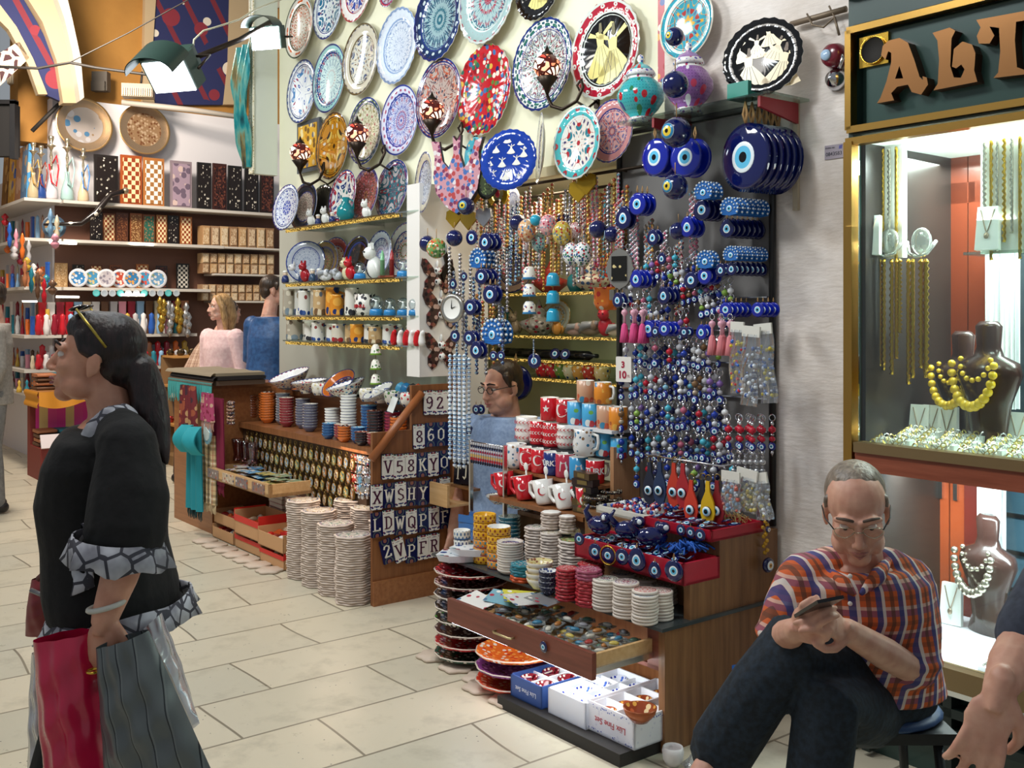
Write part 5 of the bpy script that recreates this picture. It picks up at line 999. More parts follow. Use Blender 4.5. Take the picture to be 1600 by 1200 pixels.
 # bead rack, drawer cabinet and mugs
e=empty('bead_rack','little rack of striped bead strings in front of the vendor','rack',on_t(737,690,.24))
s0=on_t(737,690,.24);s1=on_t(788,690,.24);wd=s1[0]-s0[0]
MB().tube([(0,0,0),(wd,0,.0)],.005,0,6).box2((-.01,-.01,-.35),(.0,.01,.01)).box2((wd,-.01,-.35),(wd+.01,.01,.01)).obj('rack_bar',CHROME,e)
beadband=bands('bead_bands',2,.105,[(0,'#20243a'),(.16,'#c0343a'),(.3,'#d8b46a'),(.45,'#c9c4c8'),(.55,'#a82440'),(.65,'#d8d4d8'),(.75,'#2a2c48'),(.88,'#c8c4c4')],.2)
for i in range(14):MB().at((.01+i*(wd-.02)/13,-.008,0)).lathe([(.0035 if j%2 else.0062,-.008*j) for j in range(14)],6).obj('bead_string',beadband,e)
c0=on_t(704,718,.6);c1=on_t(752,790,.6)
e=empty('drawer_cabinet','small wooden drawer cabinet beside the vendor with its drawer open','cabinet',(.03,.52,0))
wd=.2
MB().box2((0,0,0),(wd,.3,c0[2])).obj('body',WOOD,e)
MB().box2((.03,-.16,c1[2]+.02),(wd,-.002,c1[2]+.03)).box2((.03,-.17,c1[2]+.02),(wd,-.155,c1[2]+.14)).box2((.03,-.16,c1[2]+.02),(.045,0,c1[2]+.12)).obj('drawer',PINE,e)
for i,(u,ch) in enumerate([(716,'T'),(727,'J')]):
 mb=MB().box((0,0,.003),(.07,.13,.006));st=on_t(u,738,.485);o=thing('letter_tile','dark ceramic tile with letter %s leaning beside the vendor'%ch,'tile',mb,mat('#17151f',.2),(st[0],.49,st[2]),(pi/2-.08,0,.1));g=MB();glyph(g,ch,.045,.07,.006);g.obj('lettering',mat('#e8dcc0',.3),o)
thing('tile_ledge','narrow wooden ledge under the loose letter tiles','ledge',MB().box2((-.05,0,-.012),(.16,.065,0)),WOODD,(on_t(720,738,.485)[0],.453,on_t(720,738,.485)[2]-.068))
# ------------------------------------------------------------------ evil eye board on the pillar
s0=on_t(968,500,.53)[0];s1=on_t(1207,500,.53)[0];zt=on_t(1180,168,.53)[2]
e=empty('amulet_board','tall dark board with a round-cornered black frame covered with hanging amulets','board',(0,0,0))
MB().box2((s0,.535,.72),(s1,.55,zt-.02)).obj('panel',mat('#6d6a68',.7),e)
MB().tube([(s0,.53,.72),(s0,.53,zt-.08),(s0+.08,.53,zt),(s1-.08,.53,zt),(s1-.02,.53,zt-.03),(s1,.53,zt-.1),(s1,.53,.72)],.014,0,8).obj('frame',BLACK,e)
rz_=[on_t(1090,v,.5)[2] for v in(478,528,577,628,676,728)]
MB().box2((s0+.02,.52,rz_[0]+.03),(s1-.02,.535,rz_[0]+.035)).box2((s0+.02,.52,rz_[1]+.03),(s1-.02,.535,rz_[1]+.035)).box2((s0+.02,.52,rz_[2]+.03),(s1-.02,.535,rz_[2]+.035)).box2((s0+.02,.52,rz_[3]+.03),(s1-.02,.535,rz_[3]+.035)).box2((s0+.02,.52,rz_[4]+.03),(s1-.02,.535,rz_[4]+.035)).obj('hook_slat',CHROME,e)
eye(1165,246,54,.34,'largest navy evil eye disc on the amulet board',None,-.12,6,.034)
eye(1024,246,30,.33,'bright blue evil eye disc beside the hanging ball string',None,0,3,.04,mats_=BLUEGL)
eye(1072,246,31,.33,'blue evil eye disc beside the largest disc',None,.1,2,.05,mats_=BLUEGL)
for u,v,r,K_,n,mm,lb in[(996,319,18,EYE,3,BLUEGL,'blue evil eye on a tan cord above the silver strands'),(974,342,17,DROP,2,None,'navy drop eye on a tan cord beside the silver strands'),(1097,328,17,EYE,4,None,'navy evil eye under the upper macrame amulet'),(1020,372,12,DROP,2,None,'narrow navy drop eye with turquoise beads'),(1074,356,15,DROP,3,BLUEGL,'blue drop eye behind the clear glass ball'),
(1034,405,9,DROP,1,None,'small navy drop eye on silver chains'),(1080,438,14,EYE,3,None,'navy evil eye on a wheat-coloured braid'),(1101,431,14,EYE,3,BLUEGL,'blue evil eye under the fan shaped macrame'),(1126,423,10,DROP,2,None,'small drop eye on a brown braid'),(994,437,13,DROP,4,BLUEGL,'blue drop eye beside the silver filigree frame'),(965,470,11,DROP,3,None,'navy drop eye under the silver filigree frame'),(1037,463,13,DROP,3,None,'navy drop eye in the middle of the board'),
(1136,358,14,DROP,7,None,'navy drop eye of the long row under the beaded macrame'),(1143,421,10,DROP,7,None,'navy drop eye of the second long row beside the frame'),(1134,484,12,EYE,5,BLUEGL,'blue eye on a blue cord bundle'),(1184,484,12,EYE,4,BLUEGL,'blue eye near the frame on the cord bundle'),(1013,514,14,EYE,3,BLUEGL,'blue evil eye next to the pink tassels'),(1024,518,9,EYE,2,None,'small navy eye next to the pink tassels'),(1038,514,12,EYE,3,BLUEGL,'blue evil eye in the row of the pink tassels'),(1069,519,9,EYE,2,None,'small dark eye in the row of the pink tassels'),(1096,520,11,DROP,2,BLUEGL,'blue drop eye with a blue ribbon')]:
 eye(u,v,r,.37,lb,K_,.08,n,.026,mats_=mm)
mac(1099,300,17,.34,'upper fan-shaped blue macrame amulet',3);mac(1102,408,17,.36,'fan-shaped bright blue macrame amulet in the middle of the board',2)
mac(1140,325,17,.33,'beaded blue macrame amulet of the long upper row',7,.027);mac(1142,398,14,.35,'beaded blue macrame amulet of the long lower row',7,.026)
TAS=Kind('tassel_keychain','keychain',None,None,[('ring',MB().tube([(.012*cos(a),0,.012*sin(a)) for a in[2*pi*j/10 for j in range(10)]],.0022,0,5,closed=True),CHROME),('bead',MB().lathe([(0,-.012),(.012,-.02),(.014,-.03),(.004,-.044),(.006,-.07),(0,-.072)],10),mat('#e2a8b8',.3)),('tassel',MB().lathe([(.003,-.068),(.012,-.08),(.016,-.11),(.021,-.15),(0,-.152)],10),bands('pinkt',0,.006,[(0,'#e0548c'),(.6,'#c8407a')],.8))])
for i in range(5):
 st=on_t(981+i*7,478,.38);TAS.put((st[0],.36+.04*(i%2),st[2]),'keychain with a hot pink tassel, %s from the stall interior'%nth(i),'pink tassel keychains',(0,0,0),1.05)
for i in range(5):
 st=on_t(1118+i*7,495,.38);o=TAS.put((st[0],.36+.04*(i%2),st[2]),'keychain with a salmon pink tassel, %s counted towards the frame'%nth(i),'salmon tassel keychains',(0,0,0),1.0)
 for c in o.children:
  if c.name.startswith('tassel'):c.material_slots[0].link='OBJECT';c.material_slots[0].material=bands('salmont',0,.006,[(0,'#e08a90'),(.6,'#c87078')],.8)
  # the rows of bead keychains
def kc_mb(shape):
 m=MB().tube([(.011*cos(a),0,.011*sin(a)) for a in[2*pi*j/9 for j in range(9)]],.002,0,4,closed=True)
 m.lathe([(.002,-.011),(.006,-.018),(.006,-.022),(.002,-.026)],7,0)
 m.lathe([(.002,-.026),(.0125,-.034),(.0125,-.044),(.002,-.052)],9,1).lathe([(.002,-.052),(.007,-.056),(.002,-.06)],7,0)
 m.lathe([(.002,-.06),(.0105,-.066),(.0105,-.074),(.002,-.08)],9,2 if shape else 1)
 r=.017 if shape else.014
 m.at((0,0,-.08-r),(pi/2,0,0)).lathe([(0,-.3*r),(.8*r,-.25*r),(r,0),(.85*r,.3*r),(.55*r,.42*r),(.33*r,.45*r),(.16*r,.47*r),(0,.48*r)],14,[3,3,3,3,4,5,6]).at()
 if not shape:m.lathe([(.002,-.08-2*r),(.006,-.086-2*r),(0,-.1-2*r)],7,0)
 return m
kmats=lambda c1,c2:[CHROME,mat(c1,.15),mat(c2,.15),mat('#13267e',.08),EYEW,EYEB,EYEK]
KC=[Kind('bead_keychain','keychain',kc_mb(1),kmats('#c9ccd4','#2a3a7a')),Kind('bead_keychain','keychain',kc_mb(0),kmats('#c9ccd4','#2a3a7a'))]
PAL=[('silver','#c8cad0','#3a4a8a'),('turquoise','#4ab4cc','#16307a'),('blue','#1c3aa0','#c8ccd4'),('red','#b81c30','#d8d8dc'),('white','#eceef0','#6ab0cc'),('pink','#c86a84','#3a4a8a'),('navy','#12184a','#8ac0d8'),('lilac','#8a6ab0','#c8c8d0'),('green','#8ab04a','#2a3a7a'),('brown','#7a5a3a','#b0a08a')]
for r_,(v0,u0,u1,n) in enumerate([(533,983,1112,18),(580,976,1122,20),(628,976,1130,20),(676,976,1138,20),(722,1000,1150,16)]):
 for i in range(n):
  u=u0+(u1-u0)*i/(n-1);v=v0+5*sin(i*1.7+r_)
  c=PAL[[0,2,6,1,0,2,5,6,1,3,0,6,2,4,9,0,7,8,2,6][(i//(1+r_%2)+r_*7)%20]]
  st=on_t(u,v,.42);
  if r_==4:v+=4
  KC[(i+r_)%2].put((st[0],.40+.03*(i%3),st[2]+.005),'%s eye keychain, %s from the stall interior in row %s of the board'%(c[0],nth(i),ORD[r_]),'bead keychains on the amulet board',(0,0,rnd.uniform(-.5,.5)),1.12,[None,mat(c[1],.15),mat(c[2],.15)])
RK=Kind('red_barrel_keychain','keychain',kc_mb(0),kmats('#c01c34','#b01830'))
for i in range(9):
 st=on_t(1141+i*6.2,652+i*.3,.36+.0*i);RK.put((st[0],.35+.035*(i%3),st[2]),'keychain with a red barrel bead, %s counted towards the frame'%nth(i),'red barrel keychains',(0,0,rnd.uniform(-.3,.3)),1.15)
for i in range(8):
 st=on_t(1144+i*6,706,.38);KC[0].put((st[0],.39+.01*(i%3),st[2]),'silvery bead keychain under the red barrel ones, %s counted towards the frame'%nth(i),'silvery keychains near the frame',(0,0,rnd.uniform(-.3,.3)),1.05,[None,mat('#d0d2d4',.2,.7),mat('#b8bcc0',.2,.7)])
for i in range(44):
 u=978+(i*29)%165;v=385+(i*17)%105;st=on_t(u,v,.42);KC[i%2].put((st[0],.43,st[2]),'charm keychain among the drop eyes in the upper board, %s of the lot'%nth(i),'charms among the drop eyes',(0,0,rnd.uniform(-.5,.5)),1.05,[None,mat(PAL[i%10][1],.15),mat(PAL[(i+4)%10][1],.15)])
for i in range(34):
 u=950+(i*23)%140;v=290+(i*17)%100;st=on_t(u,v,.45);STR2.put((st[0],.45,st[2]),'%s strand at the top of the amulet board, %s of the tangle'%(bn[[1,0,4,5][i%4]],nth(i)),'strands at the top of the board',(0,0,i),1.0,bead_mats[[1,0,4,5][i%4]])
LK=Kind('leather_keychain','keychain',None,None,[('ring',MB().tube([(.014*cos(a),0,.02+.014*sin(a)) for a in[2*pi*j/10 for j in range(10)]],.0025,0,5,closed=True),BRASS),
('leather_tag',MB().at((0,0,0),(pi/2,0,0)).prism([(-.008,.01),(-.01,-.03),(-.028,-.07),(-.034,-.11),(-.022,-.15),(0,-.165),(.022,-.15),(.034,-.11),(.028,-.07),(.01,-.03),(.008,.01)],.008),[mat('#b02a24',.45)]),('eye',MB().at((0,-.01,-.105),(pi/2,0,0)).lathe([(.02,0),(.019,.005),(.012,.008),(.009,.009),(.004,.01),(0,.0105)],16,[0,1,2,3,3]),[NAVY,EYEW,EYEB,EYEK])])
for u,v,c,lb in[(1016,737,'#1c2238','dark navy leather keychain, first of the hanging row'),(1032,737,'#24365a','blue leather keychain, second of the hanging row'),(1054,739,'#c83a24','orange-red leather keychain, third of the hanging row'),(1068,740,'#b0242c','crimson leather keychain, fourth of the hanging row'),(1081,766,'#d8402a','orange leather keychain in the lower hanging group'),(1093,766,'#1f2430','black leather keychain in the lower hanging group'),(1107,768,'#e0b418','yellow leather keychain in the lower hanging group'),(1116,768,'#8d1c24','dark red leather keychain behind the yellow one')]:
 st=on_t(u,v,.28);o=LK.put((st[0],.28+(.02 if u in(1093,1116) else 0),st[2]+.03),lb,'leather eye keychains',(0,0,.1),1.0)
 for c_ in o.children:
  if c_.name.startswith('leather'):c_.material_slots[0].link='OBJECT';c_.material_slots[0].material=mat(c,.45)
thing('keychain_hook_bar','steel hook bar holding the leather keychains','rail',MB().tube([(0,0,0),(.42,0,0)],.004,0,6).tube([(.02,0,0),(.02,.26,0)],.003,0,5).tube([(.4,0,0),(.4,.26,0)],.003,0,5),CHROME,(on_t(1008,737,.28)[0],.28,on_t(1050,737,.28)[2]+.052))
# clear bags of beads
def bag(u,v,w,h,t,cont,lb,lean=0,fold=1):
 st=on_t(u,v,t);k=px(u,v,st);w*=k;h*=k
 e=empty('bead_bag',lb,'bag',st,0,'clear bags of beads');e.rotation_euler=(0,lean,ROT)
 m=MB().grid(lambda a,q:(-w/2+w*a+.006*sin(q*9),-.018*sin(pi*a)*(.4+.6*sin(pi*min(1,q*1.1)))-.004*sin(a*17+q*11),h/2-h*q),12,14)
 m.grid(lambda a,q:(-w/2+w*a+.006*sin(q*9),.012*sin(pi*a),h/2-h*q),8,8);m.obj('clear_film',CLEAR,e)
 c=MB()
 for i in range(46):
  a,q=rnd.random(),rnd.random();c.ell((-w*.4+w*.8*a,rnd.uniform(-.010,.006),-h*.46+h*.78*q),rnd.uniform(.004,.009),i%3,6,4)
 o=c.obj('beads',[mat(q,.15) for q in cont],e);o['kind']='stuff'
 MB().box2((-w/2,-.004,h/2-.01),(w/2,.004,h/2+.03)).obj('paper_header',mat('#dedbd2',.6),e)
bag(1171,578,34,112,.30,['#c9d0dc','#3a5a9a','#e8ecf0'],'long clear bag of silvery and blue beads hanging beside the frame',.06)
bag(1197,574,34,112,.32,['#c9b84a','#d8dce4','#5a7ab0'],'long clear bag with yellowish beads touching the frame',-.1)
bag(1151,565,26,100,.34,['#d8c02a','#3a6ac0','#c8303a'],'clear bag of yellow and blue horn beads',.03)
bag(1142,774,36,50,.24,['#8ab0d0','#c86a5a','#d8dce4'],'small bag of pink and blue beads over the red tray')
bag(1165,772,40,54,.26,['#c9b050','#8a8a5a','#d8d8d0'],'small bag of golden beads over the red tray',.1)
bag(1190,782,36,60,.27,['#d8dce0','#a8acb4','#c9b870'],'small bag of clear beads at the counter end',-.2)
e=empty('yellow_bead_hanging','string of yellow beads and eyes hanging over the counter end','amulet',on_s(1196,800,2.262))
m=MB()
for k in range(14):m.ell((.01*sin(k*2.2),.004*cos(k*3),-.012*k),.008,0,8,6)
m.obj('bead_string',mat('#c99a2a',.2),e)
for k,(dz,r) in enumerate([(-.02,.016),(-.065,.013),(-.2,.03)]):
 MB().at((.0,0,dz),(0,0,.0)).at((.012,0,dz),FSD).lathe([(0,-.3*r),(.9*r,-.2*r),(r,0),(.85*r,.3*r),(.6*r,.4*r),(.3*r,.44*r),(.12*r,.46*r),(0,.47*r)],18,[0,0,0,0,1,2,3]).obj('eye',[NAVY,EYEW,mat('#e0a84a',.2),EYEK],e)
 # price card, bracket shelf, ginger jars, dancer plate
st=on_t(975,577,.22);mb=MB().at((0,0,0),(pi/2,0,0)).prism([(-.034,-.052),(.034,-.052),(.038,-.048),(.038,.048),(.034,.052),(-.034,.052),(-.038,.048),(-.038,-.048)],.004)
o=thing('price_card','white price card with red numerals hanging beside the keychain rows','card',mb,mat('#eee8e0',.5),st,(0,0,.2))
T_=Matrix.Translation((0,-.0045,0))@Euler((pi/2,0,0)).to_matrix().to_4x4()
g=MB();text_into(g,'3',.036,T_@Matrix.Translation((-.002,.018,0)),0,.0008,.0012);text_into(g,'10',.042,T_@Matrix.Translation((-.006,-.024,0)),0,.0008,.0014);text_into(g,'TL',.014,T_@Matrix.Translation((.025,-.028,0)),0,.0006);g.obj('lettering',mat('#a81c3c',.4),o)
bs0=on_t(963,197,.3);bs1=on_t(1200,134,.3);zb=(bs0[2]+bs1[2])/2
e=empty('bracket_shelf','clear glass shelf on a red bracket at the top of the stone pillar','shelf',(0,0,zb))
MB().box2((bs0[0],.3,-.01),(bs1[0],.548,0)).obj('glass_board',GLS,e)
xs=on_t(1243,200,.545)[0]
MB().prism([(.31,-.03),(.31,-.05),(.54,-.09),(.54,-.011),(.31,-.011)],.012,0,0).obj('bracket',mat('#8d1f26',.4),e).matrix_local=Matrix.Translation((xs+.006,0,0))@Euler((pi/2,0,pi/2)).to_matrix().to_4x4()
MB().box2((xs-.006,.535,-.42),(xs+.016,.551,-.0)).obj('wall_rail',mat('#b8ab94',.5),e)
MB().prism([(.31,-.03),(.31,-.05),(.54,-.09),(.54,-.011),(.31,-.011)],.012,0,0).obj('bracket',mat('#8d1f26',.4),e).matrix_local=Matrix.Translation((bs0[0]+.2,0,0))@Euler((pi/2,0,pi/2)).to_matrix().to_4x4()
JAR=Kind('ginger_jar','jar',None,None,[('body',MB().lathe([(0,0),(.07,0),(.075,.012),(.055,.035),(.09,.07),(.122,.12),(.125,.16),(.10,.21),(.07,.235),(.068,.25),(.0,.25)],32,[1,1,1,0,0,0,0,0,2,2]),[WHITE,WHITE,WHITE]),('lid',MB().lathe([(.074,.25),(.08,.258),(.07,.28),(.045,.305),(.02,.315),(.012,.325),(.02,.34),(.014,.36),(0,.368)],26,[1,1,0,0,0,1,1,1]),[WHITE,WHITE])])
def scales(name,base,dark,fl):
 b=NB(name);tc,x,y,z=b.xyz();th=b.math('ARCTAN2',y,x)
 w=b.math('ADD',b.math('FRACT',b.math('MULTIPLY',z,60)),b.math('MULTIPLY',b.math('ABSOLUTE',b.math('SINE',b.math('MULTIPLY',th,22))),.5))
 col=b.mix(b.math('LESS_THAN',w,.36),base,dark)
 v=b.voro(b.vec(b.math('MULTIPLY',th,.16),z,2.0),15);pk=b.ramp(b.n('SeparateColor',v.outputs['Color']).outputs[0],[(0,fl[0]),(.4,fl[1]),(.7,fl[2])])
 col=b.mix(b.math('LESS_THAN',v.outputs['Distance'],.4),col,pk);return b.done(col,.1,coat=.4)
def jar(u,v,h,t,lb,m_,lidm):
 st=on_t(u,v,t);k=h*px(u,v,st)/.37;o=JAR.put((st[0],t,zb+.001),lb,'ginger jars on the bracket shelf',(0,0,.6),k)
 for c in o.children:
  for i,q in enumerate(c.material_slots):
   q.link='OBJECT';q.material=(lidm if c.name.startswith('lid') else m_) if i==0 else speckle('jarfoot','#e8e6e4',['#6a5ab0','#3a6ab0','#b03a5a'],50,.35,.15)
jar(1001,188,110,.42,'turquoise scale-patterned ginger jar with a lid and red tulips',scales('jar_turq','#3aa8ac','#1f7a84',['#b8242c','#2a7a4a','#24407c']),scales('jar_turq_lid','#5ab8bc','#2a8a94',['#b8242c','#5ab8bc','#5ab8bc']))
jar(1076,160,115,.43,'purple scale-patterned ginger jar with a lid and white blossoms',scales('jar_purp','#8a5a9a','#5f3a74',['#c83a5a','#dfe4e4','#8a5a9a']),scales('jar_purp_lid','#9a70a8','#6a4a80',['#9a70a8','#d8b0c8','#9a70a8']))
st=on_t(1185,76,.42);r=64*px(0,0,st)
o=SPLATE.put((st[0]+.02,.42,zb+.004+r),'black scalloped plate with a group of cream whirling dancers on the bracket shelf','painted plates on the bracket',(pi/2-.16,0,.35),r,BLK)
g=MB().at((0,0,-.036))
for f in[(-.34,-.28,1.0,.1),(.5,-.25,1.0,-.1),(-.18,.3,.55,0),(.12,.55,.5,.2),(.34,.22,.6,-.3),(-.62,.2,.5,.2)]:dervish(g,*f)
g.obj('painted_figures',DERV_C,o)
st=on_t(1163,130,.36);thing('plate_stand','small green plate stand under the dancer plate','stand',MB().box((0,0,.03),(.10,.02,.06)).box((0,.04,.01),(.1,.08,.02)),mat('#2a8a7a',.4),(st[0],.33,zb))
# ------------------------------------------------------------------ right counter
SX=2.24;SZ=.447
e=empty('display_counter','stepped brown wooden counter with an open drawer in front','counter',(0,0,0))
side=[(-.10,0),(-.10,SZ-.012),(.03,SZ-.012),(.03,.575),(.19,.575),(.19,.712),(.53,.712),(.53,0)]
m=MB();m.T=Matrix.Translation((SX-.03,0,0))@Euler((pi/2,0,pi/2)).to_matrix().to_4x4();m.prism(side,.03);m.T=Matrix();m.obj('side_panel',WOODD,e)
MB().box2((.8,-.125,SZ-.012),(SX+.012,.5,SZ)).obj('shelf_board',mat('#3c4244',.25),e)
MB().box2((1.645,.15,SZ),(SX-.03,.165,.56)).box2((1.645,.05,.56),(SX-.03,.19,.575)).box2((1.5,.19,SZ),(SX-.03,.205,.70)).box2((1.475,.19,.70),(SX-.03,.53,.712)).obj('step',WOODD,e)
MB().box2((.86,.33,.58),(1.42,.5,.6)).box2((.86,.33,SZ),(.88,.5,.58)).obj('rear_step',WOODD,e)
MB().box2((.84,-.04,0),(.87,.5,SZ-.012)).box2((.87,.2,.0),(SX-.03,.22,SZ-.012)).obj('carcass',WOOD,e)
MB().box2((1.5,-.10,.285),(SX-.03,-.085,.30)).box2((SX-.085,-.1,.285),(SX-.03,-.06,SZ-.012)).obj('drawer_rail',REDWOOD,e)
MB().box2((1.53,-.30,.0),(SX-.02,.2,.045)).obj('plinth',mat('#1f1c1a',.6),e)
D0,D1=1.335,2.195;dz0,dz1=.312,.404
d=MB().box2((D0,-.405,dz0),(D1,-.385,dz1)).obj('drawer',[REDWOOD],e)
MB().box2((D0+.02,-.385,dz0+.01),(D0+.034,-.06,dz1-.012)).box2((D1-.03,-.385,dz0+.01),(D1-.016,-.06,dz1-.012)).box2((D0+.02,-.385,dz0+.012),(D1-.016,-.06,dz0+.02)).obj('drawer_box',PINE,d)
MB().tube([(1.66,-.405,.352),(1.66,-.42,.352),(1.67,-.425,.352),(1.76,-.425,.352),(1.77,-.42,.352),(1.77,-.405,.352)],.004,0,6).obj('handle',mat('#c9b88a',.3,.8),d)
MB().box2((D1-.016,-.38,dz0+.015),(D1-.008,-.06,dz0+.035)).obj('drawer_runner',CHROME,d)
MB().box2((D0,-.383,dz0-.012),(1.70,-.36,dz0-.003)).box2((1.81,-.383,dz0-.012),(D1,-.36,dz0-.003)).obj('light_strip',emit('#e8f0ff',14),e)
st=on_t(850,1008,-.41);eye(849,1011,9,-.413,'small navy eye glued to the drawer front',SMEYE,0)
# drawer contents
PCK=Kind('packed_trinket','trinket',MB().box((0,0,.004),(.09,.05,.006)).ell((0,0,.01),(.03,.018,.012),1,8,6),[glass('packet_film','#dde6ea',.5,.08,.3,'#d8dcd8'),REDP])
pc=['#c9c4b4','#3a7a9a','#b0743a','#8a8a90','#d8d4c8','#5a7a6a','#a83a34','#c9b45a'];pn=['ivory','teal','copper','grey','white','green','red','golden']
for i in range(110):
 a=(i%22)/21;q=(i//22)/4
 PCK.put((D0+.09+(D1-D0-.18)*a+rnd.uniform(-.01,.01),-.35+.25*q+rnd.uniform(-.01,.01),dz0+.036+.014*(i%3)),'%s trinket in clear film, %s along the %s line of the drawer'%(pn[(i*5+i//22)%8],nth(i%22),ORD[i//22]),'packed trinkets in the drawer',(rnd.uniform(-.12,.12),rnd.uniform(-.12,.12),rnd.uniform(0,3)),.68,[None,mat(pc[(i*5+i//22)%8],.3)])
for i,(a,q,c,lb) in enumerate([(.06,.1,'#e8e4de','white printed card lying at the far corner of the drawer'),(.14,.5,'#7fb0c0','pale blue card standing in the drawer'),(.2,.7,'#d8d04a','yellow packet card in the drawer'),(.27,.55,'#d8d8d4','white header card behind the yellow one'),(.36,.7,'#8a8a8c','grey card behind the white header card')]):
 POST.put((D0+.06+(D1-D0)*a,-.36+.22*q,dz1+.002+.01*i),lb,'cards on top of the drawer goods',(.2,.1,.5*i),1.0,speckle('dc%d'%i,c,['#b03a4a','#f0ece4','#5a7a9a'],30,.3))
 # stacks on the shelf
def pile(K,u,vb,vt,wpx,zb_,dz,label,group,mf=None,unit=1.0,rz=0,zs=None,n=None):
 s,t,_=on_z(u,vb,zb_);k=W(s,t,0).y/F;R_=wpx/2*k/unit
 t+=R_*unit*.55;s=min(s+R_*unit*.40,2.205-R_*unit)
 n=n or max(2,int(round((vb-vt)*k/dz)))
 for j in range(n):
  K.put((s+rnd.uniform(-.002,.002),t+rnd.uniform(-.002,.002),zb_+.0008+dz*j),label%nth(j),group,(0,0,rz+rnd.uniform(-.2,.2)),(R_,R_,zs or R_),mf(j) if mf else None)
ASH=Kind('ceramic_ashtray','ashtray',MB().lathe([(0,0),(.9,0),(1,.08),(1,.55),(.95,.6),(.86,.55),(.84,.2),(0,.15)],26,[1,0,0,0,1,1,1]),[WHITE,WHITE])
def motif(name,base,ink,ink2):
 b=NB(name);tc,x,y,z=b.xyz();th=b.math('ARCTAN2',y,x)
 w=b.math('SINE',b.math('MULTIPLY',th,14));q=b.math('MULTIPLY',w,b.math('SINE',b.math('MULTIPLY',z,12)))
 col=b.mix(b.math('GREATER_THAN',q,.35),base,ink);col=b.mix(b.math('LESS_THAN',z,.12),col,ink2);return b.done(col,.12,coat=.3)
AM=[motif('ash_navy','#e6e4da','#27306a','#27306a'),motif('ash_red','#e6e0d6','#b0283c','#27306a'),motif('ash_yellow','#e0a820','#8a3a1a','#e0a820'),motif('ash_rainbow','#d8903a','#3a8a9a','#c85a5a'),motif('ash_blue','#dcdcd4','#2a5a8a','#2a5a8a')]
pile(ASH,713,871,833,27,SZ,.042,'navy and white patterned ashtray, %s up in the stack at the far shelf end','ashtrays stacked on the counter shelf',lambda j:[AM[[1,0,4,0,1,0][j%6]],WHITE],zs=.068)
pile(ASH,745,879,800,36,SZ,.036,'yellow ashtray, %s up in the tallest yellow stack','ashtrays stacked on the counter shelf',lambda j:[AM[[2,3,3,2,2,2,2,2][j%8]],mat('#e0a820',.15)],zs=.06)
pile(ASH,766,887,818,38,SZ,.036,'yellow and striped ashtray, %s up in the shorter yellow stack','ashtrays stacked on the counter shelf',lambda j:[AM[[3,3,2,2,2,3][j%6]],WHITE],zs=.06)
SAUCE=Kind('small_saucer','saucer',MB().lathe([(0,0),(.6,0),(.95,.28),(1,.38),(.95,.4),(.6,.12),(0,.1)],30,[1,1,1,1,0,0],10,.02),[iz('saucer','#e8e2d6','#8d3a44','#5a4a6a','#b0743a',10,6,rim='#e8e0d4',rimc='#8d3a44'),mat('#e0d8ce',.3)])
pile(SAUCE,783,896,848,42,SZ,.0105,'cream fluted saucer, %s up in the stack beside the yellow ashtrays','saucers stacked on the shelf')
FLO=Kind('flower_coaster','coaster',MB().lathe([(0,0),(.9,0),(1,.07),(1,.2),(.95,.26),(.7,.22),(0,.2)],36,[0,0,0,0,1,1],8,.06),[mat('#b03a44',.2),WHITE])
def flm(a,b_):return[mat(a,.2,0,.3),speckle('flo'+a,a,[b_,'#d8c0b8'],6,.4,.15)]
TQ,OR_,RD,PK,NV=flm('#1f7a8c','#4ab0b8'),flm('#d8582a','#e8903a'),flm('#b8323c','#d8605a'),flm('#a8506a','#c87a8a'),flm('#24306a','#c8d0d8')
pile(FLO,804,908,880,40,SZ,.012,'glossy flower coaster, %s up in the teal and orange stack','flower coasters on the shelf',lambda j:OR_ if j<2 else TQ)
pile(FLO,874,937,887,34,SZ,.0125,'red flower coaster, %s up in the first red stack','flower coasters on the shelf',lambda j:RD)
pile(FLO,906,946,889,41,SZ,.0125,'red and mauve flower coaster, %s up in the stack beside the white coasters','flower coasters on the shelf',lambda j:RD if j<8 else PK)
pile(FLO,910,924,880,40,SZ,.0125,'crimson flower coaster, %s up in the rear red stack','flower coasters on the shelf',lambda j:RD)
SB=Kind('cream_bowl','bowl',BOWL.root,[WHITE,WHITE])
pile(SB,828,919,884,43,SZ,.022,'cream bowl with a yellowish patterned inside, %s up in its stack','bowls on the shelf',lambda j:[mat('#e6dfd2',.2),speckle('creamin','#d8c890',['#8d5a44','#f0e8d0','#b0843a'],60,.4,.15)],.054,zs=1.05)
pile(SB,846,929,895,31,SZ,.02,'dark navy patterned bowl, %s up in the stack beside the red coasters','bowls on the shelf',lambda j:[speckle('navyb','#1c2038',['#8a90a8','#3a4060'],90,.35,.15),speckle('navyin','#d8d8d4',['#3a4a7a','#8d8a9a'],60,.45,.15)],.054,zs=.85)
TR2=Kind('small_trivet','trivet',TRV.root,TRV.mats)
for u,vb,vt,w,lb in[(826,880,824,38,'pale trivet, %s up in the first tall pale stack'),(849,885,830,34,'pale trivet, %s up in the second tall pale stack'),(880,893,843,47,'pale trivet, %s up in the wide green-topped stack')]:
 nn=max(3,int(round((vb-vt)*px(u,vb,on_z(u,vb,SZ))/.0125)))
 pile(TR2,u,vb,vt,w,SZ,.0125,lb,'small trivets on the shelf',lambda j,u=u,nn=nn:[mat('#dccfc4',.5),iz('trv_green','#8ab06a','#b0503a','#d8d0a0','#5a7a4a',5,4,rim='#7aa05a',band=.86) if u==880 and j==nn-1 else tvt[j%3]],zs=.112,n=nn)
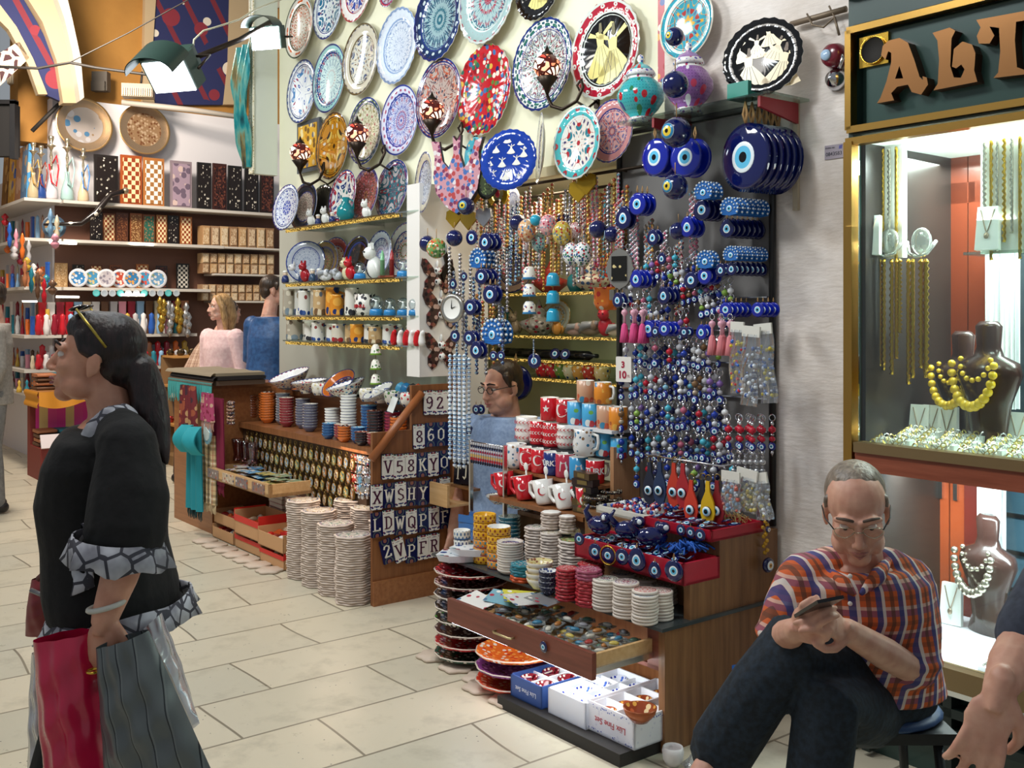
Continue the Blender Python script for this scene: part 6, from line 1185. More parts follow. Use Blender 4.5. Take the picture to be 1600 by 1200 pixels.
for u,vb,vt,w,lb in[(850,826,792,32,'pale trivet, %s up in the green-topped stack on the rear step'),(878,833,806,26,'pale trivet, %s up under the two-handled red cup')]:
 pile(TR2,u,vb,vt,w,.6,.0125,lb,'trivets on the rear step',zs=.112,n=6)
TILE=Kind('square_tile','tile',MB().box((0,0,.09),(1.5,1.5,.16),0).box((0,0,.17),(1.46,1.46,.02),1),[mat('#d6ccbc',.5),speckle('tiletop','#d8d2c4',['#8d8a7a','#b0a890','#c9c4b4'],4,.4,.2)])
pile(TILE,915,838,793,52,SZ+.08,.017,'square cream tile, %s up in the pile behind the eye tray','square tiles in a pile',zs=.085,rz=.5,n=12)
thing('tile_riser','low wooden block under the pile of square tiles','block',MB().box((0,0,.039),(.13,.13,.078)),WOODD,(on_z(915,838,SZ+.08)[0]+.03,on_z(915,838,SZ+.08)[1]+.045,SZ+.0005),(0,0,.5))
RC=Kind('round_coaster','coaster',MB().lathe([(0,0),(.92,0),(1,.05),(1,.17),(.94,.215),(0,.215)],36,[0,0,0,0,1]),[mat('#e2d6ca',.45),WHITE])
rct=[iz('rc%d'%i,'#e4dccf',a,b_,c,n,7,rim='#e4dccf',rimc=a,band=.8,line=a) for i,(a,b_,c,n) in enumerate([('#4a6a5a','#8d3a4a','#3a4a7a',6),('#7a5a8a','#b03a4a','#4a5a8a',8),('#b0343c','#c85a5a','#8d2430',10),('#2a6aa0','#4a9ac0','#b03a4a',9),('#b03a4a','#2a4a8a','#5a8a5a',7),('#4a5a7a','#2a4a8a','#8d8a9a',8),('#7a9a5a','#5a8a4a','#b0743a',6)])]
for k,(u,vb,vt,lb) in enumerate([(961,922,897,'first rear stack'),(994,930,902,'second rear stack'),(1023,942,912,'third rear stack'),(932,952,906,'stack next to the red coasters'),(964,963,911,'second front stack'),(994,971,920,'red-topped front stack'),(1050,977,930,'stack at the counter side'),(1023,983,938,'blue-topped front stack')]):
 kk=[5,6,0,0,1,2,4,3][k];pile(RC,u,vb,vt,42,SZ,.0115,'cream round coaster, %s up in the '+lb,'round coasters on the shelf',lambda j,kk=kk:[None,rct[kk]])
 # bowls on the rear step
for i,(u,v,w,mm,lb) in enumerate([(780,803,38,PO[0],'navy and white bowl with a dotted rim, highest beside the drawer cabinet'),(778,822,32,PO[3],'blue and white bowl behind the yellow ashtrays'),(800,812,40,speckle('bowlturq','#7ac0cc',['#e8ece8','#2a6a9a'],7,.4,.15),'turquoise bowl beside the dotted one'),(824,806,40,PO[0],'white bowl with blue and red bands on the rear step'),(808,836,40,speckle('bowlgrn','#c9d0c4',['#3a7a5a','#24407c','#b03a4a'],6,.42,.15),'white bowl painted with green leaves'),(800,860,34,speckle('bowlbl2','#e0e2e0',['#2a5aa0','#3a7a5a'],6,.42,.15),'blue rimmed bowl between the ashtrays and trivets')]):
 s,t,z=on_t(u,v,.36 if i<5 else.2);k_=W(s,t,0).y/F;r=w/2*k_*1.15;zz=.6 if i<5 else SZ;zz=zz if i!=0 else.6
 BIGB.put((s,t,zz+.001),lb,'bowls on the rear step',(0,0,0),r,[P1 if i%2 else P4,mm])
DSH=Kind('blue_dish','dish',MB().box((0,0,.01),(.12,.09,.02)).box((0,-.04,.025),(.12,.008,.02)).box((0,.04,.025),(.12,.008,.02)),[mat('#2a6ab0',.15,0,.4)])
for j in range(3):s,t,z=on_z(708,838,SZ+.01);DSH.put((s+.03,t+.1,SZ+.001+.037*j),'blue rectangular dish, %s up behind the navy ashtrays'%nth(j),'blue dishes in a stack',(0,0,.1*j))
for j in range(6):s,t,z=on_z(754,800,.6);BOWL.put((s+.0,t+.05,.447+.0185*j) if False else(.875,.27,SZ+.001+.0185*j),'teal bowl, %s up in the stack beside the drawer cabinet'%nth(j),'teal bowls on the rear step',m=BC['teal'])
# mug rack behind the shelf
tA_,tB_,tC_,tD_=.27,.36,.45,.52
zA_=on_t(840,786,tA_)[2];zB_=on_t(865,742,tB_)[2];zC_=on_t(855,696,tC_)[2];zD_=on_t(930,668,.40)[2]
sm0,sm1=on_t(780,700,tA_)[0],on_t(956,740,.38)[0]
e=empty('mug_rack','stepped wooden rack of souvenir mugs with a dark upper board','rack',(0,0,0))
MB().box2((sm0,tA_-.06,zA_-.02),(sm1,tB_,zA_)).box2((sm0,.332,zA_),(sm1,.342,zB_)).obj('step_board',WOOD,e)
MB().box2((sm0,tB_-.055,zB_-.012),(sm1,tC_,zB_)).obj('step_board',WOOD,e)
MB().box2((sm0,tC_-.055,zC_-.012),(sm1,.58,zC_)).obj('step_board',mat('#23262a',.3),e)
MB().box2((on_t(893,670,.40)[0],.36,zD_-.014),(sm1+.02,.56,zD_)).obj('step_board',mat('#e2e4e6',.4),e)
MB().box2((sm1,.37,.714),(sm1+.022,.53,on_t(960,700,.36)[2])).obj('side_board',wood('pale_divider','#b0805a','#c0926a'),e)
MB().box2((sm0,.505,.0),(sm0+.02,.58,zC_-.012)).box2((sm1-.02,.53,.72),(sm1,.58,zC_-.012)).obj('upright',WOOD,e)
MUG=Kind('printed_mug','mug',MB().lathe([(0,0),(.036,0),(.039,.004),(.039,.094),(.036,.095),(.034,.09),(.034,.01),(0,.008)],26,[1,0,0,1,1,1,1]).tube([(.038,0,.078),(.06,0,.074),(.064,0,.05),(.058,0,.028),(.038,0,.022)],.006,1,8),[mat('#c01c28',.15),WHITE])
BMUG=Kind('barrel_mug','mug',MB().lathe([(0,0),(.034,0),(.042,.02),(.044,.045),(.038,.07),(.04,.095),(.037,.095),(.034,.06),(0,.008)],26,[1,0,0,0,0,1,1,1]).tube([(.038,0,.078),(.06,0,.074),(.064,0,.05),(.058,0,.028),(.038,0,.022)],.006,1,8),[mat('#c01c28',.15),WHITE])
RED=mat('#c81626',.12,0,.4)
def on_cyl(mb,outs,r,a0,z0,m=0,d=.0006):
 """wrap a flat outline round the mug at angle a0 and height z0"""
 out=outs;n=len(out)
 def P(x,y,q):a=a0+x/r;return((r+q)*cos(a),(r+q)*sin(a),z0+y)
 mb.add([P(x,y,-.0005) for x,y in out]+[P(x,y,d) for x,y in out],[tuple(range(n,2*n))]+[(i,(i+1)%n,n+(i+1)%n,n+i) for i in range(n)],m)
FA=-pi/2-.6
def flagmarks(o,big,c='#f4f0ea',r=.0395,small=False):
 g=MB()
 if small:
  for i in range(9):
   for j in range(3):on_cyl(g,[(x*.25,y*.25) for x,y in crescent(.024)],r,FA-1.4+i*.34+.15*(j%2),.02+j*.028);on_cyl(g,[(.008+x,y) for x,y in star(.0035)],r,FA-1.4+i*.34+.15*(j%2),.02+j*.028)
 else:on_cyl(g,crescent(.026*big),r,FA-.25,.052);on_cyl(g,star(.011*big),r,FA+.42,.052)
 g.obj('flag_motif',mat(c,.3),o)
def label_on(o,txt,size,c,r=.0395,z=.05,a=0.0):
 g=MB();w=size*.62
 for k,ch in enumerate(txt):
  an=FA+a+(k-(len(txt)-1)/2)*w/r;text_into(g,ch,size,Matrix.Translation((r*cos(an),r*sin(an),z))@Euler((pi/2,0,an+pi/2)).to_matrix().to_4x4(),0,.0006,.0008)
 g.obj('lettering',mat(c,.3),o)
def mug(u,vb,hpx,t,zz,lb,body,K=None,rz=1.35,hh=.095):
 s,_,_=on_t(u,vb,t);k=hpx*W(s,t,0).y/F/hh
 return K and K.put((s,t,zz+.001),lb,'souvenir mugs on the stepped rack',(0,0,rz),k,body) or MUG.put((s,t,zz+.001),lb,'souvenir mugs on the stepped rack',(0,0,rz),k,body)
 # top pair stands on the mugs of the black board
hC=39*W(on_t(855,690,tC_)[0],tC_,0).y/F
pr={k:speckle('mug'+k,*v) for k,v in{'dots_w':('#eeeae4',['#c83a44','#eeeae4','#c83a44'],75,.25),'city':('#e6e6e4',['#3a7aa0','#8d6a4a','#4a6a8a','#c8c0b0'],55,.35),'ist1':('#4aa8d8',['#e8ece8','#b8343c','#6aa84a','#4aa8d8'],26,.42),'ist2':('#c99a7a',['#3a8ab0','#c85a3a','#e8dcc8','#7a8a5a'],32,.45),'ist3':('#e08a2a',['#e8b04a','#b05a2a','#5a8ab0','#d8d0b8'],32,.42)}.items()}
o=mug(823,688,40,tC_,zC_,'white mug sprinkled with red crescents, first on the black board',mat('#efece6',.15),BMUG);flagmarks(o,1,'#c83a44',.0445,True)
o=mug(843,692,37,tC_,zC_,'red mug sprinkled with white crescents beside the white one',RED);flagmarks(o,1,small=True)
o=mug(864,695,38,tC_,zC_,'second red mug sprinkled with white crescents on the black board',RED);flagmarks(o,1,small=True)
o=mug(886,697,38,tC_,zC_,'white waisted mug sprinkled with red crescents',mat('#efece6',.15),BMUG);flagmarks(o,1,'#c83a44',.0445,True)
o=mug(859,658,36,tC_,zC_+hC+.002,'red mug with a white star, stacked on top of the sprinkled mugs',RED);g=MB();on_cyl(g,star(.016),.0395,FA-.3,.05);g.obj('flag_motif',WHITE,o)
o=mug(884,661,37,tC_,zC_+hC+.002,'red mug with a large white crescent, stacked beside the starred one',RED,rz=1.2);flagmarks(o,1.1)
o=mug(914,710,42,.36,zC_,'white mug with an orange inside and small printed sights, its handle turned to the board',pr['city'],BMUG,.1)
mug(945,705,36,.42,zC_,'blue mug with a city view under the white board',pr['ist1']);mug(967,703,32,.42,zC_,'light blue mug with a city view at the end of the black board',pr['ist1'])
for i,(u,c,lb) in enumerate([(901,'ist1','blue mug with a mosque view, first on the white board'),(924,'ist1','blue and green mug with a red tram, second on the white board'),(947,'ist2','mug with a colourful harbour view, third on the white board'),(966,'ist3','orange city mug, last on the white board')]):mug(u,664,36,.42,zD_,lb,pr[c])
hD=37*W(on_t(930,660,.42)[0],.42,0).y/F
mug(915,622,34,.42,zD_+hD,'pale blue harbour mug stacked on top of the white board mugs',pr['ist2']);mug(942,622,34,.42,zD_+hD,'orange harbour mug with its handle showing, stacked on top',pr['ist3'],rz=.1)
# middle step
o=mug(807,731,38,tB_,zB_,'white mug with a turquoise rim and printed sights, first on the middle step',pr['city'],BMUG)
o=mug(826,733,36,tB_,zB_,'red mug with a large crescent on the middle step',RED);flagmarks(o,1.2)
o=mug(845,736,37,tB_,zB_,'red flag mug with crescent and star on the middle step',RED);flagmarks(o,.8)
o=mug(864,739,36,tB_,zB_,'navy mug with white lettering on the middle step',mat('#1c2f74',.15));label_on(o,'TÜRKİYE',.03,'#f0f0ee')
CATP=[(-.016,-.018),(.016,-.018),(.018,0),(.012,.014),(.012,.022),(.004,.016),(-.004,.016),(-.012,.022),(-.014,.008)]
o=mug(883,745,37,tB_,zB_,'rose red mug with a white cat drawing',mat('#b8344a',.15));g=MB();on_cyl(g,CATP,.0395,FA-.1,.045);g.obj('cat_drawing',WHITE,o)
o=mug(904,748,36,tB_,zB_,'sky blue mug with a white cat drawing',mat('#3a94c8',.15));g=MB();on_cyl(g,CATP,.0395,FA+.1,.045);g.obj('cat_drawing',WHITE,o)
o=mug(930,751,36,tB_,zB_,'red mug with TÜRK lettering at the end of the middle step',RED);label_on(o,'TÜRK',.036,'#f0f0ee')
FA=-pi/2+.55
TM=Kind('spoon_mug','mug',MB().lathe([(0,0),(.032,0),(.036,.01),(.044,.1),(.041,.1),(.034,.02),(0,.012)],26,[1,0,0,1,1,1]).tube([(-.04,0,.085),(-.07,0,.09),(-.075,0,.055),(-.055,0,.03),(-.036,0,.03)],.008,0,8).tube([(.042,0,.07),(.06,0,.05),(.062,-.004,.03)],[.01,.012,.005],1,8),[RED,WHITE],[('spoon',MB().tube([(.02,0,.05),(.03,-.005,.12)],.004,0,6).ell((.033,-.006,.135),(.012,.005,.018),0,10,6),WHITE)])
for i,(u,vb,lb,c2) in enumerate([(791,771,'tilted red and white spoon mug, first on the lowest step','#c81626'),(821,779,'tilted red and white spoon mug, second on the lowest step','#c81626'),(852,785,'white and red spoon mug with a looped handle, third on the lowest step','#efece6'),(884,790,'white spoon mug in the rear, fourth on the lowest step','#efece6')]):
 s,_,_=on_t(u,vb,tA_);o=TM.put((s,tA_+.0,zA_+.004),lb,'spoon mugs on the lowest step',(0,-.18,.15),1.12,[mat(c2,.12,0,.4),None]);g=MB();on_cyl(g,crescent(.018),.0405,FA,.055);g.obj('flag_motif',mat('#f4f0ea' if c2!='#efece6' else '#c81626',.3),o)
s,t,z=on_z(884,803,.675);o=TM.put((s+.02,.30,.676),'bright red two-handled crescent cup standing on the pale trivets',None,(0,0,.3),1.1,[RED,WHITE]);flagmarks(o,.7,r=.0405)
thing('cup_riser','wooden block under the red two-handled cup','block',MB().box((0,0,.033),(.07,.07,.066)),WOOD,(s+.02,.30,.609))
DBX=Kind('dark_case','case',MB().box((0,0,.018),(.15,.06,.036)).box((0,-.031,.018),(.07,.002,.022),1),[mat('#2a1d18',.3),mat('#8d7a4a',.3,.6)])
for i,(u,v,c) in enumerate([(915,815,'#4a3a1c'),(928,803,'#54401e'),(908,790,'#1a1715'),(940,783,'#241c1a'),(930,768,'#32201e'),(945,756,'#4a361c')]):
 s,t,z=on_t(u,v,.22);DBX.put((s+.02,.24+.0*i,.712+.037*i) if False else(1.40,.285,zA_+.002+.03*i),'dark brown spectacle case, %s up in the heap beside the mugs'%nth(i),'dark cases in a heap',(0,0,.15*sin(i*2.1)),.8,[mat(c,.3),None])
 # red trays of eyes on the counter
def tray(name,lb,s0,s1,t0,t1,z0,z1,c,wall=.012):
 e=empty(name,lb,'tray',(0,0,0));mb=MB().box2((s0,t0,z0),(s1,t1,z0+.01));mb.box2((s0,t0,z0),(s1,t0+wall,z1)).box2((s0,t1-wall,z0),(s1,t1,z1)).box2((s0,t0,z0),(s0+wall,t1,z1)).box2((s1-wall,t0,z0),(s1,t1,z1));mb.obj('tray_body',c,e);return e
TRED=mat('#b01830',.4)
tray('red_tray','lower bright red tray heaped with blue eye amulets',1.655,SX+.003,-.005,.188,.576,.655,TRED)
tray('red_tray','upper bright red tray of eye amulets at the counter end',1.9,SX+.003,.14,.44,.713,.754,TRED)
tray('white_tray','white tray of small blue and white beads on the counter top',1.56,1.87,.2,.46,.713,.742,mat('#e4e0d4',.4))
for i in range(46):
 s=1.70+(i%12)*.042+rnd.uniform(-.01,.01);t=.035+(i//12)*.04;SMEYE.put((s,t,.60+.035+.02*rnd.random()),'loose navy eye bead in the lower red tray, %s of the %s line'%(nth(i%12),ORD[i//12]),'loose eye beads in the lower tray',(rnd.uniform(-.6,.6),rnd.uniform(-.5,.5),0),rnd.uniform(.022,.03))
CORDS=Kind('blue_cord_bundle','cord bundle',MB(),[mat('#1a5ab8',.6)])
for i in range(14):
 x,y=rnd.uniform(-.06,.06),rnd.uniform(-.05,.05);CORDS.root.tube([(x,y,0),(x+rnd.uniform(-.04,.04),y+.02,.025),(x+rnd.uniform(-.06,.06),y-.01,.01)],.004,0,5)
for i in range(3):CORDS.put((2.06+.06*i,.12,.655+.012*i),'tangle of bright blue cords on the lower red tray, %s towards the counter end'%ORD[i],'blue cords in the tray',(0,0,i),1)
BIGP=Kind('blue_glass_figure','ornament',MB().ell((0,0,.04),(.07,.04,.04),0,14,8).ell((.05,-.01,.08),(.03,.025,.025),0,10,8).tube([(-.06,0,.05),(-.09,0,.09),(-.07,0,.12)],[.02,.012,.006],0,8).ell((.06,-.033,.085),(.012,.004,.012),1,8,6),[NAVY,EYEW])
for i,(s,t) in enumerate([(1.72,.07),(1.86,.1),(2.0,.08)]):BIGP.put((s,t,.665),'glossy navy glass bird-shaped ornament, %s in the lower red tray'%ORD[i],'navy glass ornaments',(0,0,.4*i),.9)
for i,(u,v,r,K_,lb) in enumerate([(905,842,10,EYE,'navy owl-like eye pendant at the far end of the lower tray'),(930,862,13,EYE,'navy eye pendant hung on the lower tray edge, first of the big ones'),(950,868,13,EYE,'navy eye pendant with a gold rim on the lower tray edge'),(972,870,13,EYE,'navy eye pendant on the lower tray edge beside the gold rimmed one'),(995,876,17,DROP,'large navy drop pendant on the lower tray edge'),(1023,892,12,DROP,'slim navy drop pendant on the lower tray edge'),(1053,892,17,EYE,'largest navy round pendant at the lower tray corner')]):
 eye(u,v,r,-.03,lb,K_,.2,group='pendants on the lower tray edge')
 if i==2:st=on_t(950,868,-.03);thing('gold_ring','thin gold ring around an eye pendant','ring',MB().tube([(.036*cos(a),0,.036*sin(a)) for a in[2*pi*j/24 for j in range(24)]],.003,0,6,closed=True),GOLD,st,(0,0,.2))
for i,(u,v,r) in enumerate([(1029,822,8),(1064,828,9),(1079,832,9),(1094,836,10)]):eye(u,v,r,.125,'navy eye pendant hung on the upper tray edge, %s from the white tray'%ORD[i],EYE,.1,group='pendants on the upper tray edge')
for i in range(30):
 s=1.94+(i%8)*.038;t=.175+(i//8)*.07;SMEYE.put((s,t,.75+.012*rnd.random()),'navy eye bead lying in the upper red tray, %s of the %s line'%(nth(i%8),ORD[i//8]),'eye beads in the upper tray',(rnd.uniform(-.35,.35),rnd.uniform(-.3,.3),0),rnd.uniform(.02,.028))
b_=MB()
for i in range(150):b_.ell((1.58+rnd.random()*.27,.22+rnd.random()*.22,.74+rnd.random()*.012),.009,i%4,6,4)
o=thing('loose_beads','small blue white and red beads filling the white tray','beads',b_,[mat('#2a50b0',.2),mat('#e8ecee',.2),mat('#16246a',.2),mat('#c83a3a',.2)],(0,0,0));o['kind']='stuff'
b_=MB()
for i in range(60):
 x,y=1.93+rnd.random()*.27,.32+rnd.random()*.11;b_.tube([(x,y,.745),(x+rnd.uniform(-.02,.02),y,.77),(x+rnd.uniform(-.03,.03),y+.01,.75)],.0022,0,4)
o=thing('raffia_strands','pale golden raffia strands behind the eye beads in the upper tray','raffia',b_,mat('#c9b070',.7),(0,0,0));o['kind']='stuff'
DBR=Kind('bead_bracelet','bracelet',MB().tube([(.04*cos(a),.04*sin(a),.008) for a in[2*pi*j/20 for j in range(20)]],.008,0,6,closed=True),[speckle('brace','#1c1a20',['#c9c0a8','#7a5a3a','#3a2a20'],130,.5)])
for i in range(8):DBR.put((1.475+(i%2)*.012,.27+(i%4//2)*.09,.713+.017*(i//2)),'dark bead bracelet beside the white tray, %s of the pile'%nth(i),'bead bracelets on the counter',(0,0,0))
# under the counter: platters and open boxes of cups
PLT=Kind('stacked_platter','platter',MB().lathe([(0,0),(.5,0),(.95,.13),(1,.19),(.97,.21),(.8,.16),(.5,.04),(0,.04)],40,[1,1,1,2,0,0,0],12,.015),[WHITE,WHITE,WHITE])
def pmat(c,sp):return[speckle('pin'+c,c,sp,8,.4,.15),speckle('pout'+c,c,sp,9,.4,.15),mat('#cfc4b4',.2)]
pl=[('dark green',pmat('#1f4a3a',['#d8d0c0','#0f2a20','#8d3a3a'])),('red',pmat('#c02830',['#7a1a1c','#e8d0c0'])),('mottled brown',pmat('#5a3a38',['#c9b8a8','#2a1a1c'])),('black and green',pmat('#1c2420',['#5aa03a','#d8d0c0'])),('black',pmat('#17161c',['#8a8088','#c9c0c0'])),('black and white',pmat('#201c24',['#d8d0d0','#5a5058'])),('dark red',pmat('#5a1420',['#c9a0a0','#2a0a10','#e8c8c8'])),('crimson flecked',pmat('#7a1424',['#d83a3a','#2a0a10','#e8c8c8']))]
s,t,z=on_z(697,1040,0.0)
for i in range(3):FLT.put((s-.12+.18*i,t+.02,.001),'cream trivet on the paving under the dark platters, %s of three'%ORD[i],'trivets under the platters',(0,0,0),1.0)
for j in range(8):PLT.put((s+.02,t+.12,.018+j*.052),'%s platter, %s up in the tall stack at the shelf end'%(pl[j][0],nth(j)),'platters stacked on the paving',(0,0,.2*j),.165,pl[j][1])
s,t,z=on_z(772,1085,0.0)
for i in range(4):FLT.put((s-.08+.18*(i%2),t+.0+.18*(i//2),.001),'cream trivet under the orange platters, %s of four'%ORD[i],'trivets under the bright platters',(0,0,0),1.0)
for j,(c,mm) in enumerate([('orange red',pmat('#d8402a',['#e8703a','#f0b08a'])),('purple',pmat('#7a3a7a',['#a86aa8','#4a1a4a'])),('orange',pmat('#e06a2a',['#f0a04a','#c83a2a','#e8e0d0']))]):PLT.put((s+.02,t+.1,.02+j*.058),'%s platter, %s up in the low stack before the boxes'%(c,nth(j)),'bright platters on the paving',(0,0,.3*j),.17,mm)
SPR=Kind('flat_spoon_rest','spoon rest',MB().prism([(x*.08,y*.08) for x,y in[(-.6,-1.3),(-.85,-.6),(-.6,.2),(-.3,.7),(-.25,1.8),(.25,1.8),(.3,.7),(.6,.2),(.85,-.6),(.6,-1.3)]],.03,0,0,1,1.12),[speckle('spr','#e2e6e8',['#2a4a8a','#3a7a8a','#8d3a44'],26,.42,.15),mat('#dfe4ea',.2)])
s,t,z=on_z(697,1040,0.0)
for j in range(2):SPR.put((s+.0+.06*j,t+.1+.03*j,.45+.032*j),'white and blue floral spoon rest on top of the platters, %s of two'%['under one','upper one'][j],'spoon rests on the platters',(0,0,-.9-.25*j),1.0)
def cupbox(lb,u0,v0,w,d,h,side,trim,nx,ny,cupc,txt,tc_,cups=True):
 s,t,_=on_z(u0,v0,.046);e=empty('cup_box',lb,'box',(s,t,.046),0,'open cup boxes under the drawer')
 m=MB().box2((-w,0,0),(0,d,.005)).box2((-w,0,0),(0,.006,h)).box2((-w,d-.006,0),(0,d,h)).box2((-w,0,0),(-w+.006,d,h)).box2((-.006,0,0),(0,d,h));m.obj('box_walls',side,e)
 m=MB()
 for i in range(1,nx):m.box2((-w+w*i/nx-.003,.006,.005),(-w+w*i/nx+.003,d-.006,h-.012))
 for j in range(1,ny):m.box2((-w+.006,d*j/ny-.003,.005),(-.006,d*j/ny+.003,h-.012))
 m.box2((-w+.006,.006,.03),(-.006,d-.006,.035));m.obj('white_divider',mat('#f2f4f8',.4),e)
 if txt:
  if trim:MB().box2((-w+.008,-.0012,h-.018),(-.008,-.0003,h-.006)).box2((-w+.008,-.0012,.006),(-.008,-.0003,.014)).box2((.0003,.008,h-.018),(.0012,d-.008,h-.006)).obj('border_print',speckle('boxborder','#e4e6ee',['#5a6ab0','#e4e6ee'],120,.4),e)
  g=MB();text_into(g,txt,h*.3,Matrix.Translation((-w/2,-.001,h*.48))@Euler((pi/2,pi,0)).to_matrix().to_4x4(),0,.0006);g.obj('lettering',mat(tc_,.4),e)
 if cups:
  for i in range(nx):
   for j in range(ny):
    CUPB.put((s-w+w*(i+.5)/nx,t+d*(j+.5)/ny,.046+.043),'%s bowl in its compartment, %s along and %s deep, of %s'%(cupc[0],ORD[i],ORD[j],lb.split(' box')[0].split(' with')[0]+' box'),'bowls in the cup boxes',(.12,0,0),.95,cupc[1])
 return e
CUPB=Kind('copper_bowl','bowl',MB().lathe([(0,0),(.018,0),(.034,.018),(.038,.032),(.035,.032),(.02,.012),(0,.008)],20,[0,0,0,0,1,1]),[WHITE,WHITE])
COP=[mat('#a85a34',.2,.3),speckle('copin','#8d3f24',['#d8a04a','#c0603a','#e8d0a0'],60,.4,.15)];BLU=[mat('#d8dce8',.2),speckle('bluin','#dfe2ec',['#2a3a9a','#4a6ac0'],60,.4,.15)];MRN=[mat('#6a1a24',.2),speckle('mrnin','#7a1c28',['#e8d8d0','#3a0a10'],60,.4,.15)]
cupbox('blue printed box with maroon bowls',846,1109,.19,.34,.085,mat('#3a5a9c',.4),None,2,3,('maroon',MRN),'Lüx Fine Set','#dfe4f0')
cupbox('plain white box with blue bowls',915,1141,.21,.36,.095,mat('#eceff6',.45),None,2,4,('blue and white',BLU),None,None)
cupbox('floral bordered white box with copper bowls',991,1173,.24,.36,.105,speckle('whitebox','#e6e6ec',['#d8d8e4','#e6e6ec'],60,.3,.5),1,2,4,('copper',COP),'Lüx Fine Set','#b8343c')
s,t,z=on_z(1000,1128,.15);CUPB.put((s,t,.152),'copper glazed bowl standing on the box corner, larger than those inside',None,(0,0,0),1.55,COP)
s,t,_=on_z(1042,1199,0);CUP.put((s,t+.03,.001),'small empty paper cup on the paving beside the counter',None,(0,0,0),.95,mat('#e4dede',.4))
# ------------------------------------------------------------------ jeweller: sign, alarm bell, window goods
BRZ=mat('#a8764a',.28,.9)
def polyT(mb,pts,t,th,m=0,ms=None):
 q=[on_t(u,v,t) for u,v in pts];n=len(q)
 mb.add([(s,t,z) for s,_,z in q]+[(s,t-th,z) for s,_,z in q],[tuple(range(n)),tuple(range(2*n-1,n-1,-1))]+[(i,n+i,n+(i+1)%n,(i+1)%n) for i in range(n)],[m,m]+[m if ms is None else ms]*n);return mb
def zz3(l):return[(1200+x/3,y/3) for x,y in l]
LET={'A':[(600,200),(650,188),(690,210),(720,290),(745,370),(760,384),(758,366),(778,372),(784,405),(752,452),(708,440),(690,405),(668,376),(650,318),(630,378),(668,376),(690,405),(640,415),(612,445),(625,478),(545,492),(562,465),(590,390),(612,300),(612,258),(598,250),(585,288),(565,268),(572,225)],
'L':[(805,165),(885,140),(912,155),(894,190),(888,320),(905,372),(938,374),(955,335),(940,312),(915,330),(896,322),(905,240),(945,205),(990,220),(1006,260),(1000,340),(1015,392),(810,432),(830,400),(836,290),(828,200)],
'T':[(1010,105),(1300,52),(1300,140),(1262,150),(1232,108),(1196,114),(1190,200),(1200,325),(1240,340),(1240,358),(1090,375),(1112,350),(1122,250),(1116,142),(1072,136),(1094,178),(1072,215),(1022,215),(1012,180),(1030,140)]}
e=empty('shop_sign','dark green sign board with large bronze letters above the jewellery window','sign',(0,0,0))
MB().box2((WL+.02,JT+.02,zB+.02),(JS1,JT+.055,zT-.02)).obj('sign_board',mat('#24433c',.3,0,.4),e)
for k,l in LET.items():polyT(MB(),zz3(l),JT+.02,.045,0,1).obj('letter',[BRZ,mat('#5a3a24',.4,.8)],e)
q=on_t(1363,78,JT);r=21*px(0,0,q)
MB().at((q[0],JT+.02,q[2]),FT).prism(circ(r*1.5,4,0,0)[:0] or[(-r*1.2,-r*1.15),(r*1.2,-r*1.15),(r*1.2,r*1.15),(-r*1.2,r*1.15)],.012).lathe([(r,.012),(r*1.04,.022),(r*.94,.018),(r*.9,.013),(0,.013)],28,[0,0,1,1]).obj('speaker_grille',[mat('#c9a040',.25,1),mat('#17120c',.8)],e)
q=on_t(1306,88,.535);e=empty('alarm_bell','dark red round alarm bell with a chrome gong hanging on the pillar','alarm',(q[0],.55,q[2]));k=px(0,0,q)
MB().at((0,0,0),FT).lathe([(0,0),(19*k,0),(20*k,.02),(17*k,.05),(9*k,.06),(0,.06)],28).obj('housing',mat('#6d1424',.25,0,.4),e)
MB().at((-.01,-.06,.0),FT).lathe([(0,0),(9*k,0),(8*k,.008),(0,.01)],20).obj('lens',mat('#a8c4e0',.1,0,.5),e)
MB().at((.0,0,-36*k),FT).lathe([(0,0),(18*k,.0),(17*k,.02),(11*k,.045),(3*k,.055),(0,.06)],28).obj('gong',mat('#c4c4c8',.12,1),e)
MB().tube([(14*k,-.03,2*k),(22*k,-.05,-10*k),(16*k,-.05,-24*k)],.006,0,6).obj('clapper_arm',CHROME,e)
q=on_t(1303,237,.548);o=thing('number_plate','small grey enamel plate with meter number 0843583 on the pillar','plate',MB().at((0,0,0),FT).prism([(-.04,-.026),(.04,-.026),(.04,.026),(-.04,.026)],.003),mat('#a49aa4',.5),(q[0],.551,q[2]))
T_=Matrix.Translation((0,-.0035,0))@Euler(FT).to_matrix().to_4x4();g=MB();text_into(g,'0843583',.02,T_@Matrix.Translation((0,-.008,0)),0,.0004);text_into(g,'KOFRA NO',.008,T_@Matrix.Translation((-.016,.015,0)),0,.0004);g.obj('lettering',mat('#2a2a34',.5),o)
MB().at((.028,-.003,.014),FT).prism([(-.007,-.006),(.006,-.006),(.008,.008),(-.005,.006)],.0008).obj('emblem',mat('#5a5aa0',.4),o)
a,b_=on_t(1236,38,.52),on_t(1322,14,.52);thing('conduit_pipe','old metal conduit pipe with wire loops across the top of the pillar','pipe',MB().tube([(0,0,a[2]),(b_[0]-a[0],0,b_[2])],.012,0,8).tube([(.08,-.01,a[2]+.02),(.11,-.02,a[2]-.03),(.16,-.02,a[2]-.05),(.2,-.01,a[2]-.02),(.17,-.0,a[2]+.03)],.004,0,5).tube([(.2,-.01,a[2]-.02),(.22,-.01,a[2]-.09)],.005,0,5),mat('#7a6a58',.5,.5),(a[0],.52,0))
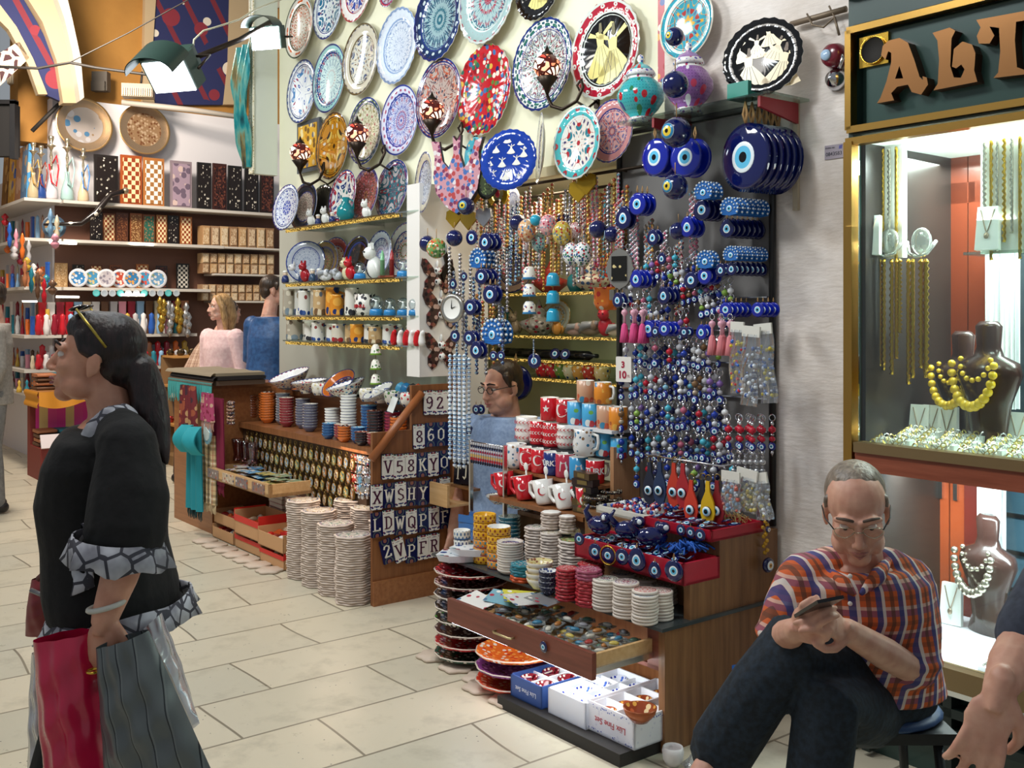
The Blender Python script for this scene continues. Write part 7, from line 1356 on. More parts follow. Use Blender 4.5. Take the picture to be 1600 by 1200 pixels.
# goods in the upper window
def J(u,v,t):return on_t(u,v,t)
zf=zW0-.03;WH=mat('#eef2ee',.4);CURT=bands('white_curtain',0,.05,[(0,'#e8ecec'),(.5,'#cfd6d8'),(.8,'#f2f4f4')],.8)
MAHO=mat('#6e2e18',.3,0,.2)
e=empty('mahogany_door','mahogany double door with brass edging seen through the upper window','door',(0,0,0));d0,d1,d2=J(1398,500,1.1)[0],J(1484,500,1.1)[0],J(1545,500,1.1)[0]
for x0,x1 in((d0,d1-.012),(d1+.012,d2)):
 MB().box2((x0,1.1,zf),(x1,1.13,zW1)).box2((x0,1.08,zf),(x0+.07,1.1,zW1)).box2((x1-.07,1.08,zf),(x1,1.1,zW1)).box2((x0,1.08,zW1-.18),(x1,1.1,zW1-.1)).box2((x0,1.08,zf),(x1,1.1,zf+.3)).obj('leaf',MAHO,e)
 MB().box2((x0+.07,1.09,zf+.3),(x1-.07,1.098,zW1-.18)).obj('pane',mat('#6f7a70',.15),e)
MB().box2((d1-.014,1.06,zf),(d1+.014,1.1,zW1)).obj('brass_edge',mat('#c9b24a',.25,.9),e)
def curtain(lb,u0,u1,v0,v1,t):
 a,b_=J(u0,v0,t),J(u1,v1,t);o=MB().grid(lambda p,q:(a[0]+(b_[0]-a[0])*p,t-.02*sin(p*20)**2,a[2]+(b_[2]-a[2])*q),30,4).grid(lambda p,q:(a[0]+(b_[0]-a[0])*p,t+.02,a[2]+(b_[2]-a[2])*q),4,4).obj('curtain',CURT);o.location=O;o.rotation_euler=(0,0,ROT);tag(o,lb,'curtain')
curtain('pale curtain beside the mahogany door in the upper window',1540,1590,390,640,1.0)
CHN=Kind('gold_chain','chain',MB().tube([(.004*(j%2),.002*(j%2),-j*.012) for j in range(36)],[.0065 if j%2 else.0045 for j in range(36)],0,6),[mat('#d0a83a',.2,.9)])
SILV=mat('#d4d0c4',.2,.9)
def board(lb,u0,u1,v0,v1,t,n,sc_):
 a,b_=J(u0,v0,t),J(u1,v1,t);w=b_[0]-a[0]
 thing('chain_board',lb,'display board',MB().box2((0,0,0),(w,.03,zW1-b_[2])),WH,(a[0],t,b_[2]))
 for i in range(n):CHN.put((a[0]+w*(i+.7)/(n+.4),t-.012,zW1-.01),'%s chain, %s on the %s'%(['silvery','golden'][i%2],nth(i),lb.split(' with')[0]),'chains on the white boards',(0,0,i),(1,1,sc_*(.8+.2*((i*3)%4)/3)),SILV if i%2==0 else None)
board('white board at the pillar side of the window with hanging chains',1348,1410,280,402,.62,6,1.0);board('white board on the glass shelf side with heavy chains',1532,1640,270,392,.6,9,1.0)
e=thing('window_shelf','small glass shelf under the heavy chain board','shelf',MB().box2((0,0,0),(.9,.2,.01)),GLS,(J(1505,392,.56)[0],.56,J(1530,392,.56)[2]-.012))
HOOK=Kind('chain_holder','holder',MB().ell((0,0,.03),(.035,.02,.045),0,12,8).tube([(-.05,0,.03),(-.03,-.02,-.01),(0,-.03,-.02),(.03,-.02,-.01),(.05,0,.03)],.006,0,6),[glass('acrylic','#eef4ee',.4,.05,.2)])
for u,lb in[(1390,'clear acrylic holder with bundles of gold chain, by the pillar'),(1440,'second clear acrylic holder with bundles of gold chain')]:
 q=J(u,392,.6);HOOK.put(q,lb,'acrylic chain holders',(0,0,0),1.1)
for i,(u,v1) in enumerate([(1372,560),(1376,572),(1381,578),(1386,570),(1396,585),(1400,560),(1408,520),(1420,600),(1426,585),(1431,590),(1442,575),(1446,590),(1450,580)]):
 q=J(u,405,.6);L=q[2]-J(u,v1,.6)[2];CHN.put((q[0],.585+.008*(i%3),q[2]),'long gold chain hanging from the acrylic holders, %s from the pillar'%nth(i),'long gold chains',(0,0,i),(1.25,1.25,L/.42))
BUST=Kind('necklace_bust','bust',MB().lathe([(0,0),(.075,0),(.06,.05),(.075,.14),(.11,.22),(.10,.255),(.05,.275),(.04,.30),(.045,.36),(.03,.375),(0,.37)],26,0,0,0,.55),[mat('#3a2420',.25,0,.4)],[('necklace',MB().tube([(.075*cos(a),-.05-.028*-sin(a),.235-.10*sin(a) if sin(a)>0 else.235) for a in[pi*j/16 for j in range(17)]],.004,0,5),mat('#d8b83a',.25))])
mb=MB()
for j in range(15):a=pi*j/14;mb.ell((.078*cos(a),-.062-.008*sin(a),.25-.12*sin(a)),.0115+.004*sin(a),0,10,6)
for j in range(9):a=pi*j/8;mb.ell((.055*cos(a),-.05-.012*sin(a),.265-.06*sin(a)),.008,0,8,6)
BUST.parts=[('necklace',mb,mat('#dcb62c',.22))]
q=J(1545,620,.75);BUST.put((q[0],.75,zf+.005),'brown bust with double yellow bead necklaces in the upper window','necklace busts',(0,0,-.3),1.2)
q=J(1393,600,.85);BUST.put((max(q[0],WL+.17),.85,zf+.005),'brown bust with yellow beads behind the long gold chains','necklace busts',(0,0,-.3),1.1)
CARDK=Kind('pendant_card','display card',MB().at((0,0,0),(pi/2,0,0)).prism([(-.035,0),(.035,0),(.03,.13),(-.03,.13)],.02),[WH],[('pendant',MB().tube([(-.02,-.022,.12),(-.004,-.022,.06),(0,-.022,.05),(.004,-.022,.06),(.02,-.022,.12)],.0018,0,4).ell((0,-.024,.042),(.008,.004,.01),0,8,6),mat('#b0a08a',.3,.7))])
for u,v,t,zc,lb in[(1362,400,.56,None,'white pendant card below the pillar side chain board'),(1545,390,.57,'sh','white pendant card with a red stone on the glass shelf'),(1438,660,.78,zf,'white pendant card, first of three on the window floor'),(1458,660,.80,zf,'white pendant card overlapping the first one'),(1482,655,.78,zf,'upright pendant card in front of the mahogany door'),(1592,655,.77,zf,'pendant card beside the brown bust')]:
 q=J(u,v,t);CARDK.put((q[0],t,(zc if isinstance(zc,float) else(q[2] if zc is None else J(1530,392,.56)[2]-.001))+.001),lb,'pendant cards',(-.1,0,.1),1.1)
RT=Kind('ring_tray','jewellery tray',MB().box((0,0,.012),(.13,.08,.024)).box((0,.02,.03),(.13,.03,.02)),[WH],[('rings',MB(),[mat('#d8c070',.2,.8),mat('#e8e8ea',.15,.8)])])
mb=RT.parts[0][1]
for i in range(18):mb.at((-.055+.022*(i%6),-.028+.026*(i//6),.034+.006*(i//6)),(1.2,0,i)).tube([(.009*cos(a),.009*sin(a),0) for a in[2*pi*j/8 for j in range(8)]],.0025,i%2,4,closed=True)
for i in range(30):
 c,r_=i%10,i//10;RT.put((WL+.1+c*.16+.03*(r_%2),.5+r_*.095,zf+.002+.008*r_),'white tray of rings on the upper window floor, %s from the pillar in row %s'%(nth(c),ORD[r_]),'ring trays in the upper window',(.1,0,0),1.0)
 # lower case
zg=zC+.005
e=empty('red_cupboard','orange-brown cupboard doors with steel handles in the lower case','cupboard',(0,0,0));d0,d1=J(1448,800,1.0)[0],J(1535,800,1.0)[0];dm=d0+(d1-d0)*.42
MB().box2((d0,1.0,zg),(dm-.003,1.03,zL1)).obj('door',mat('#a84a24',.35),e);MB().box2((dm+.003,1.0,zg),(d1-.06,1.03,zL1)).obj('door',mat('#a84a24',.35),e);MB().box2((d1-.06,.98,zg),(d1,1.03,zL1)).obj('frame',mat('#6a2018',.35),e)
for x in(dm-.03,dm+.03):MB().box2((x-.008,.985,zL1-.16),(x+.008,1.0,zL1-.06)).obj('handle',CHROME,e)
curtain('pale blue-white curtain beside the cupboard in the lower case',1416,1444,735,905,.95);curtain('pale curtain behind the dark necklace bust',1528,1568,745,890,.95)
g0=J(1560,800,1.1)[0];m=MB().box2((g0,1.12,zg),(g0+1.2,1.14,zL1),0)
for k in range(6):m.box2((g0+.2*k,1.1,zg),(g0+.2*k+.012,1.12,zL1),1);
for k in range(5):m.box2((g0,1.1,zg+.14*k),(g0+1.2,1.12,zg+.14*k+.012),1)
thing('glass_block_grid','grey-blue glass block panel with black bars in the lower case','panel',m,[mat('#4a6a7a',.2),BLACK],(0,0,0))
thing('display_step','white step along the back of the lower case','step',MB().box2((WL+.02,.78,zg),(JS1-.1,.97,zg+.045)),mat('#e9ebf2',.4),(0,0,.0005))
q=J(1550,900,.84);o=BUST.put((q[0]-.02,.85,zg+.046),'dark bust wearing a chunky silver ring necklace in the lower case','necklace busts',(0,0,-.35),1.12)
for c in o.children:c.material_slots[0].link='OBJECT';c.material_slots[0].material=mat('#d8d2c0',.18,.9)
q=J(1488,900,.84);CARDK.put((q[0],.84,zg+.046),'curved white pendant card in the lower case',None,(-.1,0,.1),1.15);q=J(1597,900,.84);CARDK.put((q[0],.84,zg+.046),'white pendant card beyond the dark bust',None,(-.1,0,.1),1.15)
CT=Kind('chain_tray','jewellery tray',MB().box((0,0,.01),(.26,.2,.02)),[mat('#d8d4da',.4)],[('chains',MB(),SILV)])
for i in range(12):CT.parts[0][1].tube([(-.115+i*.021,-.09,.023),(-.115+i*.021+.002,0,.025),(-.115+i*.021,.09,.023)],.004,0,5)
RT2=Kind('ring_display','jewellery tray',MB().box((0,0,.012),(.3,.16,.024)),[mat('#d0ccd2',.4)],[('rings',MB(),[mat('#e4dcc8',.15,.8),SILV])])
for i in range(40):RT2.parts[0][1].at((-.13+.0285*(i%10),-.06+.038*(i//10),.032),(1.0,0,i*2)).tube([(.011*cos(a),.011*sin(a),0) for a in[2*pi*j/8 for j in range(8)]],.003,i%2,4,closed=True)
for i in range(3):CT.put((WL+.5+.3*i,.67,zg+.002),'tray of fine straight chains in the lower case, %s from the pillar'%ORD[i],'chain trays',(.08,0,0),1.0)
for i in range(4):RT2.put((WL+.62+.34*i,.51,zg+.001),'tray of rings and brooches along the front of the lower case, %s from the pillar'%ORD[i],'ring displays',(0,0,0),.55 if i==9 else.7)
thing('tube_diffuser','glowing diffuser tube on the ceiling of the upper jewellery window','lamp',MB().box2((0,0,0),(1.9,.12,.03)),emit('#f2fff8',7),(WL+.35,.56,zW1-.035))
# ------------------------------------------------------------------ the shop across the side street
FX=FS+.32
def fb(u,v,s=FX):return on_s(u,v,s)
FR=(pi/2,0,pi/2)
SHF=mat('#c4beb4',.4)
def fz(v,u=200):return fb(u,v)[2]
LV=[fz(319),fz(378),fz(450),fz(522),fz(573),fz(606)]
for i,(z,w) in enumerate(zip(LV,(2.7,1.65,1.5,1.35,1.3,1.3))):
 thing('wall_shelf','%s pale shelf board from the top in the shop across the side street'%ORD[i],'shelf',MB().box2((FS+.002,.0,-.03),(FX+.02,w,0)).box2((-8.9,-.36,-.03),(FX+.02,-.02,0)),SHF,(0,0,z))
thing('shelf_dark_backing','added brown sheet for the darkness behind the lower shelves across the side street','backing',MB().box2((FS+.001,.0,.0),(FS+.015,1.6,LV[0]-.03)).box2((FS+.001,1.6,.0),(FS+.012,2.9,LV[0]-.03)),mat('#6a4636',.6),(0,0,0))  # added sheet, its brown carries the shade between the goods
def on_shelf(K,u,hpx,lv,lb,grp,m=None,ds=-.1,unit=1.0,up=0.0,rot=FR,standing=True,wpx=None):
 s=FX+ds;_,t,_=on_s(u,400,s);k=W(s,t,0).y/F;h=hpx*k
 w=wpx*k if wpx else h
 return K.put((s,t,LV[lv]+.002+(h/2 if standing else 0)+up),lb,grp,rot,((w/unit,h/unit,h/unit) if standing else(w,w,h)) if wpx else h/unit,m)
BRD=Kind('game_board','board',MB().prism([(-.25,-.5),(.25,-.5),(.25,.5),(-.25,.5)],.05).prism([(-.2,-.44),(.2,-.44),(.2,.44),(-.2,.44)],.012,1,.05),[mat('#5a3018',.35),WHITE])
def checks(a,c):
 k=('ck',a,c)
 if k not in MATS:
  b=NB('checks'+a[1:]);tc,x,y,z=b.xyz();f=b.n('TexChecker');b.put(f.inputs['Vector'],tc);f.inputs['Color1'].default_value=lin(a);f.inputs['Color2'].default_value=lin(c);f.inputs['Scale'].default_value=11;MATS[k]=b.done(f.outputs[0],.3)
 return MATS[k]
STARW=speckle('pearl_inlay','#1d1512',['#d8d0c0','#8a8478','#1d1512'],14,.3)
ck1,ck2,ck3=checks('#e8d0a0','#8a3a1a'),checks('#ece6da','#9a6a3a'),checks('#20201e','#c9c4b8')
BL=[(165,76,0,'#1a1310',STARW,'black board with pearl inlay star beside the hookahs'),(204,78,0,'#9a4a1c',ck1,'orange brown chessboard on the highest shelf'),(239,76,0,'#a86a34',ck2,'light wooden chessboard beside the orange brown one'),(282,74,0,'#8a7a80',speckle('citypic','#a08a98',['#6a5a6a','#c9b0a8'],7,.45),'board painted with a hazy city view'),
(318,74,0,'#1a1614',STARW,'dark carved screen panel, first of the row'),(342,74,0,'#3a1a14',speckle('carve','#3a1a14',['#6a3a2a','#1a0c0a'],20,.5),'reddish dark carved panel, second of the row'),(366,72,0,'#171412',STARW,'black inlaid panel, third of the row'),(392,70,0,'#14110f',STARW,'black inlaid panel, fourth of the row'),(416,68,0,'#231813',speckle('carve','#3a1a14',[],20),'dark panel at the end of the row'),
(150,46,1,'#1a1310',STARW,'black inlaid box on the second shelf'),(170,44,1,'#6a3a1c',ck1,'brown box with a strip of checks'),(190,46,1,'#4a2818',speckle('carve2','#4a2818',['#7a4a2a'],18,.4),'plain dark brown carved box on the second shelf'),(212,46,1,'#7a4424',speckle('carve3','#6a4426',['#b08a5a'],18,.4),'reddish brown carved box on the second shelf'),(232,45,1,'#6a3a1e',speckle('greenrows','#2a5a4a',['#8a6a4a'],12,.4),'brown box holding green packets'),(252,45,1,'#8a5a2e',ck1,'box with a checked lid on the second shelf'),(270,45,1,'#141212',STARW,'black box dotted with pearl'),(290,44,1,'#9a5a2c',ck1,'orange brown box at the near end of the second shelf'),
(95,38,2,'#b08a5a',speckle('hexbox','#b89468',['#8a6a44','#d8c09a'],18,.4),'pale wooden box on the third shelf'),(122,36,2,'#171310',STARW,'black box with ivory dots on the third shelf'),(150,36,2,'#5a2c16',ck1,'brown checked box behind the souvenir plates'),(180,36,2,'#7a4422',speckle('carve2','#4a2818',[],18),'brown carved box behind the souvenir plates'),(222,38,2,'#a8622a',ck1,'orange box with cream checks'),(252,36,2,'#2a2420',speckle('carve','#3a1a14',[],20),'dark box beside the black and white chessboard'),(285,40,2,'#1a1714',ck3,'black and white chessboard standing on the third shelf')]
for i,(u,h,l,m1,m2,lb) in enumerate(BL):
 w=min([h*.5]+[abs(q[0]-u)*.93 for q in BL if q[2]==l and q[0]!=u])
 on_shelf(BRD,u,h,l,lb,'boards and boxes across the side street',[mat(m1,.35),m2],-.24 if l==2 else-.14,wpx=w/.5)
TRAYB=Kind('brass_tray','tray',MB().lathe([(0,0),(.3,.0),(.34,.012),(.62,.01),(.66,.02),(.93,.05),(1,.07),(1,.09),(.93,.065),(.66,.035),(.3,.02),(0,.02)],48,[0,0,0,0,0,0,0,1,0,2,2]),[mat('#b08a5a',.3,.8),mat('#c9a06a',.3,.8),WHITE])
for u,v,r,m2,lb in[(133,195,43,speckle('traysilver','#c4b8b0',['#5a8ab0','#d8d4d4','#a88a6a'],3,.4,.25,.6),'round silver and copper tray with a blue centre, propped above the hookahs'),(227,202,40,speckle('traycopper','#b08a64',['#d8b894','#8a5a3a'],9,.45,.35,.6),'round copper tray with an embossed rosette')]:
 st=fb(u,v,FS+.14);k=r*W(*st).y/F;o=TRAYB.put((FS+.10,st[1],st[2]),lb,'large round trays',(pi/2-.1,0,pi/2),k,[mat('#b89a7a',.25,.8),None,m2])
HKH=Kind('hookah','hookah',None,None,[('vase',MB().lathe([(0,0),(.09,0),(.12,.03),(.11,.12),(.05,.25),(.04,.3),(.045,.34),(0,.34)],20),WHITE),('stem',MB().lathe([(.02,.34),(.03,.4),(.015,.44),(.03,.5),(.015,.56),(.045,.6),(.09,.62),(.02,.64),(.05,.7),(.05,.73),(0,.73)],16),mat('#c9b89a',.2,.9)),('hose',MB().tube([(.03,-.03,.42),(.1,-.08,.5),(.14,-.1,.35),(.1,-.12,.15),(.02,-.12,.2),(-.02,-.12,.4)],.014,0,8),REDP)])
for u,h,c,hc,lb in[(52,88,'#a89a7a','#b08a4a','brass and glass hookah at the shop corner'),(64,84,'#24407c','#8a3a2a','navy hookah behind the speckled one'),(80,100,'#c9c0c4','#c0202c','speckled white hookah with a bright red hose'),(105,98,'#9ab8b4','#9ac0b8','pale green glass hookah'),(130,84,'#c9b090','#4a80c0','amber hookah with a coiled blue hose')]:
 s=FX-.1;t=on_s(u,400,s)[1];o=HKH.put((s,t,LV[0]+.002),lb,'hookahs on the highest shelf',(0,0,1.2),tuple(q*h*W(s,t,0).y/F/.73 for q in(.62,.62,1)))
 for c_ in o.children:
  n=c_.name.split('.')[0]
  if n!='stem':c_.material_slots[0].link='OBJECT';c_.material_slots[0].material=mat(c if n=='vase' else hc,.15)
a,b_=fb(68,351,FX+.08),fb(196,298,FX+.08);mb=MB().tube([(0,a[1],a[2]),(0,a[1]+.35,a[2]+.03),(0,(a[1]+b_[1])/2+.1,(a[2]+b_[2])/2-.05),(0,b_[1]-.15,b_[2]-.05),(0,b_[1],b_[2])],[.012,.026,.032,.03,.026],0,8).ell((0,b_[1],b_[2]),.035,1,8,6);thing('curved_sabre','curved sabre in a black inlaid sheath hanging before the shelves','sabre',mb,[STARW,mat('#a89a80',.3,.8)],(FX+.08,0,0))
SPL=Kind('souvenir_plate','plate',MB().lathe([(0,0),(.6,0),(1,.1),(.98,.13),(.74,.05),(0,.04)],24,[0,0,0,0,1]),[WHITE,WHITE])
for i,(u,c,d) in enumerate([(122,'#3a80b8',['#d8dce0','#c9b08a']),(144,'#4a90b8',['#c9b47a','#7a9a5a']),(166,'#c4bcc0',['#8a8490','#d8d4d4']),(187,'#c0503a',['#e8d8c8','#4a7ab0']),(206,'#3a78a8',['#d89a4a','#c8d0d4']),(226,'#4a98c0',['#d8503a','#e8e4d8']),(246,'#6a9ac0',['#e0dcd4','#8a9a7a'])]):
 on_shelf(SPL,u,29,2,'small souvenir plate with a %s ground, %s in the row on the third shelf'%(['blue','sea blue','grey','red','dark blue','sky blue','pale blue'][i],nth(i)),'souvenir plates in a row',[mat('#dcdce0',.2),speckle('spl%d'%i,c,d,3,.45,.2)],-.05*(i%2),2.0)
on_shelf(SPL,84,36,1,'large scenic plate on the second shelf near the shop corner','souvenir plates in a row',[mat('#3a4a5a',.3),speckle('scen2','#6a8a9a',['#8a6a4a','#c9b08a'],2.5,.45,.2)],.0,2.0)
for i in range(11):
 st=fb(150+i*12.5,458,FX+.01);SPL.put((FX+.02,st[1],st[2]),'%s coin-like medallion hanging on the shelf edge, %s of eleven'%(['silver','turquoise'][i%3==0],nth(i)),'medallions on the shelf edge',FR,.036,[mat('#c0c4c8' if i%3 else '#4ab0b0',.25),mat('#a8b4bc' if i%3 else '#6ac0c0',.25)])
BX=Kind('trinket_box','box',MB().prism([(-.5,-.5),(.5,-.5),(.5,.5),(-.5,.5)],.6).prism([(-.36,-.4),(.36,-.4),(.36,.4),(-.36,.4)],.04,1,.6),[mat('#a8835a',.4),WHITE])
bxm=[[mat(a,.4),speckle('bxl'+a,c,[a,'#dcc8a8'],9,.45)] for a,c in[('#a8835a','#c4a47a'),('#8d6a4a','#b89a78'),('#b89870','#d0bc9c'),('#9a7a5c','#c8b090')]]
for r_,(v,n,hh) in enumerate([(386,8,32),(428,9,30),(470,10,24)]):
 zb_=fb(370,v)[2];thing('box_shelf','narrow shelf with a bluish light edge carrying row %s of trinket boxes'%ORD[r_],'shelf',MB().box2((0,0,-.02),(.33,1.0,0)),SHF,(FS+.005,1.55,zb_))
 for j in range(2 if r_ else 1):
  for i in range(n):
   u=312+(426-312)*(i+.5)/n;st=fb(u,v,FX-.12);k=W(FX,st[1],0).y/F;h=hh*k*(.52 if r_ else 1)
   BX.put((FX-.2,st[1],zb_+.002+h/2+j*(h+.003)),'carved beige trinket box, %s from the hookah side in the %s of row %s'%(nth(i),['lower layer','upper layer'][j],ORD[r_]),'trinket boxes on the narrow shelves',FR,(116/n*k*.92,h,.22),bxm[(i*3+r_+j)%4])
   # crowded small goods
SG=[Kind('small_souvenir','souvenir',MB().lathe([(0,0),(.3,0),(.4,.3),(.25,.7),(.3,.9),(0,1)],10,0).ell((.3,0,.5),(.15,.06,.25),0,6,4),[WHITE]),Kind('small_figurine','souvenir',MB().lathe([(0,0),(.35,0),(.3,.3),(.12,.55),(.2,.8),(0,1)],8),[WHITE]),Kind('small_cup','souvenir',MB().lathe([(0,0),(.25,0),(.36,.4),(.33,.8),(.28,.8),(.3,.4),(0,.1)],12).tube([(.33,0,.65),(.52,0,.55),(.34,0,.25)],.05,0,5),[WHITE]),Kind('small_case','souvenir',MB().box((0,0,.45),(.7,.35,.9)).box((0,0,.93),(.76,.4,.08)),[WHITE])]
sgn=['vase','figurine','cup','case']
SC=[('red','#c0202c'),('white','#e4e0dc'),('orange','#e0702a'),('pale blue','#8ab0d0'),('copper','#b0704a'),('silver','#b8b4b4'),('cream','#d8c8a8'),('teal','#2a7a8a'),('crimson','#8d1a2c'),('blue','#2a58a8'),('brown','#6a4a34'),('gold','#c09a3a'),('pink','#d890a0')]
k=0
for lv,u0,u1,n,h in[(3,60,300,19,33),(3,66,302,17,52),(4,60,300,20,24),(4,66,302,17,38),(5,30,296,22,20),(5,60,290,18,27)]:
 for i in range(n):
  u=u0+(u1-u0)*i/n;q=(i*7+k)%4;c=SC[(i*5+k*3+(i*i)%3)%13];k+=1
  if i<6 and lv in(3,4):c=SC[[0,1,8,0,3,6][i]]
  on_shelf(SG[q],u,h,lv,'%s souvenir %s, %s from the corner in the %s line of the %s shelf'%(c[0],sgn[q],nth(i),['front','rear'][h in(52,38,27)],ORD[lv]),'small souvenirs on the lower shelves',mat(c[1],.25),(.0 if h not in(52,38,27) else-.16),1.0,0,(0,0,pi/2+rnd.uniform(-.2,.2)),False,(u1-u0)/n/.93)
for i,(u,c,lb) in enumerate([(153,'#e0682a','orange plate standing on the fourth shelf behind the woman head'),(241,'#d88a4a','amber plate standing on the fourth shelf'),(224,'#e8642a','glowing orange plate on the fifth shelf'),(242,'#8a94a0','grey scenic plate on the fifth shelf'),(268,'#b08a80','pinkish scenic plate on the fifth shelf')]):
 on_shelf(SPL,u,32,3 if i<2 else 4,lb,'plates on the lower shelves',[mat(c,.25),speckle('spp%d'%i,c,['#7a4a2a',c,'#d8c0a0'],3,.35,.25)],-.24,2.0)
for lv,h,tt in[(2,40,-.12),(2,24,-.26),(3,50,-.12),(3,30,-.26),(4,26,-.12),(4,22,-.26),(5,26,-.12),(5,18,-.26),(1,40,-.15)]:
 for i in range(11):
  u=4+86*i/11;s=on_t(u,400,tt)[0];k_=W(s,tt,0).y/F;c=SC[(i*7+lv*5+h)%13]
  if s<FX-.05:SG[(i+h+lv)%4].put((s,tt,LV[lv]+.002),'%s souvenir %s, %s along the %s line of the side shelf %s'%(c[0],sgn[(i+h+lv)%4],nth(i),'rear' if tt>-.2 else 'front',ORD[lv]),'souvenirs on the side shelves',(0,0,rnd.uniform(-.4,.4)),(7.6*k_/.8,7.6*k_/.8,h*k_),mat(c[1],.25))
HANGM=Kind('hanging_trinket','trinket',MB().lathe([(0,.1),(.01,.09),(.03,.05),(.012,.02),(.03,-.01),(.02,-.05),(0,-.07)],8),[BRASS])
for i in range(20):
 u=8+(i*37)%84;v=345+(i*53)%115;st=on_t(u,v,-.30-.07*(i%4));c=SC[(i*5)%13];HANGM.put(st,'%s trinket dangling at the shop corner, %s of the cluster'%(c[0],nth(i)),'trinkets dangling at the shop corner',(0,0,i),(.8,.8,1.5) if i%2 else(1.3,1.3,.8),mat(c[1],.25,.3 if i%2 else 0))
for i in range(16):
 u=250+(i*13)%50;v=480+(i*7)%40;st=fb(u,v,FX+.05);HANGM.put(st,'%s charm hanging under the medallions, %s of sixteen'%(['brass','silver'][i%2],nth(i)),'charms under the medallions',(0,0,i),1.2,mat('#b8923a' if i%2==0 else '#b4b0ac',.25,.8))
BKS=Kind('painted_canvas','picture',MB().box((0,0,0),(.26,.03,.6)),[WHITE])
for i,(u,c,d) in enumerate([(4,'#6a4a3a',['#b08a5a','#3a2a24']),(14,'#d8a04a',['#3a6ab0','#e8c87a']),(25,'#c08a74',['#e0b8a0']),(34,'#4a90c0',['#c8b098','#6ab0d8'])]):
 st=on_t(u,285,-.24);BKS.put((st[0],-.2,LV[0]+.303),'narrow painted panel on the corner shelf, %s from the picture edge side'%nth(i),'painted panels at the shop corner',(-.05,0,0),1,speckle('pan%d'%i,c,d,8,.45))
TUBE=Kind('fluorescent_tube','lamp',MB().tube([(0,-.5,0),(0,.5,0)],.05,0,8),[emit('#fff2dc',9)])
for i,(u,v,w,s) in enumerate([(97,380,40,FX),(220,382,36,FX),(104,464,34,FX),(206,461,36,FX),(45,471,22,FX)]):
 st=fb(u,v,s);TUBE.put((s+.04,st[1],st[2]),'lit fluorescent tube under a shelf across the side street, %s of five'%ORD[i],'fluorescent tubes',(0,0,0),w*W(*st).y/F*1.1*.9,None)
 # tables in front: folded cloths, copper ware, sticker rack
CLO=Kind('folded_cloth','cloth',MB().box((0,0,.02),(.2,.26,.034)).tube([(-.1,-.13,.02),(.1,-.13,.02)],.018,0,6),[WHITE])
TB=on_s(60,612,FX+.55)
e=empty('goods_table','table with a golden cloth edge in front of the shop across the side street','table',(FX+.1,-.35,0));zt_=TB[2]
MB().box2((0,0,0),(.5,.9,.3)).box2((0,0,.3),(.1,.9,zt_)).obj('base',mat('#7a2a24',.6),e);MB().box2((.0,-.02,zt_-.04),(.52,.92,zt_)).obj('top',mat('#a8703a',.5),e)
MB().grid(lambda a,q:(.525+.015*sin(a*24),-.02+.94*a,zt_-.16*q*(.8+.2*sin(a*9))),40,6).grid(lambda a,q:(.52*a,-.025-.01*sin(q*9),zt_-.15*q),12,6).obj('cloth_edge',mat('#d8902a',.6),e)
MB().box2((.08,.05,.3),(.11,.85,zt_-.06)).obj('striped_panel',bands('pinkyellow',1,.24,[(0,'#e03a9a'),(.33,'#e8d08a'),(.66,'#e04a9a')],.5),e)
for i in range(40):
 c=SC[[10,7,2,1,9,4,7,5,0,7][i%10]];r_=i//20;j=i%20
 CLO.put((FX+.36-.1*r_+rnd.uniform(-.03,.03),-.25+.178*(j%5),.302+.04*(j//5)+r_*0) if i<20 else(FX+.3+rnd.uniform(-.02,.02),-.25+.178*(j%5),zt_+.002+.04*(j//5)),'%s folded cloth, %s in the pile %s'%(c[0],nth(j),['under the golden table edge','on top of the golden table'][r_]),'folded cloths on the goods table',(0,0,pi/2+rnd.uniform(-.03,.03)),.84,mat(c[1],.7))
st=on_s(42,695,FX+.64);thing('price_board','white price board leaning before the folded cloths','card',MB().box((0,0,.07),(.02,.3,.13)),mat('#e8dcdc',.5),(FX+.63,-.2,.3),(0,-.4,0))
e=empty('copper_stand','stand of copper ware with a grey panel beside the scarves','stand',(FX+.05,.95,0));za=fb(290,556,FX+.4)[2];zb_=fb(290,602,FX+.4)[2];zc=fb(290,662,FX+.4)[2]
MB().box2((0,0,0),(.4,.65,.1)).box2((0,0,.1),(.05,.65,za)).obj('body',mat('#8a6a44',.6),e)
for z in(za,zb_,zc):MB().box2((0,0,z-.02),(.4,.65,z)).obj('shelf',mat('#c08a4a',.5),e)
MB().box2((.395,.02,.1),(.41,.63,zc-.04)).obj('sticker_panel',speckle('stickers','#e0d060',['#e8e4dc','#c02c34','#2a2a30','#4a90c0','#6a9a4a'],13,.45),e)
CPW=Kind('copper_pot','pot',MB().lathe([(0,0),(.03,0),(.045,.03),(.03,.06),(.035,.075),(.03,.075),(0,.02)],12).tube([(.04,0,.05),(.08,0,.06)],.006,0,5),[mat('#b8683a',.2,.8)])
for i in range(30):
 r_,j=i//10,i%10;CPW.put((FX+.1+.12*(j%2)+.1,1.0+.058*j,[za,zb_,zc][r_]+.002),'%s ware piece, %s along the %s shelf of the copper stand'%(['dark bronze','copper','red copper'][r_],nth(j),ORD[r_]),'copper ware on the stand',(0,0,0),.85,mat(['#5a4a34','#c07a3a','#a83a34'][r_],.25,.7))
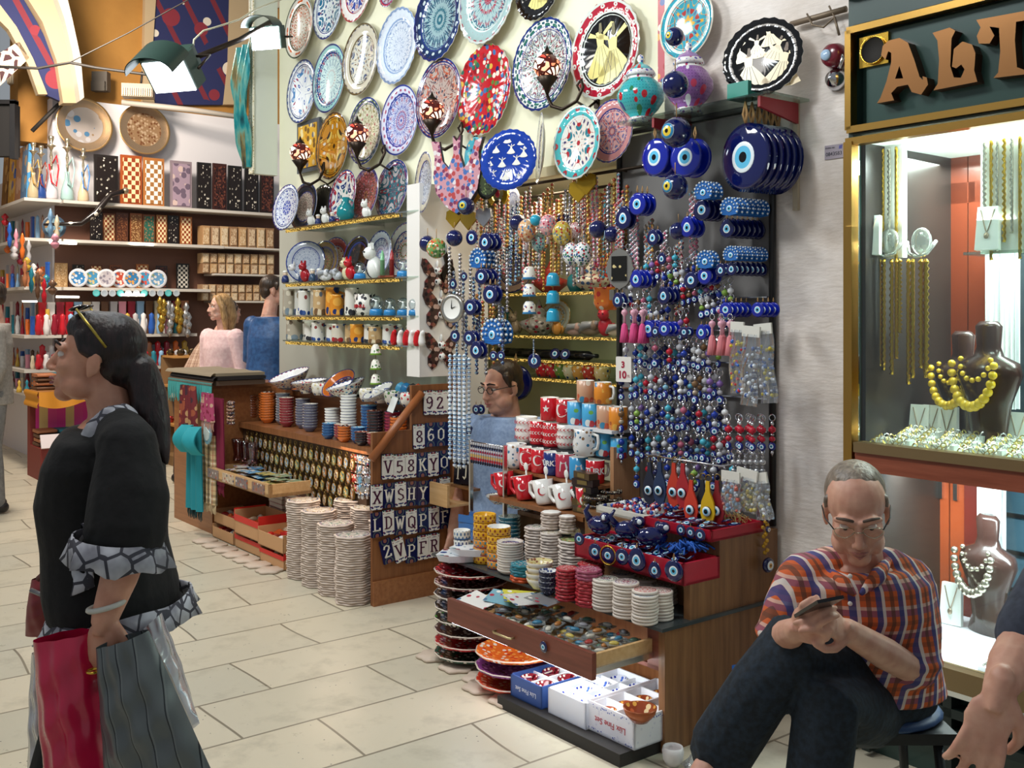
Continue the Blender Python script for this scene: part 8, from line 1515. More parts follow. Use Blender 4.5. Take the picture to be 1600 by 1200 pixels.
 # old fittings on the vault
for i,(u,v,w,h,lb) in enumerate([(39,122,46,24,'beige louvred heater hanging under the vault'),(216,143,46,20,'beige louvred heater behind the hooded floodlight')]):
 p=on_y(u,v,10.6);k=10.6/F;m=MB().box((0,0,0),(w*k,.16,h*k))
 for j in range(14):m.box((-w*k*.45+w*k*.9*j/13,-.085,-h*k*.15),(w*k*.03,.02,h*k*.6),1)
 o=thing('wall_heater',lb,'heater',m,[mat('#a8977c',.5),mat('#c9bca0',.5)],(0,0,0));o.location=p;o.rotation_euler=(0,0,.2)
cable('dark beam-like bar at the edge of the vault',[on_y(-20,106,10.7),on_y(40,108,10.7)],.04);cable('steel hanger holding the second heater',[on_y(220,135,10.7),on_y(222,112,10.7)],.012);cable('pierced steel rail along the white gable',[on_y(190,160,10.6),on_y(300,172,10.8),on_y(420,190,11.2)],.03,'#b0a89c');cable('dark sloping cable in front of the gable',[on_y(50,205,10.2),on_y(90,165,10.3),on_y(118,145,10.4)],.022)
p=on_y(158,128,10.7);o=thing('junction_box','grey metal junction box under the vault','box',MB().box((0,0,0),(.16,.1,.2)).box((0,-.06,-.06),(.14,.06,.1)),mat('#5a544c',.5,.4),(0,0,0));o.location=p;o.rotation_euler=(0,0,0)
p=on_y(-6,205,10.0);o=thing('dark_shutter','black frame of a dark opening at the street corner','shutter',MB().box((0,0,0),(.42,.1,.5)).box((.2,-.05,0),(.05,.08,.56),1).box((0,-.05,.27),(.45,.08,.04),1),[mat('#0c0a09',.8),BLACK],(0,0,0));o.location=p;o.rotation_euler=(0,0,0)
# ------------------------------------------------------------------ people
def skinmat(name,c1,c2):
 b=NB(name);tc,x,y,z=b.xyz();b.b.inputs['Subsurface Weight'].default_value=.12;b.b.inputs['Subsurface Radius'].default_value=(.02,.008,.005)
 return b.done(b.ramp(b.noise(tc,26,4),[(.35,c1),(.65,c2)],False),.5)
def cloth(name,c1,c2,sc=40,rough=.85):
 b=NB(name);tc,x,y,z=b.xyz();f=b.noise(tc,sc,5);b.bump(b.noise(tc,9,4),.5,.02);return b.done(b.ramp(f,[(.35,c1),(.65,c2)],False),rough)
V3=Vector
def headT(p,yaw=0,pitch=0,roll=0,k=1.0):return Matrix.Translation(p)@Euler((0,0,yaw)).to_matrix().to_4x4()@Euler((pitch,roll,0)).to_matrix().to_4x4()@Matrix.Scale(k,4)
def head(m,T):
 m.T=T;m.ell((0,.012,.035),(.073,.092,.081),0,20,14).ell((0,-.03,-.022),(.061,.06,.086),0,20,14).ell((0,-.062,-.094),(.03,.026,.022))
 for q in(-1,1):
  m.ell((q*.042,-.022,-.07),(.024,.044,.03)).ell((q*.038,-.06,-.022),(.025,.022,.023)).ell((q*.012,-.1,-.037),(.008,.01,.007)).ell((q*.076,.014,-.008),(.008,.019,.031)).ell((q*.074,.008,-.03),(.007,.01,.012))
  m.limb([(q*.052,-.07,.02),(q*.03,-.086,.026),(q*.01,-.088,.02)],[.008,.01,.008])
  m.limb([(q*.046,-.076,-.004),(q*.031,-.082,-.0085),(q*.016,-.08,-.005)],.004)
 m.limb([(0,-.086,.014),(0,-.101,-.016),(0,-.108,-.032)],[.0075,.0105,.0115])
 m.limb([(-.022,-.08,-.062),(0,-.0965,-.0605),(.022,-.08,-.062)],.006).limb([(-.018,-.08,-.071),(0,-.092,-.073),(.018,-.08,-.071)],.0065);m.T=Matrix()
def face_parts(o,T,eyes='#3a2618',brow='#2a1c14',lips='#a8605a',lid=False):
 m=MB();m.T=T
 for q in(-1,1):m.ell((q*.031,-.0725,.004),(.0135,.013,.0105 if not lid else.006),0,12,8).ell((q*.031,-.0815,.004 if not lid else 0),(.0055,.005,.0055 if not lid else.003),1,8,6)
 m.obj('eyes',[mat('#e4dcd4',.2),mat(eyes,.15)],o)
 m=MB();m.T=T
 for q in(-1,1):m.limb([(q*.05,-.077,.028),(q*.032,-.0945,.035),(q*.013,-.094,.029)],[.0025,.004,.0035])
 m.obj('eyebrows',mat(brow,.8),o)
 m=MB();m.T=T;m.tube([(-.021,-.086,-.0625),(-.008,-.1005,-.0595),(0,-.0995,-.061),(.008,-.1005,-.0595),(.021,-.086,-.0625)],[.001,.0035,.0035,.0035,.001],0,6).tube([(-.018,-.086,-.069),(0,-.099,-.0735),(.018,-.086,-.069)],[.001,.0045,.001],0,6);m.obj('lips',mat(lips,.4),o)
def hand(m,w,d,n,curl=.45,f=1,k=1.0,sp=.0):
 """palm, four bent fingers and a thumb; w wrist, d towards the fingers, n back of the hand, f thumb side"""
 d=V3(d).normalized();n=V3(n);n=(n-d*n.dot(d)).normalized();y=n.cross(d)
 T=Matrix((d,y,n)).transposed().to_4x4();T=Matrix.Translation(w)@T@Matrix.Scale(k,4);m.T=T
 m.ell((.05,0,0),(.052,.040,.016)).limb([(-.03,0,0),(.03,0,0)],[(.021,.026),(.018,.030)])
 for i,(yy,L) in enumerate(((.031,.07),(.0105,.08),(-.0105,.074),(-.030,.058))):
  p=V3((.09,yy*f,.003));pts=[V3((.055,yy*f*.8,0)),p];a=0
  for j,q in enumerate((.44,.32,.26)):a+=curl*(.7+.12*i)*(.8+.3*j);p=p+V3((cos(a)*L*q,yy*f*sp*q,-sin(a)*L*q));pts.append(p)
  m.limb(pts,[.0095,.0098,.0092,.0085,.0072],0,10)
 m.limb([(.012,.026*f,-.004),(.04,.05*f,-.014),(.068,.058*f,-.024),(.09,.05*f,-.034)],[.014,.0125,.0105,.0085],0,10);m.T=Matrix()
def fin(m,name,mt,parent=None,base=(0,0,0),vox=.006,it=4):
 b_=V3(base);m.v=[tuple(V3(p)-b_) for p in m.v];o=m.obj(name,mt,parent)
 q=o.modifiers.new('remesh','REMESH');q.mode='VOXEL';q.voxel_size=vox;q.use_smooth_shade=True
 q=o.modifiers.new('smooth','SMOOTH');q.factor=.5;q.iterations=it;return o
def torso(m,L,d=0.0):
 n=24;vs=[p+V3(((a+d)*cos(2*pi*j/n),(b_+d)*sin(2*pi*j/n),0)) for p,a,b_ in L for j in range(n)];k=len(L)
 m.add(vs,[(i*n+j,i*n+(j+1)%n,i*n+n+(j+1)%n,i*n+n+j) for i in range(k-1) for j in range(n)]+[tuple(range(n-1,-1,-1)),tuple((k-1)*n+j for j in range(n))],0,True)
def arm(m,P,r=(.045,.036,.027),d=0.0):m.limb([P[0],P[0].lerp(P[1],.5),P[1],P[1].lerp(P[2],.45),P[2]],[r[0]+d,(r[0]+r[1])/2+d,r[1]+d,r[1]*.95+d,r[2]+d])
def leg(m,P,r=(.08,.055,.038),d=0.0):m.limb([P[0],P[0].lerp(P[1],.5),P[1],P[1].lerp(P[2],.35),P[2]],[r[0]+d,(r[0]+r[1])/2+.004+d,r[1]+d,r[1]*.98+d,r[2]+d])
SK1=skinmat('skin_tan','#cb8f74','#d89f84');SK2=skinmat('skin_fair','#c8907a','#d6a48c');SK3=skinmat('skin_rosy','#c99a86','#dcb09c')
def hairmat(name,a,c):
 b=NB(name);tc,x,y,z=b.xyz();f=b.noise(b.vec(b.math('MULTIPLY',x,40),b.math('MULTIPLY',y,40),b.math('MULTIPLY',z,9)),2.2,4);b.bump(f,.6,.006);return b.done(b.ramp(f,[(.35,a),(.65,c)],False),.42)
HD,HB,HG,HBL=hairmat('hair_dark','#120c0c','#2c1a1a'),hairmat('hair_brown','#241a14','#43301f'),hairmat('hair_grey','#6b5f54','#958676'),hairmat('hair_blond','#8a6a42','#c09a68')
JEAN=cloth('dark_jeans','#101820','#1c2a38',60);BLKC=cloth('black_jersey','#070708','#0e0d0f',60)
def U(u,v,y):return on_y(u,v,y)
# ---- woman walking past with shopping bags
Y0=2.5;bs=V3((U(170,600,Y0).x,Y0,0));hp=U(150,562,Y0);TW_=headT(hp,R(-82),R(-9),0,.96)
m=MB();head(m,TW_)
m.limb([hp+V3((.02,0,-.05)),U(172,640,Y0),U(176,665,Y0)],[.05,.052,.06])
tor=[(U(174,655,Y0),.06,.07),(U(170,682,Y0),.085,.16),(U(165,720,Y0),.105,.18),(U(160,780,Y0),.12,.17),(U(166,850,Y0),.115,.16),(U(176,920,Y0),.125,.18),(U(184,980,Y0),.11,.18)]
torso(m,tor)
wa=[U(200,700,Y0-.19),U(205,850,Y0-.25),U(163,968,Y0-.30)];wb=[U(180,700,Y0+.18),U(150,830,Y0+.22),U(100,930,Y0+.2)]
arm(m,wa,(.05,.042,.029));arm(m,wb)
hand(m,wa[2],(-.12,.0,-1),(-.3,-1,.05),.75,1,.98);hand(m,wb[2],(-.5,-.1,-.6),(0,1,.2),1.0,-1,.9)
lg=[[U(180,985,Y0-.08),V3((bs.x-.08,Y0-.09,.47)),V3((bs.x-.05,Y0-.09,.07))],[U(186,985,Y0+.09),V3((bs.x+.1,Y0+.09,.47)),V3((bs.x+.2,Y0+.09,.08))]]
for l in lg:leg(m,l);m.limb([l[2],l[2]+V3((-.12,0,-.04))],[.04,.03])
wom=fin(m,'person',SK1,None,bs,.0045,3);wom.location=bs
tag(wom,'woman in a black tunic with a long ponytail, walking past with shopping bags','person')
face_parts_T=Matrix.Translation(-bs)@TW_;face_parts(wom,face_parts_T,'#2a1a12','#22150f','#8d4048')
m=MB();m.T=TW_
m.ell((0,.026,.046),(.080,.094,.082),0,20,14).ell((0,.06,.0),(.07,.06,.07)).ell((0,-.01,.075),(.07,.075,.05)).limb([(0,.1,-.01),(0,.13,-.02),(0,.15,-.06)],[.03,.034,.03]).ell((0,.118,.0),(.03,.028,.032))
for q in(-1,1):m.limb([(q*.062,-.03,.06),(q*.07,-.018,.025),(q*.072,.012,.012)],[.018,.013,.01])
m.T=Matrix();m.limb([U(222,580,Y0),U(232,620,Y0),U(242,665,Y0-.02),U(250,700,Y0-.03),U(262,726,Y0-.04)],[.04,.045,.038,.026,.005]);m.limb([U(228,590,Y0+.02),U(216,640,Y0+.03),U(232,690,Y0)],[.03,.03,.01])
fin(m,'hair',HD,wom,bs,.006,3)
m=MB();torso(m,[(U(181,664,Y0),.095,.135)]+[(p,a+.01,b_+.015) for p,a,b_ in tor[1:]]+[(U(192,950,Y0),.135,.20)],.014)
m.limb([U(178,664,Y0-.05),U(190,680,Y0-.13),wa[0]],[.05,.062,.07]);m.limb([wa[0],wa[0].lerp(wa[1],.5),U(196,838,Y0-.25)],[.066,.088,.09]);m.limb([wb[0],wb[0].lerp(wb[1],.6),wb[1]],[.07,.08,.085])
fin(m,'tunic',BLKC,wom,bs,.008,6)
b=NB('veined_trim');tc,x,y,z=b.xyz();v=b.voro(tc,22,'DISTANCE_TO_EDGE');TRIM=b.done(b.mix(b.math('LESS_THAN',v.outputs['Distance'],.07),b.ramp(b.noise(tc,12,3),[(.4,'#8a8a94'),(.6,'#c2c4cc')],False),'#3a3a44'),.8)
m=MB();hoop=lambda c,ra,rb,tl=0,n=20,w=.0:[c+V3((ra*cos(a),rb*sin(a),tl*cos(a)+w*sin(a*5))) for a in[2*pi*j/n for j in range(n)]]
def frill(name,P,w,fl=.012,closed=True):
 m=MB();P=[p-bs for p in P];c=sum(P,V3())/len(P);n=len(P);vs=[]
 for i,p in enumerate(P):
  d=(p-c);d.z=0;d.normalize();e=fl*(1+.8*sin(i*1.9));vs+=[p,p+d*e*.6+V3((0,0,-w*.5)),p+d*e*1.3+V3((.004*sin(i*2.3),0,-w*(1+.1*sin(i*1.3))))]
 k=n if closed else n-1
 m.add(vs,[(i*3+j,i*3+j+1,(i+1)%n*3+j+1,(i+1)%n*3+j) for i in range(k) for j in(0,1)],0,True);o=m.obj(name,TRIM,wom);q=o.modifiers.new('thick','SOLIDIFY');q.thickness=.004
frill('cuff_trim',hoop(U(184,838,Y0-.25),.094,.096,-.012,26),.058);frill('hem_trim',hoop(U(190,938,Y0),.158,.214,.015,40,.004),.055)
frill('front_ruffle',[U(*q) for q in[(150,812,Y0-.2),(126,818,Y0-.215),(138,842,Y0-.22),(108,852,Y0-.2),(140,872,Y0-.21),(100,884,Y0-.18),(92,900,Y0-.15),(120,896,Y0-.2),(142,884,Y0-.22)]],.05,.006,False)
m.tube([U(128,700,Y0-.15),U(148,672,Y0-.16),U(175,648,Y0-.14),U(203,640,Y0-.07),U(210,642,Y0+.05)],[(.006,.022),(.008,.03),(.008,.03),(.008,.026),(.006,.018)],0,8);fin(m,'collar_trim',TRIM,wom,bs,.005,3)
m=MB();[leg(m,l,d=.016) for l in lg];fin(m,'trousers',BLKC,wom,bs,.01,3)
m=MB();[m.limb([l[2]+V3((.05,0,-.04)),l[2]+V3((-.15,0,-.045))],[.043,.033]) for l in lg];fin(m,'shoes',mat('#1a1616',.4),wom,bs,.008,3)
m=MB();m.T=face_parts_T
for q in(-1,1):m.at((0,0,0));m.T=face_parts_T@Matrix.Translation((q*.034,-.056,.124))@Euler((R(-62),0,0)).to_matrix().to_4x4();m.ell((0,0,0),(.03,.006,.022),0,14,8)
m.T=face_parts_T;
for q in(-1,1):m.tube([(q*.066,-.05,.122),(q*.088,.0,.08),(q*.088,.04,.04)],.0035,1,6)
m.obj('sunglasses',[mat('#1a0f0c',.08,0,.5),mat('#b8a24a',.3,.8)],wom)
m=MB();m.T=face_parts_T;m.ell((-.08,.004,-.042),.005,0,8,6).ell((-.08,.02,-.042),.004,0,8,6);m.T=Matrix();m.obj('earrings',mat('#e8e0d0',.2,.6),wom)
m=MB();w_=wa[2]-bs;m.tube(hoop(w_+V3((.004,0,.03)),.036,.036,.008),.006,0,6,closed=True);m.obj('bracelet',mat('#c9c8c0',.4),wom)
m=MB();c_=w_+V3((-.012,-.03,-.1));m.tube(hoop(c_,.012,.014),.003,0,6,closed=True).tube(hoop(c_+V3((.022,.0,.002)),.012,.014),.003,0,6,closed=True);m.obj('rings',GOLD,wom)
def pbag(label,q,y,th,mt,cat='bag',wr=.012,name='shopping_bag',seed=0,grp=None):
 P=[U(u,v,y) for u,v in q];c=sum(P,V3())/4;m=MB()
 def f(sg):
  def g(a,t):
   p=P[0].lerp(P[1],a).lerp(P[3].lerp(P[2],a),t);e=sin(pi*a)**.5*(.25+.75*sin(pi*min(1,.12+t*.75)))
   return p-c+V3((0,sg*th*e+wr*sin(a*13+t*9+seed)*sin(t*17-a*7)*e,0))
  return g
 m.grid(f(-1),26,30).grid(f(1),26,30);o=m.obj(name,mt,loc=c);return tag(o,label,cat,grp)
b=NB('striped_plastic');tc,x,y,z=b.xyz();f=b.math('FRACT',b.math('MULTIPLY',b.math('ADD',x,b.math('MULTIPLY',z,.25)),27));STRB=b.done(b.ramp(f,[(0,'#5c6263'),(.86,'#1d2026'),(.92,'#6a7070')]),.28)
PINKB=mat('#c21844',.22,0,.3);FILM=glass('milky_film','#f4f4f8',.35,.15,.62,'#dcdde2')
pbag('pink-red plastic shopping bag carried by the woman',[(52,1000),(150,985),(178,1290),(82,1290)],2.22,.07,PINKB)
pbag('grey plastic bag with dark stripes carried by the woman',[(150,1012),(232,985),(345,1235),(170,1290)],2.16,.06,STRB,seed=2)
pbag('milky white plastic bag behind the striped one',[(222,985),(252,958),(312,1130),(250,1170)],2.34,.05,FILM,seed=4)
pbag('milky white plastic bag behind the pink one',[(50,1020),(90,1015),(120,1285),(42,1240)],2.42,.04,FILM,seed=5)
hb=pbag('red leather handbag on the woman far side',[(50,905),(108,888),(112,985),(40,992)],2.66,.06,mat('#7d1f22',.4),wr=.003,name='handbag')
c_=V3(hb.location);MB().tube([U(60,905,2.6)-c_,U(72,893,2.59)-c_,U(100,890,2.6)-c_],.008,0,6).tube([U(48,922,2.6)-c_,U(72,932,2.585)-c_,U(100,930,2.6)-c_],.006,1,6).obj('zip_pocket',[mat('#5a1418',.4),mat('#8a8a8c',.3,.8)],hb);MB().tube([U(104,900,2.62)-c_,U(150,800,2.75)-c_,U(180,690,2.72)-c_],.007,0,6).obj('shoulder_strap',BLACK,hb)
# ---- man on a stool looking at his phone
Y1=2.75;bs=V3((U(1345,600,Y1).x,Y1,0));hp=U(1338,800,2.68);TM_=headT(hp,R(-16),R(20),R(-3),1.03)
m=MB();head(m,TM_);m.limb([hp+V3((.01,.03,-.04)),U(1345,880,2.76)],[.056,.062])
hip=U(1372,1078,2.88);tor=[(hip,.165,.13),(U(1355,1020,2.84),.17,.13),(U(1342,950,2.78),.185,.125),(U(1340,905,2.77),.175,.105),(U(1342,880,2.77),.09,.075)]
torso(m,tor)
la=[U(1418,912,2.8),U(1428,1048,2.72),U(1322,985,2.5)];ra=[U(1256,905,2.76),U(1218,1000,2.74),U(1243,985,2.5)]
arm(m,la,(.052,.044,.031));arm(m,ra,(.052,.044,.031))
hand(m,la[2],U(1268,958,2.42)-la[2],(.25,-.75,.55),.55,1,1.02);hand(m,ra[2],U(1272,955,2.42)-ra[2],(-.55,-.75,.3),.75,-1,.95)
K1,A1=U(1230,1012,2.62),U(1128,1168,2.72);K2,A2=U(1292,1098,2.56),V3((U(1262,1200,2.6).x,2.62,.09))
l1=[hip+V3((-.03,-.02,.02)),K1,A1];l2=[hip+V3((-.05,-.05,-.03)),K2,A2]
leg(m,l1,(.085,.058,.042));leg(m,l2,(.085,.058,.042));m.ell(U(1287,974,2.455),.034);m.limb([A1,A1+V3((-.10,-.08,-.09))],[.042,.035]);m.limb([A2,A2+V3((-.03,-.14,-.05))],[.042,.035])
man=fin(m,'person',SK2,None,bs,.0045,3);man.location=bs
tag(man,'grey-haired man in a checked shirt sitting on a stool with a phone','person')
FT_=Matrix.Translation(-bs)@TM_;face_parts(man,FT_,'#3a3028','#5a4a40','#a86a60',True)
m=MB();m.T=TM_;m.ell((0,.036,.042),(.0765,.081,.079),0,20,14).ell((0,.07,-.01),(.066,.04,.06)).ell((0,.024,.087),(.058,.066,.035))
for q in(-1,1):m.limb([(q*.070,-.008,.045),(q*.0745,-.004,.02)],[.009,.006])
fin(m,'hair',HG,man,bs,.005,3)
CHK=plaid('checked_shirt','#d2602c',[(0,.25,'#21427f',.85),(.25,.39,'#e0dad0',.8),(.62,.8,'#54382a',.72)],.064)
m=MB();torso(m,[(hip+V3((0,0,.0)),.165,.135)]+[(p,a,b_) for p,a,b_ in tor[1:4]]+[(U(1342,884,2.77),.11,.088)],.022)
m.limb([U(1262,902,2.77),U(1300,886,2.775)],[.066,.06]);m.limb([U(1412,906,2.79),U(1385,888,2.775)],[.066,.06])
m.limb([la[0],la[0].lerp(la[1],.5),la[0].lerp(la[1],.92)],[.076,.08,.07]);m.limb([ra[0],ra[0].lerp(ra[1],.5),ra[0].lerp(ra[1],.9)],[.074,.076,.068]);m.tube(hoop(la[0].lerp(la[1],.88),.064,.064),.014,0,8,closed=True).tube(hoop(ra[0].lerp(ra[1],.86),.062,.062),.014,0,8,closed=True)
fin(m,'shirt',CHK,man,bs,.007,4)
m=MB();m.tube([U(1300,893,2.71)-bs,U(1318,912,2.645)-bs,U(1336,930,2.62)-bs],[.008,.02,.006],0,8).tube([U(1388,875,2.73)-bs,U(1372,900,2.65)-bs,U(1345,928,2.62)-bs],[.01,.022,.006],0,8).obj('collar',CHK,man)
m=MB()
for v in(898,941,985):m.at(U(1328,v+2,2.632)-bs,FT).lathe([(0,0),(.006,0),(.006,.003),(0,.003)],10)
m.obj('buttons',WHITE,man)
m=MB();leg(m,l1,(.095,.072,.075),.014);leg(m,l2,(.095,.07,.07),.014);m.ell(hip,(.17,.14,.1));fin(m,'trousers',JEAN,man,bs,.008,5)
m=MB();m.limb([A1+V3((.0,0,-.03)),A1+V3((-.14,-.12,-.13))],[.048,.038]);m.limb([A2+V3((0,.04,-.04)),A2+V3((-.03,-.18,-.05))],[.046,.038]);fin(m,'shoes',mat('#15110f',.35),man,bs,.007,3)
m=MB();m.T=FT_
for q in(-1,1):m.tube([(q*.034+.024*cos(a),-.098+.01*abs(cos(a)),-.002+.014*sin(a)) for a in[2*pi*j/16 for j in range(16)]],.0013,0,5,closed=True);m.tube([(q*.058,-.09,.004),(q*.078,-.04,.008),(q*.083,.015,.01)],.0018,1,5)
m.tube([(-.01,-.1,.0),(0,-.106,.004),(.01,-.1,.0)],.0014,0,5);m.obj('glasses',[mat('#c8bea8',.25,.9),BLACK],man)
ph=U(1279,948,2.41);o=thing('phone','dark smartphone held in both hands of the seated man','phone',MB().box((0,0,0),(.068,.135,.008)).box((0,0,.0045),(.062,.12,.001),1),[mat('#1a1b1e',.25,.4),mat('#2a3038',.05)],(0,0,0));o.location=ph;o.rotation_euler=(R(-30),R(-6),R(14))
sp=V3((U(1358,600,2.92).x,2.92,0));e=empty('low_stool','low black stool with a dark blue seat under the man','stool',loc=sp)
MB().box((0,0,.405),(.36,.34,.03)).obj('seat_frame',BLACK,e);MB().ell((0,0,.43),(.2,.18,.035),0,24,10).obj('seat',mat('#27436e',.5),e)
for x in(-1,1):
 for y in(-1,1):MB().tube([(x*.14,y*.13,.4),(x*.17,y*.16,.0)],.014,0,8).obj('leg',BLACK,e)
st=V3((U(1148,1160,3.25).x,3.25,0));e=empty('water_bottle','clear plastic water bottle with a blue cap and blue label by the counter side','bottle',loc=(.803,3.66,0))
MB().lathe([(0,0),(.04,.0),(.045,.01),(.045,.19),(.04,.215),(.018,.25),(.014,.275),(0,.276)],22).obj('bottle_body',glass('bottle_plastic','#f0f4f8',.5,.06,.1,'#dfe6ec'),e);MB().cyl((0,0,.265),.017,.025).obj('cap',mat('#1f6ac0',.3),e);MB().lathe([(.0455,.05),(.0462,.052),(.0462,.12),(.0455,.122)],22).obj('label_band',mat('#2a78c8',.4),e)
b_=MB();b_.lathe([(0,0),(.07,.0),(.09,.03),(.06,.06),(.03,.07),(0,.065)],26);b_.v=[(x+.012*sin(y*90+z*70),y+.012*sin(x*80),z*(1+.3*sin(x*60+y*50))) for x,y,z in b_.v]
o=thing('crumpled_bag','crumpled clear plastic bag on the paving beside the paper cup','bag',b_,CLEAR,(0,0,0));o.location=(.66,3.42,.001)
# ---- simpler figures; local frame: facing -y, feet at the origin
def figure(label,loc,yaw,h,skin,hairm,top,bot,sit=False,long=False,hy=0,hpch=0,arms='down',lean=0,face=True,brow='#2a1c14',voxel=.007):
 k=h/1.75;z0=.52 if sit else.93;L=lambda x,y,z:V3((x,y,z))*k
 sh=z0+.50;hd=L(0,-.02-lean*.62,sh+(.165 if sit else.22));ln=lambda z:-lean*(z-z0)
 m=MB();T=headT(hd,hy,hpch,0,(1.07 if sit else 1.0)*k);head(m,T);m.limb([hd+L(0,.02,-.05),L(0,.02+ln(sh),sh+.02)],[(.068 if sit else.052)*k,(.075 if sit else.06)*k])
 if sit:m.T=T;m.ell((0,-.03,-.09),(.05,.05,.035)).ell((.045,-.03,-.055),(.035,.045,.04)).ell((-.045,-.03,-.055),(.035,.045,.04));m.T=Matrix()
 tr=[(L(0,0,z0-.05),.16,.12),(L(0,ln(z0+.18),z0+.18),.15,.11),(L(0,ln(z0+.36),z0+.36),.175,.12),(L(0,ln(sh-.04),sh-.04),.165,.10),(L(0,ln(sh)+.01,sh+.02),.08,.07)]
 torso(m,tr);A=[]
 for q in(-1,1):
  s_=L(q*.19,ln(sh)+.0,sh-.04)
  a_=[s_,s_+L(q*.05,.02,-.28),s_+L(q*.06,-.08,-.53)] if arms=='down' else[s_,s_+L(q*.07,-.04,-.27),s_+L(q*-.02,-.25,-.36)]
  A.append(a_);arm(m,a_,(.05*k,.042*k,.03*k));hand(m,a_[2],a_[2]-a_[1],(q,.2,.3) if arms=='down' else(0,0,1),.5,q,k)
 G=[[L(q*.09,0,z0),L(.24+q*.11,-.1,z0-.02) if sit else L(q*.1,-.02,.5),L(.24+q*.12,-.06,.09) if sit else L(q*.11,.02,.09)] for q in(-1,1)]
 for g in G:leg(m,g);m.limb([g[2],g[2]+L(0,-.13,-.045)],[.04,.034])
 o=fin(m,'person',skin,None,(0,0,0),voxel,3);o.location=loc;o.rotation_euler=(0,0,yaw);tag(o,label,'person')
 if face:face_parts(o,T,brow=brow)
 m=MB();m.T=T;m.ell((0,.024,.05),(.0775,.09,.079),0,18,12).ell((0,.06,0),(.07,.05,.065))
 for q in(-1,1):m.limb([(q*.072,-.02,.055),(q*.078,-.012,.012)],[.016,.01])
 if long:m.limb([(0,.06,.02),(0,.085,-.08),(0,.08,-.2)],[.07,.07,.045]);[m.limb([(q*.05,-.03,.085),(q*.082,.0,.0),(q*.082,.02,-.1),(q*.07,.03,-.19)],[.03,.028,.03,.02]) for q in(-1,1)]
 m.T=Matrix();fin(m,'hair',hairm,o,(0,0,0),.007,3)
 m=MB();torso(m,[(L(0,0,z0-.1),.17,.125)]+tr[1:4]+[(tr[4][0]-V3((0,0,.0)),.11,.09)],.04 if sit else.022)
 for a_ in A:m.limb([a_[0],a_[1]]+([a_[1].lerp(a_[2],.85)] if not sit else[]),[.075,.062]+([.048] if not sit else[]))
 fin(m,'shirt',top,o,(0,0,0),.009,4);m=MB();[leg(m,g,d=.02) for g in G];m.ell(L(0,0,z0-.03),(.175,.135,.1));fin(m,'trousers',bot,o,(0,0,0),.011,3)
 m=MB();[m.limb([g[2]+L(0,.04,-.04),g[2]+L(0,-.16,-.05)],[.045,.036]) for g in G];fin(m,'shoes',mat('#1b1614',.4),o,(0,0,0),.01,2);return o,T
BLUESH=cloth('pale_blue_shirt','#7f95b8','#93a8c8',70);NAVYJ=cloth('blue_jacket','#1f4270','#2f5a8c',30,.5);GREYT=cloth('grey_tee','#8a857e','#9b958c',50)
p=U(776,605,5.55);vd,T=figure('smiling vendor with glasses in a pale blue shirt, seated behind the counter',(p.x+.04,p.y+.02,-.0),R(-28),1.90,SK2,HB,BLUESH,JEAN,True,hy=R(-24),hpch=R(8),arms='down',brow='#2a1c14');vd.location.z=p.z-1.185*1.90/1.75
m=MB();m.T=T
for q in(-1,1):m.tube([(q*.034+.023*cos(a),-.098,.003+.016*sin(a)) for a in[2*pi*j/14 for j in range(14)]],.0018,0,5,closed=True);m.tube([(q*.057,-.096,.006),(q*.08,-.03,.01),(q*.083,.015,.01)],.002,0,5)
m.tube([(-.011,-.098,.005),(.011,-.098,.005)],.0018,0,5).obj('glasses',BLACK,vd)
vs=V3(vd.location);e=empty('vendor_stool','plain wooden stool under the seated vendor','stool',loc=(vs.x,vs.y,0));MB().cyl((0,0,vs.z+.40),.17,.03).obj('seat',WOOD,e)
for a in(0,2.1,4.2):MB().tube([(.1*cos(a),.1*sin(a),vs.z+.4),(.15*cos(a),.15*sin(a),0)],.015,0,8).obj('leg',WOOD,e)
p=U(412,466,8.3);figure('dark-haired man in a blue jacket with his back turned, behind the folded shawls',(p.x,p.y,0),R(150),1.84,SK2,HB,NAVYJ,JEAN,hy=R(-40),lean=.15,arms='front')
p=U(347,500,8.9);figure('young woman with long fair hair in a pale pink top',(p.x,p.y,0),R(-35),1.70,SK3,HBL,cloth('pink_top','#d8b4b4','#e4c6c4'),JEAN,long=True,hy=R(-25),brow='#8a6a4a')
p=U(296,500,9.4);figure('person in a brown checked shirt bending towards the shelves',(p.x,p.y-.05,0),R(140),1.66,SK2,HB,plaid('brown_check','#a88a74',[(.1,.2,'#6a4a3a',.7),(.5,.56,'#d8c4b0',.8),(.75,.9,'#8a6a58',.7)],.09),cloth('brown_trousers','#3a2a22','#4a362c'),lean=.75,arms='front')
p=U(-10,600,8.0);figure('person in a grey top and grey shorts cut by the picture edge',(p.x,p.y,0),R(-60),1.78,SK2,HB,GREYT,cloth('grey_shorts','#6a6a6a','#7d7c7a'),arms='down')
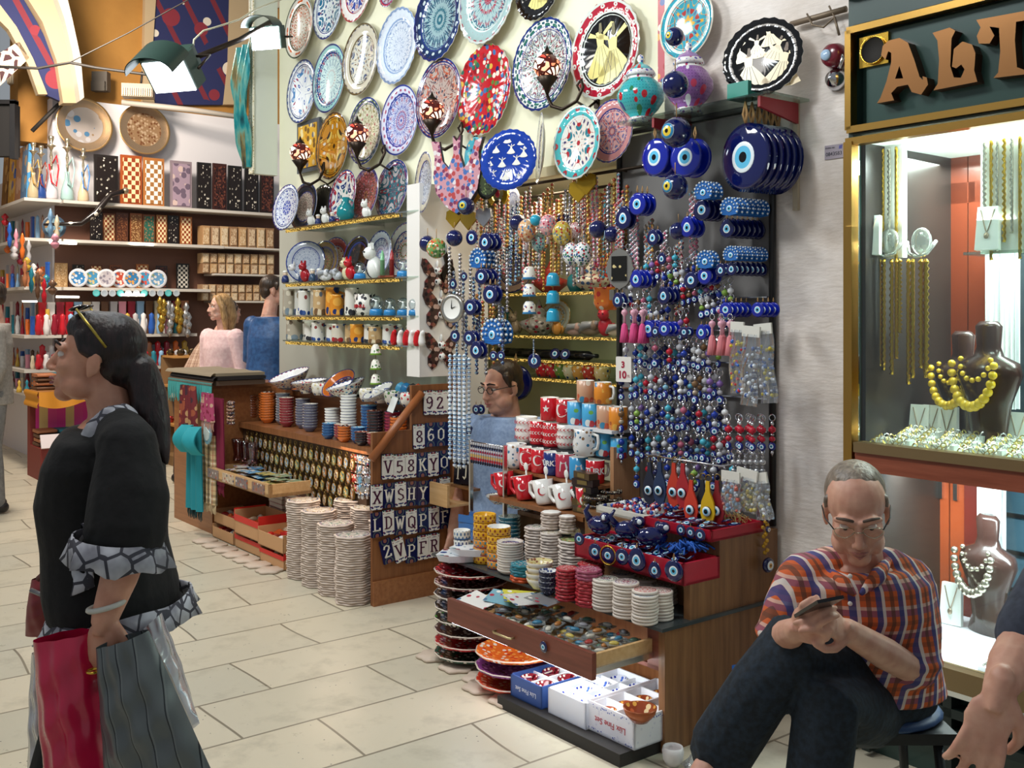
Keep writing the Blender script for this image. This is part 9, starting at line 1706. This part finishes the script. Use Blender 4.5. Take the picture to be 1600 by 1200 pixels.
# ---- person at the edge of the picture: bare forearm resting on a knee
y=2.0;sh=U(1730,820,2.15);el=U(1598,1010,1.98);wr=U(1558,1082,1.87);bs=V3((sh.x+.19,2.15,0));m=MB()
hp2=V3((bs.x,2.08,U(1745,660,2.1).z));T=headT(hp2,R(-30),R(10));head(m,T);m.limb([hp2+V3((0,.02,-.05)),hp2+V3((.01,.05,-.2))],.056);hip=V3((bs.x,2.2,.55));torso(m,[(hip,.16,.12),(V3((bs.x,2.19,.78)),.17,.12),(V3((bs.x,2.17,.98)),.19,.12),(V3((bs.x,2.16,1.06)),.1,.08)])
arm(m,[sh,el,wr],(.055,.046,.027));hand(m,wr,(-.34,-.05,-1),(-.3,-1,.1),.3,1,1.08,.35);arm(m,[sh+V3((.36,0,0)),sh+V3((.42,-.02,-.28)),sh+V3((.3,-.25,-.3))],(.055,.045,.03));hand(m,sh+V3((.3,-.25,-.3)),(-1,-.5,0),(0,0,1),.4,1,1.05)
lgs=[[hip,V3((U(1650,1120,1.84).x,1.80,.60)),V3((U(1650,1120,1.84).x+.02,1.86,.09))],[hip+V3((.16,0,0)),V3((bs.x+.12,1.75,.58)),V3((bs.x+.12,1.8,.09))]]
for l in lgs:leg(m,l);m.limb([l[2],l[2]+V3((0,-.13,-.045))],.036)
o=fin(m,'person',SK2,None,bs,.005,3);o.location=bs;tag(o,'person cut by the picture edge with a bare forearm hanging over a dark knee','person');face_parts(o,Matrix.Translation(-bs)@T)
m=MB();m.T=T;m.ell((0,.018,.05),(.079,.094,.08),0,18,12);m.T=Matrix();fin(m,'hair',HB,o,bs,.007,3)
m=MB();m.limb([sh,sh.lerp(el,.55),sh.lerp(el,.93)],[.085,.08,.066]);m.limb([sh+V3((.36,0,0)),sh+V3((.41,-.02,-.22))],.08);torso(m,[(hip,.165,.13),(V3((bs.x,2.19,.8)),.18,.13),(V3((bs.x,2.17,1.0)),.19,.12),(V3((bs.x,2.16,1.05)),.1,.09)],.02);fin(m,'dark_sleeved_shirt',cloth('slate_shirt','#2a2f3c','#3a4050'),o,bs,.009,4)
m=MB();[leg(m,l,(.095,.075,.06),.012) for l in lgs];fin(m,'trousers',JEAN,o,bs,.01,3);m=MB();[m.limb([l[2]+V3((0,.04,-.04)),l[2]+V3((0,-.16,-.05))],.04) for l in lgs];fin(m,'shoes',BLACK,o,bs,.009,2)
e=empty('low_stool','low stool of the person cut by the picture edge','stool',loc=(bs.x+.06,2.25,0));MB().box((0,0,.42),(.36,.3,.05)).obj('seat',mat('#27436e',.5),e)
for x in(-1,1):
 for y in(-1,1):MB().tube([(x*.15,y*.12,.4),(x*.16,y*.13,0)],.014,0,8).obj('leg',BLACK,e)
